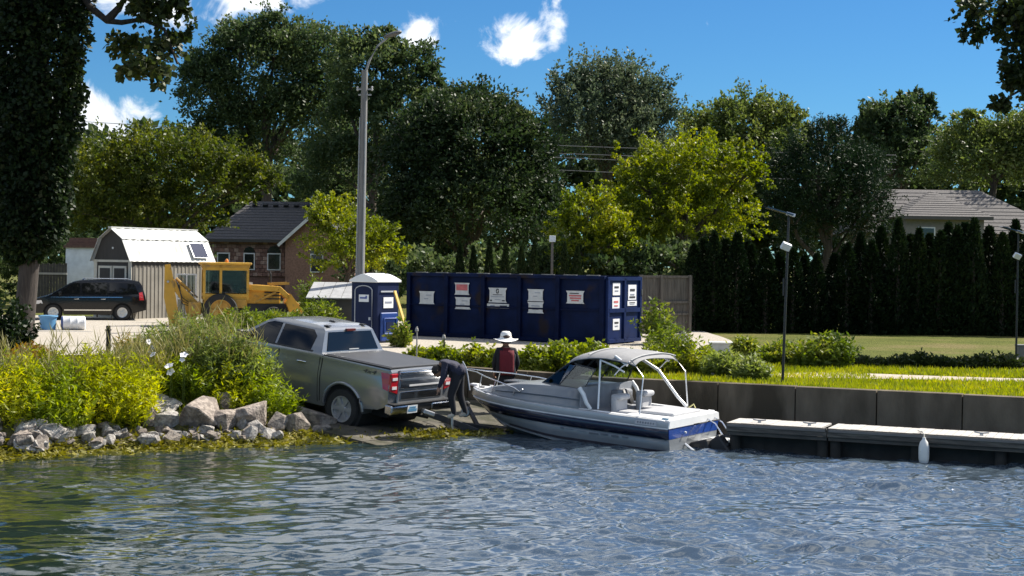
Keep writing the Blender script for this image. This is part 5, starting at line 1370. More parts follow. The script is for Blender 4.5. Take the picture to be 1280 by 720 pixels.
        me.materials.clear(); me.materials.append(mat('badge_dark', (.05, .05, .055), .4)); bo = link(bpy.data.objects.new('badge', me), root)
        bo.rotation_euler = (math.pi / 2, 0, math.pi if sd > 0 else 0); bo.location = (-.62, sd * (hw(-.62, 1.26) + .008), 1.24); bo.scale = (1.5, .75, 1)
    # tailgate
    tg = MB().box((-1.165, 0, 1.03), (.05, 1.46, .70)).build('tailgate', paint, root, bevel=.02)
    dk_ap = mat('applique', (.30, .31, .33), .12, .95, var=.1)
    MB().box((-1.198, 0, 1.32), (.03, 1.47, .045)).build('spoiler_lip', chrome, tg, bevel=.01)
    MB().box((-1.196, 0, 1.10), (.02, 1.40, .19)).build('applique', dk_ap, tg, bevel=.01)
    MB().box((-1.209, 0, 1.175), (.012, 1.40, .035)).build('trim_bar', chrome, tg); MB().box((-1.209, -.08, 1.06), (.012, 1.0, .035)).build('trim_bar', clear_lens, tg)
    MB().box((-1.194, 0, .86), (.014, 1.3, .16)).build('recess', dk_ap, tg, bevel=.006); MB().box((-1.19, 0, 1.25), (.012, 1.36, .05)).build('handle_band', dk_ap, tg)
    # bumper
    prof = [(-1.10, .52), (-1.24, .50), (-1.29, .55), (-1.30, .66), (-1.27, .70), (-1.10, .70)]
    Mb = Matrix(((1, 0, 0, 0), (0, 0, 1, 0), (0, 1, 0, 0), (0, 0, 0, 1)))
    for sd in (-1, 1): MB().prism(prof, min(sd * .28, sd * 1.0), max(sd * .28, sd * 1.0), Mb).build('bumper', mat('bumper_chrome', (.45, .46, .47), .2, 1.0), root, bevel=.025)
    MB().prism([(a + .02, b) for a, b in prof], -.278, .278, Mb).build('bumper_centre', black_pl, root, bevel=.01)
    MB().box((-1.2, 0, .712), (.2, 1.9, .02)).build('bumper_step', black_pl, root)
    pl = MB().box((-1.296, .36, .60), (.012, .31, .155)).build('license_plate', mat('plate_white', (.68, .70, .72), .4), root); MB().box((-1.305, .36, .585), (.004, .26, .05)).build('plate_print', mat('plate_blue', (.09, .25, .42), .5), pl); MB().box((-1.305, .36, .64), (.004, .2, .025)).build('plate_print', mat('plate_blue', (.09, .25, .42), .5), pl)
    MB().tube([(-1.05, 0, .43), (-1.42, 0, .43)], .035, 8).build('hitch', black_pl, root); MB().lathe([(.03, 0), (.025, .04), (.03, .06), (.02, .09)], 10, MX((-1.42, 0, .45))).build('hitch_ball', chrome, root)
    MB().tube([(.2, -.5, .45), (-.6, -.55, .44), (-1.12, -.6, .42)], .04, 8).build('exhaust_pipe', galv, root)
    MB().tube([(-.35, -.75, .42), (-.35, .75, .42)], .05, 8).build('spare_carrier', under, root); MB().lathe([(.36, .0), (.38, .06), (.38, .18), (.36, .24)], 20, MX((-.72, 0, .40))).build('spare_tyre', rubber, root)
    MB().tube([(0, -.8, WR), (0, .8, WR)], .07, 8).build('rear_axle', under, root); MB().lathe([(.1, -.12), (.16, 0), (.1, .12)], 12, MX((0, 0, WR), math.pi / 2)).build('differential', under, root)
    # bed cover
    MB().box((-.255, 0, 1.418), (1.72, 1.80, .035)).build('bed_cover', mat('tonneau', (.045, .047, .052), .5, var=.1), root, bevel=.012)
    for sd in (-1, 1): MB().box((-.255, sd * .93, 1.41), (1.74, .09, .03)).build('bed_rail_cap', black_pl, root, bevel=.008)
    # rear window, on the slope of the cab back
    def rp(y, t, o): a = Vector((.68, 0, 1.44)); b = Vector((.83, 0, 1.86)); q = a.lerp(b, t); n = Vector((-(b.z - a.z), 0, b.x - a.x)).normalized(); return (q.x + n.x * o, y, q.z + n.z * o)
    mb = MB(); P = [rp(-.80, .06, .012), rp(.80, .06, .012), rp(.66, .93, .012), rp(-.66, .93, .012)]; P2 = [rp(-.80, .06, -.01), rp(.80, .06, -.01), rp(.66, .93, -.01), rp(-.66, .93, -.01)]
    mb.add(P + P2, [(0, 1, 2, 3), (7, 6, 5, 4), (0, 4, 5, 1), (1, 5, 6, 2), (2, 6, 7, 3), (3, 7, 4, 0)]); mb.build('rear_window', dark_glass, root)
    MB().box(rp(0, 1.0, .03), (.06, .26, .045)).build('brake_lamp', mat('dark_red', (.12, .02, .02), .3), root); MB().box(rp(-.02, .1, .02), (.01, .3, .02)).build('defrost_label', clear_lens, root)
    # windshield, hood grille, headlights
    a = Vector((2.44, 0, 1.855)); b = Vector((3.14, 0, 1.41)); n = Vector((b.z - a.z, 0, -(b.x - a.x))).normalized() * -1
    mb = MB(); mb.add([a + n * .015 + Vector((0, .66, 0)), a + n * .015 + Vector((0, -.66, 0)), b + n * .015 + Vector((0, -.82, 0)), b + n * .015 + Vector((0, .82, 0))], [(0, 1, 2, 3)]); mb.build('windshield', dark_glass, root, solid=.01)
    MB().box((4.66, 0, .95), (.05, 1.2, .35)).build('grille', black_pl, root)
    for sd in (-1, 1): MB().box((4.60, sd * .72, .98), (.1, .3, .25)).build('headlight', clear_lens, root)
    MB().box((1.32, 0, 1.965), (.16, .05, .05)).build('roof_antenna', black_pl, root, bevel=.02)
    for sd in (-1, 1): MB().box((.95, sd * .55, 1.945), (.12, .1, .02)).build('roof_ditch_cap', black_pl, root)
    return M
PICK_M = pickup()

# ------------------------------------------------------------------ minivan
def minivan():
    Y = 64.5; a = at_y(112, 330, Y); th = math.radians(180 + 17)
    root = thing('minivan', 'black minivan parked in front of the barn-shaped shed', 'minivan', (a.x, a.y, ZU + .02), th)
    paint = mat('black_paint', (.006, .007, .009), .2, .0, var=.1, spec=.35, coat=.15)
    WR = .34; x0, x1 = -1.36, 1.5
    def hw(x, z):
        w = .98 - .06 * ((z - .8) / .5) ** 2 if z < 1.06 else .962 - .36 * (z - 1.06)
        if z > 1.62: w -= 2.0 * (z - 1.62) ** 1.5
        if x > 1.9: w -= .22 * ((x - 1.9) / .6) ** 2
        if x < -2.0: w -= .12 * ((-2.0 - x) / .35) ** 2
        return w
    body = [(-2.36, .45), (-2.38, .75), (-2.33, 1.05), (-2.2, 1.5), (-2.08, 1.68), (-1.8, 1.735), (-.6, 1.76), (.35, 1.72), (.62, 1.66), (1.5, 1.14), (1.75, 1.04), (2.2, .92), (2.42, .78), (2.46, .5), (2.38, .3)] + arc(x1, WR, .41, -4, 184, 13) + [(x1 - .43, .24), (x0 + .43, .24)] + arc(x0, WR, .41, -4, 184, 13) + [(x0 - .43, .3)]
    shell(body, [x * .4 for x in range(-5, 7)], [.4, .55, .7, .85, 1.0, 1.06, 1.2, 1.35, 1.5, 1.62, 1.68], hw, .012, 6).build('body', paint, root, smooth=35)
    alu = mat('alloy', (.55, .56, .57), .3, .9)
    for sd in (-1, 1):
        for x in (x0, x1):
            wheel(root, x, sd * .86, WR, WR, .22, alu, sd, 5); MB().lathe([(.40, -.3), (.40, .3)], 20, MX((x, sd * .6, WR), math.pi / 2)).build('wheel_well', under, root)
        zc_ = [1.2, 1.3, 1.4, 1.5]
        for poly in ([(1.36, 1.14), (.72, 1.56), (.52, 1.6), (.40, 1.6), (.40, 1.12)], [(.30, 1.12), (.30, 1.60), (-.72, 1.62), (-.72, 1.12)], [(-.82, 1.12), (-.82, 1.62), (-1.85, 1.58), (-2.05, 1.14)]):
            patch(poly, [], zc_, hw, .006, sd).build('window', dark_glass, root, smooth=40)
        patch([(-2.2, .995), (1.6, .985), (1.6, 1.005), (-2.2, 1.02)], [-1, 0, 1], [], hw, .012, sd).build('chrome_strip', chrome, root)
        patch([(-.9, .42), (1.05, .42), (1.05, .47), (-.9, .47)], [0], [], hw, .02, sd, .03).build('side_moulding', chrome, root)
        for x in (.35, -.77): patch([(x - .006, .35), (x + .006, .35), (x + .006, 1.05), (x - .006, 1.05)], [], [.55, .85], hw, .003, sd).build('door_seam', under, root)
        for x in (.45, -.66):
            y = sd * (hw(x, .9) + .025); MB().tube([(x, y - sd * .03, .92), (x + .03, y, .92), (x + .17, y, .92), (x + .2, y - sd * .03, .92)], .016, 6).build('door_handle', chrome, root)
        patch([(-2.28, .88), (-2.08, .88), (-2.06, 1.2), (-2.2, 1.24)], [], [1.0, 1.1], hw, .012, sd, .05).build('tail_light', red_lens, root)
        patch([(2.36, .68), (1.92, .72), (1.98, .86), (2.26, .84)], [], [.78], hw, .012, sd, .08).build('headlight', clear_lens, root)
        MB().box((1.22, sd * 1.06, 1.15), (.12, .2, .16)).build('side_mirror', paint, root, bevel=.03)
        MB().tube([(.3, sd * .62, 1.735), (.2, sd * .62, 1.79), (-1.6, sd * .62, 1.79), (-1.75, sd * .62, 1.745)], .018, 6).build('roof_rail', chrome, root)
    a = Vector((.66, 0, 1.64)); b = Vector((1.52, 0, 1.14)); n = Vector((.5, 0, .86)).normalized()
    MB().add([a + n * .02 + Vector((0, .6, 0)), a + n * .02 + Vector((0, -.6, 0)), b + n * .02 + Vector((0, -.86, 0)), b + n * .02 + Vector((0, .86, 0))], [(0, 1, 2, 3)]).build('windshield', mat('car_glass', (.03, .045, .05), .05, spec=.9), root, solid=.01)
    MB().box((2.46, 0, .72), (.05, .8, .14)).build('grille', chrome, root); MB().box((2.47, 0, .45), (.05, 1.2, .12)).build('lower_grille', black_pl, root)
minivan()

# ------------------------------------------------------------------ backhoe loader
def backhoe():
    Y = 60.0; a = at_y(286, 330, Y)
    root = thing('backhoe_loader', 'yellow backhoe loader with glazed cab standing in the weeds', 'backhoe', (a.x, a.y, ZU), math.radians(14))
    yl = mat('machine_yellow', (.60, .33, .035), .5, var=.15, scale=2.5, wear=((.30, .19, .06), 3, .62)); yd = mat('machine_yellow_worn', (.44, .25, .04), .6, var=.2, wear=((.22, .15, .07), 3, .58))
    gl = glass_mat('cab_glass', (.75, .85, .82), .75)
    # x forward (to the right), y left
    MB().box((1.25, 0, 1.25), (1.6, .9, .62)).build('engine_hood', yl, root, bevel=.06); MB().box((.6, 0, .75), (3.6, .9, .4)).build('chassis', black_pl, root)
    for (x, y, r, w) in ((-.35, .78, .68, .42), (-.35, -.78, .68, .42), (1.75, .8, .42, .28), (1.75, -.8, .42, .28)):
        wheel(root, x, y, r, r, w, yd, 1 if y > 0 else -1, 4)
    zr = at_y(286, 328, Y).z - ZU
    MB().box((-.15, 0, zr - .05), (2.05, 1.75, .10)).build('cab_roof', yl, root, bevel=.04); MB().box((-.15, 0, zr - .15), (1.9, 1.6, .12)).build('roof_gutter', yd, root)
    for (x, y) in ((-1.0, .72), (-1.0, -.72), (.72, .72), (.72, -.72), (-.35, -.75), (-.35, .75)):
        MB().box((x, y, (zr + 1.0) / 2), (.10, .10, zr - 1.2)).build('cab_post', yl, root)
    for z in (1.28, zr - .26):
        for sd in (-1, 1): MB().box((-.14, sd * .74, z), (1.8, .07, .12)).build('cab_rail', yl, root)
        for x in (-1.0, .72): MB().box((x, 0, z), (.07, 1.44, .12)).build('cab_rail', yl, root)
    for sd in (-1, 1):
        MB().box((-.67, sd * .745, (zr + 1.1) / 2), (.54, .012, zr - 1.65)).build('pane', gl, root); MB().box((.19, sd * .745, (zr + 1.1) / 2), (.98, .012, zr - 1.65)).build('pane', gl, root)
        MB().box((-.15, sd * .72, 1.02), (1.7, .06, .46)).build('cab_side', yl, root)
    for x in (-1.0, .72): MB().box((x + .0, 0, (zr + 1.1) / 2), (.012, 1.3, zr - 1.65)).build('pane', gl, root)
    MB().box((-.4, 0, 1.3), (.5, .5, .5)).build('seat', black_pl, root, bevel=.06); MB().box((-.62, 0, 1.75), (.14, .46, .6)).build('seat_back', black_pl, root, bevel=.05)
    MB().tube([(.45, 0, 1.2), (.25, 0, 1.7)], .03, 6).build('steering_column', black_pl, root)
    MB().lathe([(.07, 0), (.08, .05), (.05, .12), (.01, .15)], 10, MX((-.1, -.3, zr))).build('beacon', mat('beacon', (.6, .2, .03), .3), root)
    MB().box((-.9, -.3, zr - .3), (.1, .2, .12)).build('work_lamp', clear_lens, root)
    # backhoe arm at the rear (left in view): boom up and back, dipper folded down
    def L(px, py, dy=0):
        p = at_y(px, py, Y + dy); v = Matrix.Rotation(-math.radians(14), 3, 'Z') @ Vector((p.x - a.x, p.y - a.y, p.z - ZU)); return v
    foot, elbow, tip = Vector((-1.5, -.1, .75)), L(212, 350, -.6), L(222, 408, -.6)
    MB().box((-1.35, 0, .75), (.5, 1.5, .5)).build('swing_frame', yd, root, bevel=.04)
    base_top = L(246, 398, -.4)
    for dy in (-.14, .14):
        off = Vector((0, dy, 0))
        poly = [L(206, 331, -.6), L(213, 330, -.6), L(217, 350, -.6), L(218, 362, -.6), L(226, 408, -.6), L(212, 408, -.6), L(205, 372, -.6)]
        mb = MB(); n = len(poly); vs = [q + off - Vector((0, .05, 0)) for q in poly] + [q + off + Vector((0, .05, 0)) for q in poly]
        mb.add(vs, [tuple(range(n)), tuple(reversed(range(n, 2 * n)))] + [(i, (i + 1) % n, n + (i + 1) % n, n + i) for i in range(n)]); mb.build('dipper', yl, root)
        poly = [L(213, 345, -.6), L(232, 362, -.5), L(246, 376, -.4), L(247, 392, -.4), L(243, 402, -.4), L(234, 398, -.4), L(231, 382, -.45), L(214, 358, -.6)]
        mb = MB(); n = len(poly); vs = [q + off * .8 - Vector((0, .06, 0)) for q in poly] + [q + off * .8 + Vector((0, .06, 0)) for q in poly]
        mb.add(vs, [tuple(range(n)), tuple(reversed(range(n, 2 * n)))] + [(i, (i + 1) % n, n + (i + 1) % n, n + i) for i in range(n)]); mb.build('boom', yl, root)
    MB().tube([L(220, 348, -.6), L(238, 364, -.5)], .06, 8).build('hydraulic_cylinder', yd, root); MB().tube([L(238, 364, -.5), L(247, 372, -.4)], .035, 8).build('piston_rod', chrome, root)
    MB().tube([L(210, 352, -.95), L(210, 352, -.25)], .05, 8).build('pivot_pin', galv, root)
    bk = MB(); pts = [Vector((-.45, 0, .3)), Vector((-.3, 0, -.1)), Vector((.05, 0, -.25)), Vector((.3, 0, -.1)), Vector((.25, 0, .35))]
    rows = [[tip + q + Vector((0, yy, -.15)) for q in pts] for yy in (-.3, .3)]; bk.sheet(rows); bk.build('backhoe_bucket', yd, root, solid=.04)
    # loader arms and bucket at the front
    for sd in (-1, 1):
        MB().bar((.75, sd * .62, 1.62), (2.0, sd * .62, 1.55), .12, .22).build('loader_arm', yl, root, bevel=.02); MB().bar((1.95, sd * .62, 1.6), (2.75, sd * .62, .85), .12, .2).build('loader_arm', yl, root, bevel=.02)
        MB().tube([(1.0, sd * .62, 1.0), (1.85, sd * .62, 1.42)], .05, 8).build('hydraulic_cylinder', yd, root); MB().bar((1.6, sd * .5, 1.75), (2.4, sd * .5, 1.78), .08, .1).build('linkage', yd, root)
    bm_ = MB(); pr = [(2.25, 1.75), (2.05, 1.35), (2.2, .85), (2.9, .68)]
    pr = [(2.45, 1.35), (2.28, 1.0), (2.4, .66), (3.0, .55)]
    bm_.sheet([[(x, y, z) for x, z in pr] for y in (-.85, .85)]); b_ = bm_.build('loader_bucket', yl, root, solid=.06)
    for sd in (-1, 1): MB().prism(pr, sd * .85 - .02, sd * .85 + .02, Matrix(((1, 0, 0, 0), (0, 0, 1, 0), (0, 1, 0, 0), (0, 0, 0, 1)))).build('bucket_side', yl, b_)
    MB().tube([(1.7, .2, 1.5), (1.7, .2, 2.15), (1.66, .2, 2.25)], .045, 8).build('exhaust_stack', black_pl, root)
    for k in range(3):
        MB().tube([L(220 + k * 2, 350 + 3 * k, -.72), L(228, 372 + 4 * k, -.8), L(244, 384, -.6), Vector((-1.2, -.3, .9))], .018, 6).build('hose', black_pl, root)
    for z in (1.25, 1.38, 1.51): MB().box((1.75, -.485, z - .1), (.7, .02, .05)).build('grille_slot', black_pl, root)
    for sd in (-1, 1): MB().box((.85, sd * .6, 1.75), (.14, .1, .12)).build('work_lamp', clear_lens, root)
    MB().box((.4, -.80, .95), (.5, .04, .35)).build('tool_box', yd, root, bevel=.02); MB().box((.3, -.83, .62), (.5, .2, .04)).build('cab_step', black_pl, root)
backhoe()
# white framed window pane stored against the shed
p = at_y(233, 372, 62.5); o = thing('window_frame', 'white framed glass sash leaning beside the barn-shaped shed', 'window sash', (p.x, p.y, ZU), .2)
fw_, fh_ = .78, 2.1
for x in (-fw_ / 2, 0, fw_ / 2): MB().box((x, 0, fh_ / 2), (.06, .05, fh_)).build('stile', mat('trim_white', (.72, .72, .70), .6), o)
for z in (.03, fh_ / 2, fh_ - .03): MB().box((0, .0, z), (fw_ + .06, .045, .06)).build('rail', mat('trim_white', (.72, .72, .70), .6), o)
for x in (-.19, .19): MB().box((x, 0, fh_ / 2), (.33, .01, fh_ - .1)).build('pane', glass_mat('sash_glass', (.8, .85, .85), .7), o)
# ------------------------------------------------------------------ boat
G_ = math.radians(32)
BF = Vector((-math.cos(G_), math.sin(G_), 0)); BL = Vector((-math.sin(G_), -math.cos(G_), 0))
LB, HB = 5.36, 1.21
bc = at_z(834, 563, 0.0)
B_ORG = bc - BL * HB * .97
B_PITCH = math.tan(math.radians(1.9))
BOAT_M = frame((B_ORG.x, B_ORG.y, -.02), (BF.x, BF.y, B_PITCH))
def boat():
    root = thing('cabin_boat', 'white cuddy cabin motorboat with navy stripe and grey canvas top', 'boat', mtx=BOAT_M)
    white = mat('gelcoat_white', (.42, .43, .44), .22, var=.05, scale=2, coat=.5, wear=((.6, .6, .58), 2.5, .63)); grey = mat('gelcoat_shaded', (.21, .225, .24), .3, var=.08, scale=2, coat=.3)  # white gelcoat greyed for hull and cabin sides; shade put into the colour
    navy = mat('hull_navy', (.005, .010, .034), .2, var=.1, coat=.3); nav2 = mat('transom_navy_lit', (.02, .06, .26), .2, var=.1, coat=.6)  # same band lighter on the transom: its sunlight is put into the colour
    deckw = mat('deck_white', (.80, .80, .79), .4, var=.04); dark = mat('cockpit_dark', (.02, .022, .03), .7); vinyl = mat('seat_vinyl', (.42, .42, .43), .5, var=.06); vgrey = mat('seat_grey', (.25, .26, .28), .6)
    steel = mat('stainless', (.70, .71, .72), .2, 1.0, var=.05); alu_w = mat('tube_white', (.80, .80, .80), .35, .2)
    bt = lambda t: HB * np.interp(t, [0, .2, .45, .62, .74, .84, .92, .97, 1.0], [.97, 1.0, 1.0, .95, .84, .66, .42, .22, .03])
    sheer = lambda t: .60 + .08 * t + .06 * t * t
    keel = lambda t: float(np.interp(t, [0, .5, .68, .80, .90, .96, 1.0], [-.42, -.42, -.36, -.2, .12, .44, sheer(1.0) - .06]))
    chz = lambda t: float(np.interp(t, [0, .5, .75, .9, 1.0], [-.10, -.06, .08, .32, sheer(1.0) - .05]))
    chy = lambda t: bt(t) * float(np.interp(t, [0, .5, .8, .95, 1.0], [.90, .88, .72, .5, .5]))
    T = [0, .1, .2, .3, .4, .5, .58, .66, .72, .78, .83, .88, .92, .95, .975, 1.0]
    RUB = .17   # height of the white band above the rub rail
    STR = .205
    def hull_pt(t, k):
        """half section points from keel to gunwale"""
        zs = sheer(t); zr = zs - RUB; b = bt(t)
        zch, ych, zk = chz(t), chy(t), keel(t)
        zst = max(zr - STR, zch + .02 * (1 - t))
        def yat(z): f = (z - zch) / max(1e-4, (zr - zch)); f = min(1, max(0, f)); return ych + (b - ych) * f ** .85
        pts = [(0, zk), (ych * .5, zk + (zch - zk) * .42), (ych * .97, zch - .015), (ych, zch), ((ych + yat(zst)) / 2 + .0, (zch + zst) / 2), (yat(zst), zst), (yat(zr), zr), (b + .02, zr + .01), (b - .02, zs - .02), (b - .05, zs)]
        return pts[k]
    def rows(k0, k1, off=0.0, sd=1, tt=T):
        out = []
        for k in range(k0, k1 + 1):
            out.append([(t * LB, sd * (hull_pt(t, k)[0] + off), hull_pt(t, k)[1]) for t in tt])
        return out
    hull = MB()
    for sd in (-1, 1): hull.sheet(rows(0, 5, 0, sd))
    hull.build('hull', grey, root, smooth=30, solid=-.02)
    st = MB()
    for sd in (-1, 1): st.sheet(rows(5, 6, .003, sd))
    st.build('stripe', navy, root, smooth=30, solid=-.02)
    up = MB()
    for sd in (-1, 1): up.sheet(rows(7, 9, 0, sd))
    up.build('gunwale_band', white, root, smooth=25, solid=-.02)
    for sd in (-1, 1):
        MB().tube([(t * LB, sd * (hull_pt(t, 6)[0] + .012), hull_pt(t, 6)[1]) for t in T], .018, 6).build('rub_rail', mat('rail_grey', (.55, .56, .57), .4), root, smooth=50)
        MB().tube([(t * LB, sd * (hull_pt(t, 3)[0] + .004), hull_pt(t, 3)[1] + .0) for t in T[:-2]], .014, 5).build('spray_rail', grey, root, smooth=50)
        # thin pinstripe above the chine and small marks on the side
        pr = MB(); tt = np.linspace(.02, .72, 12)
        f = lambda t, q: tuple(np.array(hull_pt(t, 3)) * (1 - q) + np.array(hull_pt(t, 4)) * q)
        pr.sheet([[(t * LB, sd * (f(t, q)[0] + .012), f(t, q)[1]) for t in tt] for q in (.25, .55)]); pr.build('pinstripe', mat('pin_dark', (.035, .03, .04), .4), root)
        for (t0, t1, q0, q1) in ((.44, .455, .55, .72), (.40, .43, .6, .66), (.29, .33, .40, .62), (.25, .28, .45, .7), (.205, .235, .42, .68), (.165, .19, .5, .68), (.34, .38, .55, .6)):
            g_ = lambda t, q: tuple(np.array(hull_pt(t, 4)) * (1 - q) + np.array(hull_pt(t, 5)) * q)
            mk = MB(); mk.sheet([[(t * LB, sd * (g_(t, q)[0] + .014), g_(t, q)[1]) for t in (t0, t1)] for q in (q0, q1)]); mk.build('hull_mark', mat('mark_grey', (.16, .17, .19), .5), root)
        g2 = lambda t, q: tuple(np.array(hull_pt(t, 7)) * (1 - q) + np.array(hull_pt(t, 8)) * q)
        fr_ = MB(); fr_.sheet([[(t * LB, sd * (g2(t, q)[0] + .012), g2(t, q)[1]) for t in (.045, .135)] for q in (.12, .85)]); pl = fr_.build('name_plate', mat('plate_grey', (.30, .32, .35), .5), root)
        fr_ = MB(); fr_.sheet([[(t * LB, sd * (g2(t, q)[0] + .016), g2(t, q)[1]) for t in (.05, .13)] for q in (.22, .75)]); fr_.build('plate_field', white, pl)
        for k in range(7):
            t0 = .055 + k * .0105; lt_ = MB(); lt_.sheet([[(t * LB, sd * (g2(t, q)[0] + .02), g2(t, q)[1]) for t in (t0, t0 + .0065)] for q in (.34, .62)]); lt_.build('letter_mark', mat('mark_grey', (.16, .17, .19), .5), pl)
    # transom
    def sec(k0, k1, x, off): return [(x, hull_pt(0, k)[0], hull_pt(0, k)[1]) for k in range(k0, k1 + 1)]
    def cap(ks, m_, nm, x):
        P = [(hull_pt(0, k)[0], hull_pt(0, k)[1]) for k in ks]; poly = P + [(-y, z) for y, z in reversed(P)]
        poly = [q for i, q in enumerate(poly) if i == 0 or (abs(q[0] - poly[i - 1][0]) + abs(q[1] - poly[i - 1][1])) > 1e-4]
        return MB().prism(poly, x, x + .03, Matrix(((0, 0, 1, 0), (1, 0, 0, 0), (0, 1, 0, 0), (0, 0, 0, 1)))).build(nm, m_, root)
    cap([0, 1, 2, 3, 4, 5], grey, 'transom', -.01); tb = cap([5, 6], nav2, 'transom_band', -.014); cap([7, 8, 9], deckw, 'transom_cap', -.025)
    # deck: foredeck and side decks
    CAB0, CAB1 = .40, .90
    fd_ = MB(); tt = [.78, .83, .88, .92, .95, .975, 1.0]
    fd_.sheet([[(t * LB, s_ * (hull_pt(t, 9)[0]), sheer(t) + .02 * (1 - s_ * s_)) for t in tt] for s_ in (-1, -.5, 0, .5, 1)]); fd_.build('foredeck', deckw, root, smooth=40, solid=-.03)
    # cabin trunk
    def ch(t): return float(np.interp(t, [.38, .5, .6, .7, .8, .88, .92], [.40, .39, .36, .30, .19, .07, .0]))
    cab = MB(); tt = [.38, .45, .5, .56, .62, .68, .74, .8, .85, .89, .92]
    rows_ = []
    for s_ in (-1, -.985, -.90, -.84, -.5, 0, .5, .84, .90, .985, 1):
        r_ = []
        for t in tt:
            w = bt(t) - .05; h = ch(t); z0 = sheer(t)
            a_ = abs(s_)
            if a_ > .99: y, z = w, z0
            elif a_ > .95: y, z = w - .05, z0 + h * .12
            elif a_ > .88: y, z = w - .13, z0 + h * .80
            elif a_ > .8: y, z = w - .18, z0 + h * .96
            else: y, z = (w - .18) * a_ / .84, z0 + h * (1.0 + .08 * (1 - a_))
            r_.append((t * LB, math.copysign(y, s_) if s_ else 0, z))
        rows_.append(r_)
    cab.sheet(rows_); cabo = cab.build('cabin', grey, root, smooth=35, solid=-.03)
    for sd in (-1, 1):
        MB().tube([(t * LB, sd * (bt(t) - .05 - .075), sheer(t) + ch(t) * .44) for t in (.385, .45, .5, .56, .62, .68, .74, .8)], .012, 5).build('cabin_groove', mat('groove_grey', (.13, .15, .18), .5), cabo)
        MB().tube([(.38 * LB, sd * (bt(.38) - .06), sheer(.38) + .42), (.36 * LB, sd * (bt(.36) - .05), sheer(.36) + .30), (.345 * LB, sd * (bt(.345) - .04), sheer(.345) + .14), (.325 * LB, sd * (bt(.32) - .04), sheer(.32) + .03)], [.045, .045, .04, .035], 8).build('cabin_edge', deckw, cabo, smooth=50)
    hb = MB().box((.78 * LB, 0, sheer(.78) + ch(.78) * 1.08 + .015), (.5, .46, .035)).build('deck_hatch', mat('hatch_smoke', (.10, .11, .12), .2), root, bevel=.01)
    MB().box((.377 * LB, 0, sheer(.38) + .02), (.04, 2 * bt(.38) - .2, .82)).build('bulkhead', vgrey, root)
    # cockpit liner
    lin = MB(); tt = [.0, .1, .2, .3, .38]
    lin.sheet([[(t * LB, -(bt(t) - .2), sheer(t) - .01) for t in tt], [(t * LB, -(bt(t) - .24), .02) for t in tt], [(t * LB, (bt(t) - .24), .02) for t in tt], [(t * LB, (bt(t) - .2), sheer(t) - .01) for t in tt]]); lin.build('cockpit_liner', dark, root, solid=.015)
    for sd in (-1, 1):
        sdck = MB(); tt2 = [0, .1, .2, .3, .4]
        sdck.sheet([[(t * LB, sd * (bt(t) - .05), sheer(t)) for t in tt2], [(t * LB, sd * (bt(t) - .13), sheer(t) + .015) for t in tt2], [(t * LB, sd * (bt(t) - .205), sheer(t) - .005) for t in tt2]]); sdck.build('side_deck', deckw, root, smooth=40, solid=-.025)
        il = MB(); il.sheet([[(t * LB, sd * (bt(t) - .21), sheer(t) - .02) for t in (.06, .2, .37)], [(t * LB, sd * (bt(t) - .215), sheer(t) - .2) for t in (.06, .2, .37)]]); il.build('coaming_pad', mat('coaming', (.33, .34, .36), .6), root, solid=.02)
    MB().box((.10 * LB, 0, sheer(.05) - .03), (.19 * LB, 2 * HB - .42, .10)).build('engine_cover', deckw, root, bevel=.035, segs=3)
    MB().box((.10 * LB, .02, sheer(.05) + .045), (.15 * LB, 1.3, .07)).build('sun_pad', vinyl, root, bevel=.03, segs=3)
    MB().box((-.0 + .05, 0, sheer(0) - .035), (.12, 2 * HB - .12, .07)).build('stern_deck', deckw, root, bevel=.02)
    def seat(x, y):
        e = bpy.data.objects.new('seat', None); link(e, root); e.location = (x, y, 0)
        MB().box((0, 0, .30), (.6, .5, .5)).build('seat_base', vgrey, e, bevel=.03); MB().box((0, 0, .6), (.16, .5, .62), Matrix.Rotation(.05, 3, 'Y')).build('back_rest', vinyl, e, bevel=.06, segs=3)
        MB().box((-.3, 0, .58), (.5, .48, .12)).build('cushion', vinyl, e, bevel=.05, segs=3); MB().box((.3, 0, .56), (.4, .48, .12)).build('cushion', vgrey, e, bevel=.05, segs=3); MB().box((-.02, 0, .9), (.24, .46, .12)).build('head_pad', vinyl, e, bevel=.05, segs=3)
    seat(.265 * LB, .55); seat(.265 * LB, -.55)
    MB().box((.365 * LB, -.5, sheer(.38) + .1), (.25, .7, .4)).build('dashboard', vgrey, root, bevel=.05); 
    MB().lathe([(.17, 0), (.19, .02), (.17, .04)], 18, MX((.335 * LB, -.5, sheer(.38) + .15), 0, -1.0)).build('steering_wheel', black_pl, root, smooth=50)
    # windshield: bottom and top outline
    zb = lambda t: sheer(t) + ch(t) * 1.0
    bot = [Vector((.385 * LB, .93, zb(.385) - .03)), Vector((.50 * LB, .88, zb(.50) - .01)), Vector((.60 * LB, .62, zb(.60) + .01)), Vector((.635 * LB, 0, zb(.635) + .03))]
    topp = [Vector((.345 * LB, .84, zb(.385) + .40)), Vector((.435 * LB, .78, zb(.50) + .45)), Vector((.485 * LB, .52, zb(.60) + .50)), Vector((.505 * LB, 0, zb(.635) + .53))]
    mir = lambda v: Vector((v.x, -v.y, v.z))
    botA = bot + [mir(v) for v in reversed(bot[:-1])]; topA = topp + [mir(v) for v in reversed(topp[:-1])]
    wg = glass_mat('windshield_glass', (.85, .92, .93), .9, .01)
    frm = mat('frame_dark', (.05, .055, .06), .4, .4)
    for i in range(len(botA) - 1):
        mb = MB(); mb.add([botA[i], botA[i + 1], topA[i + 1], topA[i]], [(0, 1, 2, 3)]); mb.build('windshield_pane', wg, root, solid=.006)
    MB().tube(topA, .016, 6).build('windshield_frame', frm, root); MB().tube(botA, .018, 6).build('windshield_frame', frm, root)
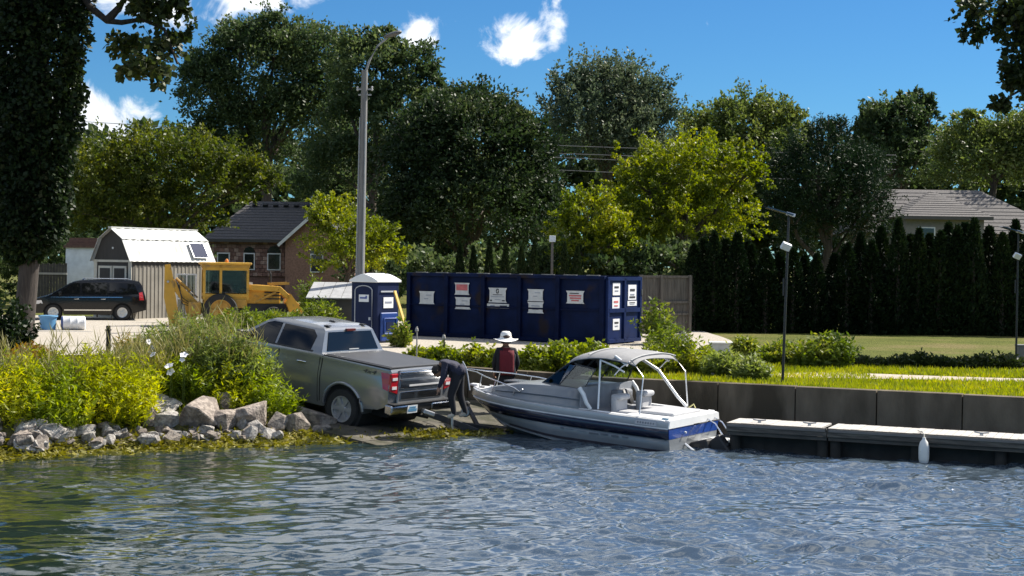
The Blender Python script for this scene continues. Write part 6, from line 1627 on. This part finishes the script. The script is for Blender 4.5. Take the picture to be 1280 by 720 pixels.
    for a_, b_ in zip(botA, topA): MB().tube([a_, b_], .014, 6).build('windshield_post', frm, root)
    # canvas top
    canv = mat('canvas_grey', (.24, .24, .245), .85, var=.08, scale=5, bump=.25, bscale=12)
    ctl = [(.50, zb(.6) + .51, .55), (.455, zb(.6) + .62, .76), (.405, zb(.6) + .73, .94), (.36, zb(.6) + .79, 1.0), (.28, zb(.6) + .805, 1.02), (.225, zb(.6) + .79, 1.02), (.18, zb(.6) + .75, 1.01), (.165, zb(.6) + .67, 1.01)]
    cv = MB(); rowsc = []
    for s_ in np.linspace(-1, 1, 13):
        r_ = []
        for i, (t, z, w) in enumerate(ctl):
            drop = min(1, .25 + i / 4) * .09 * abs(s_) ** 2.4 + (.07 * max(0, abs(s_) - .93) / .07)
            sag = -.02 * math.sin(i * 2.2 + s_ * 3)
            r_.append((t * LB + .05 * (1 - s_ * s_) * (1 if i < 3 else 0), s_ * w, z - drop + sag))
        rowsc.append(r_)
    cv.sheet(rowsc); cvo = cv.build('canvas_top', canv, root, smooth=60, solid=.015)
    md = cvo.modifiers.new('sub', 'SUBSURF'); md.levels = 1; md.render_levels = 1
    for i in (3, 6):
        t, z, w = ctl[i]
        MB().tube([(t * LB, s_ * (w + .005), z + .012 - .09 * abs(s_) ** 2.4) for s_ in np.linspace(-1, 1, 15)], .014, 6).build('canvas_seam', mat('seam_grey', (.38, .38, .38), .8), cvo)
    # frame tubes, both sides
    for sd in (-1, 1):
        y = sd * (HB - .10); zt_ = zb(.6) + .62
        hinge = Vector((.30 * LB, y, sheer(.3) + .04)); joint = Vector((.315 * LB, sd * .95, zt_ + .0))
        if sd < 0:
            MB().tube([Vector((.13 * LB, y, sheer(.13) + .03)), Vector((.17 * LB, y, sheer(.1) + .22)), Vector((.25 * LB, sd * 1.0, zt_ - .28)), Vector((.34 * LB, sd * .97, zt_ - .03)), Vector((.39 * LB, sd * .93, zt_ + .05))], .034, 8).build('canopy_bow', alu_w, root, smooth=50)
        else:
            MB().tube([hinge, joint], .02, 8).build('canopy_bow', alu_w, root, smooth=50)
            MB().tube([joint, Vector((.25 * LB, sd * .97, zt_ - .10)), Vector((.21 * LB, sd * .97, zt_ - .2))], .02, 8).build('canopy_brace', alu_w, root, smooth=50)
        MB().tube([Vector((.125 * LB, y, sheer(.12) + .04)), Vector((.13 * LB, sd * .97, zt_ - .25)), Vector((.185 * LB, sd * .97, zt_ + .06))], .014, 8).build('canopy_strut', alu_w, root, smooth=50)
        MB().tube([Vector((.25 * LB, sd * .98, zt_ - .28)), Vector((.22 * LB, sd * .98, zt_ - .1)), Vector((.19 * LB, sd * .97, zt_ + .02))], .012, 8).build('canopy_brace', alu_w, root, smooth=50)
        MB().tube([Vector((.255 * LB, sd * .93, zt_ + .10)), Vector((.20 * LB, sd * .95, zt_ - .06))], .03, 8).build('rolled_curtain', alu_w, root, smooth=50)
        # bow rail
        tr_ = [(.645, .06), (.66, .16), (.69, .22), (.78, .28), (.88, .32), (.96, .34), (1.03, .35)]
        P = [Vector((t * LB, sd * (max(.10, bt(min(t, 1)) - .1)), sheer(min(t, 1)) + (ch(t) if t < .66 else 0) * .5 + h)) for t, h in tr_]
        MB().tube(P, .014, 8).build('bow_rail', steel, root, smooth=50)
        for t, h in ((.70, .23), (.82, .29), (.93, .33)):
            MB().tube([(t * LB, sd * (bt(t) - .1), sheer(t)), ((t - .015) * LB, sd * (bt(t) - .1), sheer(t) + h)], .011, 6).build('rail_post', steel, root)
        MB().box((.95 * LB - .1, sd * .2, sheer(.95) + .03), (.12, .03, .03)).build('cleat', steel, root); MB().box((.02 * LB, sd * (HB - .12), sheer(0) + .02), (.14, .03, .03)).build('cleat', steel, root)
    P = [(1.03 * LB, y, sheer(1) + .35) for y in (-.1, 0, .1)]; MB().tube(P, .014, 8).build('bow_rail', steel, root)
    MB().box((.99 * LB, 0, sheer(1) + .03), (.22, .16, .05)).build('bow_pulpit', deckw, root, bevel=.02)
    # stern gear
    MB().box((-.2, -.62, .07), (.38, .85, .05)).build('swim_platform', deckw, root, bevel=.02)
    for y in (-.95, -.6): MB().tube([(-.02, y, .50), (-.2, y, .42), (-.5, y, .05)], .014, 6).build('ladder_rail', steel, root)
    MB().tube([(-.03, .05, .44), (-.14, .05, .47), (-.14, -.3, .47), (-.03, -.3, .44)], .014, 6).build('grab_handle', black_pl, root); MB().tube([(-.03, -.62, .44), (-.14, -.62, .47), (-.14, -.95, .47), (-.03, -.95, .44)], .014, 6).build('grab_handle', black_pl, root)
    od = MB().box((-.25, .05, -.02), (.42, .36, .34), Matrix.Rotation(.3, 3, 'Y')).build('outdrive', black_pl, root, bevel=.05); MB().box((-.55, .02, -.02), (.52, .24, .44), Matrix.Rotation(.7, 3, 'Y')).build('drive_leg', black_pl, od, bevel=.05); MB().box((-.62, -.05, -.02), (.5, .34, .05), Matrix.Rotation(.7, 3, 'Y')).build('cavitation_plate', black_pl, od)
    for k in range(3): MB().box((-.86, -.05 + .12 * math.cos(k * 2.09), -.12 + .12 * math.sin(k * 2.09)), (.03, .2, .1), Matrix.Rotation(k * 2.09, 3, 'X') @ Matrix.Rotation(.5, 3, 'Z')).build('propeller_blade', black_pl, od)
    MB().box((-.22, .42, -.12), (.36, .34, .03), Matrix.Rotation(.5, 3, 'Y')).build('trim_tab', black_pl, root); MB().tube([(-.02, .42, .08), (-.28, .42, -.08)], .025, 6).build('trim_ram', steel, root)
    MB().lathe([(.012, 0), (.025, .02), (.02, .05)], 8, MX((-.03, .5, .32), 0, -1.57)).build('drain_fitting', clear_lens, root)
    MB().tube([(.12 * LB, -HB + .1, sheer(.1) + .02), (.1 * LB, -HB + .1, sheer(.1) + .1), (.09 * LB, -HB + .12, sheer(.1) + .03)], .015, 6).build('rope_end', mat('rope_yellow', (.6, .55, .25), .9), root)
boat()

# ------------------------------------------------------------------ boat trailer
def trailer():
    ball = PICK_M @ Vector((-1.42, 0, .50))
    bow_w = BOAT_M @ Vector((LB * .93, 0, .0)); kx = BOAT_M @ Vector((LB * .5, 0, -.55)); kb = BOAT_M @ Vector((.1, 0, -.62))
    root = thing('boat_trailer', 'dark steel boat trailer hitched to the pickup, sliding under the boat', 'trailer', (ball.x, ball.y, ball.z))
    o = ball
    steel_d = mat('trailer_steel', (.05, .05, .055), .5, .5, var=.2); white = mat('tube_white', (.80, .80, .80), .35, .2)
    A = Vector((0, 0, 0)); ctr = BOAT_M @ Vector((LB * .80, 0, -.42)) - o
    MB().bar(A - (ctr - A).normalized() * .1, ctr, .10, .13).build('tongue', steel_d, root, bevel=.01)
    MB().box(A + Vector((0, 0, .02)), (.28, .14, .1), frame((0, 0, 0), ctr).to_3x3()).build('coupler', galv, root, bevel=.02)
    for sd in (-1, 1):
        p1 = BOAT_M @ Vector((LB * .72, sd * .62, -.40)) - o; p2 = BOAT_M @ Vector((.3, sd * .72, -.78)) - o; p0 = A.lerp(ctr, .35)
        MB().bar(p0, p1, .09, .14).build('side_rail', steel_d, root, bevel=.008); MB().bar(p1, p2, .09, .14).build('side_rail', steel_d, root, bevel=.008)
        q1 = BOAT_M @ Vector((LB * .7, sd * .5, -.22)) - o; q2 = BOAT_M @ Vector((.5, sd * .62, -.36)) - o; MB().bar(q1, q2, .09, .06).build('bunk', mat('bunk_carpet', (.03, .03, .03), .95), root)
        wq = BOAT_M @ Vector((LB * .30, sd * .98, -.72)) - o
        e = wheel(root, wq.x, wq.y, wq.z, .28, .18, galv, sd); e.rotation_euler = (0, 0, math.atan2(BF.y, BF.x))
    for t in (.2, .5, .72): MB().bar(BOAT_M @ Vector((LB * t, -.7, -.62 + .2 * t)) - o, BOAT_M @ Vector((LB * t, .7, -.62 + .2 * t)) - o, .08, .1).build('cross_member', steel_d, root)
    # winch post and bow stop
    wp_ = A.lerp(ctr, .62); tp = BOAT_M @ Vector((LB * 1.03, 0, .30)) - o
    MB().bar(wp_, tp, .08, .08, up=(1, 0, 0)).build('winch_post', steel_d, root); MB().lathe([(.09, -.12), (.11, -.1), (.05, -.06), (.05, .06), (.11, .1), (.09, .12)], 14, Matrix.Translation(tp.lerp(wp_, .25) + Vector((-.1, -.1, 0))) @ Matrix.Rotation(math.pi / 2, 4, 'X')).build('winch', galv, root)
    MB().lathe([(.05, -.12), (.08, -.1), (.06, 0), (.08, .1), (.05, .12)], 12, Matrix.Translation(tp) @ Matrix.Rotation(math.pi / 2, 4, 'X')).build('bow_stop', black_pl, root)
    j = A.lerp(ctr, .28); MB().tube([j + Vector((0, -.1, -.25)), j + Vector((0, -.1, .55))], .03, 8).build('tongue_jack', galv, root); MB().lathe([(.1, -.03), (.11, 0), (.1, .03)], 14, Matrix.Translation(j + Vector((0, -.1, -.28))) @ Matrix.Rotation(math.pi / 2, 4, 'X')).build('jack_wheel', rubber, root)
    return o, ctr
TRL = trailer()

# ------------------------------------------------------------------ people
def skin_body(name, joints, edges, parent, zones, root_j, sub=2):
    """joints: name -> (pos, radius); zones: list of (material, [edge names])"""
    names = list(joints); idx = {n: i for i, n in enumerate(names)}
    me = bpy.data.meshes.new(name); me.from_pydata([joints[n][0] for n in names], [(idx[a], idx[b]) for a, b in edges], []); me.update()
    ob = bpy.data.objects.new(name, me); COL.objects.link(ob)
    sk = ob.modifiers.new('skin', 'SKIN'); sk.use_smooth_shade = True
    lay = me.skin_vertices[0].data
    for n in names:
        r = joints[n][1]; lay[idx[n]].radius = (r, r) if np.isscalar(r) else r; lay[idx[n]].use_root = (n == root_j)
    sb = ob.modifiers.new('sub', 'SUBSURF'); sb.levels = sub; sb.render_levels = sub
    dg = bpy.context.evaluated_depsgraph_get(); out = bpy.data.meshes.new_from_object(ob.evaluated_get(dg)); bpy.data.objects.remove(ob)
    out.materials.clear(); segs = []
    for mi, (m_, es) in enumerate(zones):
        out.materials.append(m_)
        for a, b in es: segs.append((mi, np.array(joints[a][0]), np.array(joints[b][0])))
    n = len(out.polygons); C = np.empty(n * 3); out.polygons.foreach_get('center', C); C = C.reshape(-1, 3)
    best = np.full(n, 1e9); mid = np.zeros(n, int)
    for mi, a, b in segs:
        ab = b - a; t = np.clip(((C - a) @ ab) / max(1e-9, ab @ ab), 0, 1); d = np.linalg.norm(C - (a + t[:, None] * ab), axis=1)
        k = d < best; best[k] = d[k]; mid[k] = mi
    out.polygons.foreach_set('material_index', mid.astype(np.int32)); out.polygons.foreach_set('use_smooth', [True] * n)
    return link(bpy.data.objects.new(name, out), parent)
def add_hand(parent, wrist, direction, palm_n, skin_m, side, curl=.5, nm='hand'):
    """palm and five bent fingers as one mesh"""
    d = Vector(direction).normalized(); n = Vector(palm_n); n = (n - d * n.dot(d)).normalized(); s_ = d.cross(n).normalized() * side
    mb = MB(); w = Vector(wrist)
    mb.tube([w - d * .02, w + d * .03, w + d * .085], [.026, .038, .036], 8)
    for k, (off, ln) in enumerate(((-.030, .068), (-.010, .078), (.010, .073), (.030, .058))):
        b = w + d * .078 + s_ * off; k1 = b + d * ln * .45 + n * curl * ln * .15; k2 = k1 + (d * (1 - curl * .6) + n * curl).normalized() * ln * .32; k3 = k2 + (d * (1 - curl) + n * curl * 1.4).normalized() * ln * .25
        mb.tube([b, k1, k2, k3], [.0105, .010, .009, .007], 6)
    b = w + d * .03 - s_ * .03; mb.tube([b, b + (d * .5 - s_ * .8).normalized() * .04, b + (d * .8 - s_ * .6 + n * .3).normalized() * .075], [.013, .0115, .008], 6)
    return mb.build(nm, skin_m, parent, smooth=60)
skin_m = mat('skin', (.42, .24, .17), .55, var=.08); skin_t = mat('skin_tan', (.35, .19, .12), .55, var=.08)
def head(parent, c, fwd, up, r, sm, hair_m, hair_r=1.06, hair_low=-.2):
    """skull with face; fwd is where it looks"""
    f = Vector(fwd).normalized(); u = Vector(up); u = (u - f * u.dot(f)).normalized(); l = u.cross(f)
    M = Matrix(((f.x, l.x, u.x, c[0]), (f.y, l.y, u.y, c[1]), (f.z, l.z, u.z, c[2]), (0, 0, 0, 1)))
    mb = MB(); mb.lathe([(.02, -1.18), (.48, -1.1), (.66, -.75), (.76, -.3), (.80, .1), (.78, .45), (.6, .82), (.3, 1.0), (.02, 1.05)], 18)
    V = [Vector(v) for v in mb.v]; V = [M @ Vector(((v.x * 1.15 + (.1 if v.z < -.3 else 0) * (1 if v.x > 0 else -.6)) * r, v.y * .95 * r, v.z * r)) for v in V]
    hd = MB(); hd.v = [tuple(v) for v in V]; hd.f = mb.f
    hd.add([M @ (Vector(v) * r) for v in ((.85, 0, .12), (.86, .13, -.28), (.86, -.13, -.28), (1.12, 0, -.22), (.84, 0, -.38))], [(0, 1, 3), (0, 3, 2), (1, 4, 3), (4, 2, 3)])   # nose
    for sd in (-1, 1): hd.tube([M @ (Vector((-.05, sd * .76, .12)) * r), M @ (Vector((-.12, sd * .86, .05)) * r), M @ (Vector((-.05, sd * .77, -.25)) * r)], [r * .1, r * .12, r * .07], 6)
    ho = hd.build('head', sm, parent, smooth=60)
    for sd in (-1, 1): MB().lathe([(.02 * r, -.04 * r), (.09 * r, 0), (.02 * r, .04 * r)], 8, M @ Matrix.Translation((.84 * r, sd * .3 * r, .05 * r)) @ Matrix.Rotation(1.57, 4, 'Y')).build('eye', mat('eye_dark', (.03, .025, .02), .2), ho)
    MB().bar(M @ (Vector((.85, -.22, -.6)) * r), M @ (Vector((.85, .22, -.6)) * r), .05 * r, .06 * r).build('mouth', mat('lips', (.35, .13, .11), .5), ho)
    if hair_m:
        mb = MB(); mb.lathe([(.84, hair_low), (.88, .1), (.86, .45), (.68, .85), (.35, 1.05), (.02, 1.12)], 18)
        hb = MB(); hb.v = [tuple(M @ Vector(((v[0] * 1.12 - .12) * r * hair_r, v[1] * r * hair_r, v[2] * r * hair_r))) for v in mb.v]; hb.f = mb.f; hb.build('hair', hair_m, ho, smooth=60)
    return ho, M

def hat_person():
    Y = 34.2; b = at_y(634, 330, Y); zb = H(b.x, b.y) + .04
    ztop = at_y(634, 415.5, Y).z
    sc = (ztop - zb) / 1.76
    root = thing('person', 'person in wide white sun hat and dark red top with back turned', 'person', (b.x, b.y, zb), math.radians(8)); root.scale = (sc,) * 3
    blk = mat('cloth_black', (.012, .012, .016), .9, var=.2); red = mat('cloth_red', (.13, .008, .014), .85, var=.15, scale=8, bump=.2); dk = mat('cloth_dark', (.02, .02, .025), .9)
    J = {'pelvis': ((0, 0, .93), (.165, .12)), 'waist': ((0, 0, 1.08), (.155, .11)), 'chest': ((0, .01, 1.28), (.18, .12)), 'neckb': ((0, .01, 1.44), (.10, .08)), 'neck': ((0, .03, 1.52), .05),
         'shL': ((-.17, 0, 1.39), .075), 'elL': ((-.235, .03, 1.12), .055), 'wrL': ((-.20, .16, .93), .036), 'shR': ((.17, 0, 1.39), .075), 'elR': ((.245, .02, 1.13), .055), 'wrR': ((.22, .16, .95), .036),
         'hipL': ((-.09, 0, .86), .105), 'knL': ((-.10, .02, .48), .068), 'anL': ((-.11, -.02, .09), .045), 'toL': ((-.12, .13, .04), .04), 'hipR': ((.09, 0, .86), .105), 'knR': ((.10, .04, .48), .068), 'anR': ((.12, .01, .09), .045), 'toR': ((.13, .16, .04), .04)}
    E = [('pelvis', 'waist'), ('waist', 'chest'), ('chest', 'neckb'), ('neckb', 'neck'), ('chest', 'shL'), ('shL', 'elL'), ('elL', 'wrL'), ('chest', 'shR'), ('shR', 'elR'), ('elR', 'wrR'), ('pelvis', 'hipL'), ('hipL', 'knL'), ('knL', 'anL'), ('anL', 'toL'), ('pelvis', 'hipR'), ('hipR', 'knR'), ('knR', 'anR'), ('anR', 'toR')]
    skin_body('body', J, E, root, [(blk, [('shL', 'elL'), ('elL', 'wrL'), ('shR', 'elR'), ('elR', 'wrR'), ('pelvis', 'hipL'), ('hipL', 'knL'), ('knL', 'anL'), ('hipR', 'knR'), ('knR', 'anR'), ('pelvis', 'hipR')]), (red, [('pelvis', 'waist'), ('waist', 'chest'), ('chest', 'neckb')]), (skin_m, [('neckb', 'neck')]), (dk, [('anL', 'toL'), ('anR', 'toR')])], 'pelvis')
    add_hand(root, J['wrL'][0], (0, .7, -.7), (1, 0, 0), skin_m, 1); add_hand(root, J['wrR'][0], (0, .7, -.7), (-1, 0, 0), skin_m, -1)
    head(root, (0, .05, 1.625), (0, 1, -.05), (0, 0, 1), .115, skin_m, mat('hair_brown', (.05, .03, .02), .7), 1.03, -.8)
    # black jacket sides with the red back panel showing: open vest
    vest = MB(); rows_ = []
    for a in np.linspace(math.radians(-52), math.radians(232), 20):
        rows_.append([(.205 * k * math.cos(a), .01 + .145 * k * math.sin(a), z) for z, k in ((.86, .98), (1.0, .96), (1.14, .95), (1.3, 1.03), (1.4, .85))])
    vest.sheet(rows_); vest.build('jacket', blk, root, smooth=60, solid=.02)
    bp = MB(); bp.sheet([[(x * (1.0 - .10 * abs(k - .5)), -.165 + .9 * x * x, .90 + .50 * k) for x in (-.15, -.09, -.03, .03, .09, .15)] for k in (0, .25, .5, .75, 1)]); bp.build('back_panel', red, root, smooth=60, solid=.02)
    ht = mat('hat_white', (.78, .76, .72), .8, var=.06)
    ho = MB().lathe([(.01, 1.785), (.07, 1.78), (.105, 1.745), (.115, 1.69), (.125, 1.645), (.20, 1.605), (.255, 1.60), (.255, 1.592), (.12, 1.63)], 22).build('sun_hat', ht, root, smooth=60)
    for v in ho.data.vertices:
        r = math.hypot(v.co.x, v.co.y)
        if r > .15: v.co.z += .05 * (abs(v.co.x) / r) ** 2 * ((r - .15) / .1) - .02
        v.co.y += .05
    MB().lathe([(.119, 1.66), (.121, 1.665), (.119, 1.685)], 22, MX((0, .05, 0))).build('hat_band', mat('hat_band', (.55, .5, .45), .8), root, smooth=60)
hat_person()

def bent_person():
    o, ctr = TRL
    dirn = ctr.normalized()
    Y = 30.5; b = at_y(572, 330, Y)
    t = (b.x - o.x) / ctr.x; base = o + ctr * max(.1, min(.9, t)); zb = at_y(572, 523, Y).z
    root = thing('person', 'person in dark navy jacket bending over the trailer hitch behind the pickup', 'person', (b.x, Y, zb), 0); root.scale = (.96, .96, .96)
    blk = mat('cloth_black', (.012, .012, .016), .9); nav = mat('cloth_navy', (.022, .022, .042), .85, var=.35, scale=9, bump=.9, bscale=14); sh = mat('shoe_pale', (.45, .40, .33), .7)
    # local x to the right in view, y away; the person faces left (-x) and bends down
    J = {'pelvis': ((.02, 0, .98), (.175, .15)), 'waist': ((-.03, 0, 1.13), (.17, .145)), 'chest': ((-.17, -.02, 1.27), (.175, .165)), 'neckb': ((-.30, -.04, 1.18), (.09, .09)), 'neck': ((-.345, -.05, 1.10), .068),
         'shL': ((-.23, -.18, 1.19), .09), 'elL': ((-.27, -.25, .89), .068), 'wrL': ((-.36, -.20, .66), .037), 'shR': ((-.21, .16, 1.21), .09), 'elR': ((-.24, .22, .92), .068), 'wrR': ((-.36, .14, .70), .037),
         'hipL': ((.03, -.10, .92), .13), 'knL': ((-.10, -.15, .50), .09), 'anL': ((-.02, -.14, .09), .06), 'toL': ((-.18, -.15, .04), .042), 'hipR': ((.06, .10, .92), .13), 'knR': ((.08, .12, .50), .09), 'anR': ((.22, .14, .09), .06), 'toR': ((.06, .12, .04), .042)}
    E = [('pelvis', 'waist'), ('waist', 'chest'), ('chest', 'neckb'), ('neckb', 'neck'), ('chest', 'shL'), ('shL', 'elL'), ('elL', 'wrL'), ('chest', 'shR'), ('shR', 'elR'), ('elR', 'wrR'), ('pelvis', 'hipL'), ('hipL', 'knL'), ('knL', 'anL'), ('anL', 'toL'), ('pelvis', 'hipR'), ('hipR', 'knR'), ('knR', 'anR'), ('anR', 'toR')]
    skin_body('body', J, E, root, [(nav, [('waist', 'chest'), ('chest', 'neckb'), ('shL', 'elL'), ('shR', 'elR'), ('elL', 'wrL'), ('elR', 'wrR'), ('chest', 'shL'), ('chest', 'shR'), ('pelvis', 'waist')]), (blk, [('hipL', 'knL'), ('hipR', 'knR'), ('knL', 'anL'), ('knR', 'anR'), ('pelvis', 'hipL'), ('pelvis', 'hipR')]), (skin_t, [('neckb', 'neck')]), (sh, [('anL', 'toL'), ('anR', 'toR')])], 'pelvis')
    add_hand(root, J['wrL'][0], (-.1, .1, -1), (-1, 0, 0), skin_t, 1); add_hand(root, J['wrR'][0], (-.1, -.1, -1), (-1, 0, 0), skin_t, -1)
    head(root, (-.41, -.06, 1.02), (-.68, -.15, -.72), (-.72, 0, .69), .112, skin_t, mat('hair_dark', (.02, .016, .014), .7), 1.05, -.3)
    hem = MB(); rows_ = []
    for a in np.linspace(0, 2 * math.pi, 17): rows_.append([(.0 + k * .19 * math.cos(a) + dx, k * .19 * math.sin(a), z + .06 * math.cos(a)) for dx, z, k in ((.05, .93, .98), (.02, 1.02, 1.0), (-.05, 1.12, .95))])
    hem.sheet(rows_); hem.build('jacket_hem', nav, root, smooth=60, solid=.015)
    MB().tube([(.14, -.12, 1.24), (.22, -.14, 1.1), (.26, -.13, .9), (.30, -.1, .62)], .014, 6).build('strap', mat('strap_grey', (.45, .46, .5), .6), root)
bent_person()
# thin stakes behind the truck bed
for (px, t, bt_, lab) in ((521, 405, 470, 'thin pale stake with a knob between the pickup and the container'), (555, 414, 470, 'thin black stake beside the low shrubs behind the pickup')):
    Y = 38.0; p = at_y(px, t, Y); zb = H(p.x, p.y)
    o = thing('stake', lab, 'stake', (p.x, p.y, zb - .06)); h = p.z - zb
    MB().tube([(0, 0, 0), (.01, 0, h)], .02, 6).build('shaft', mat('stake_dark', (.02, .018, .016), .9) if px > 540 else mat('stake_pale', (.4, .37, .33), .8), o); MB().lathe([(.02, 0), (.045, .04), (.04, .1), (.02, .14)], 8, MX((0, 0, h - .16))).build('knob', mat('stake_pale', (.4, .37, .33), .8), o)
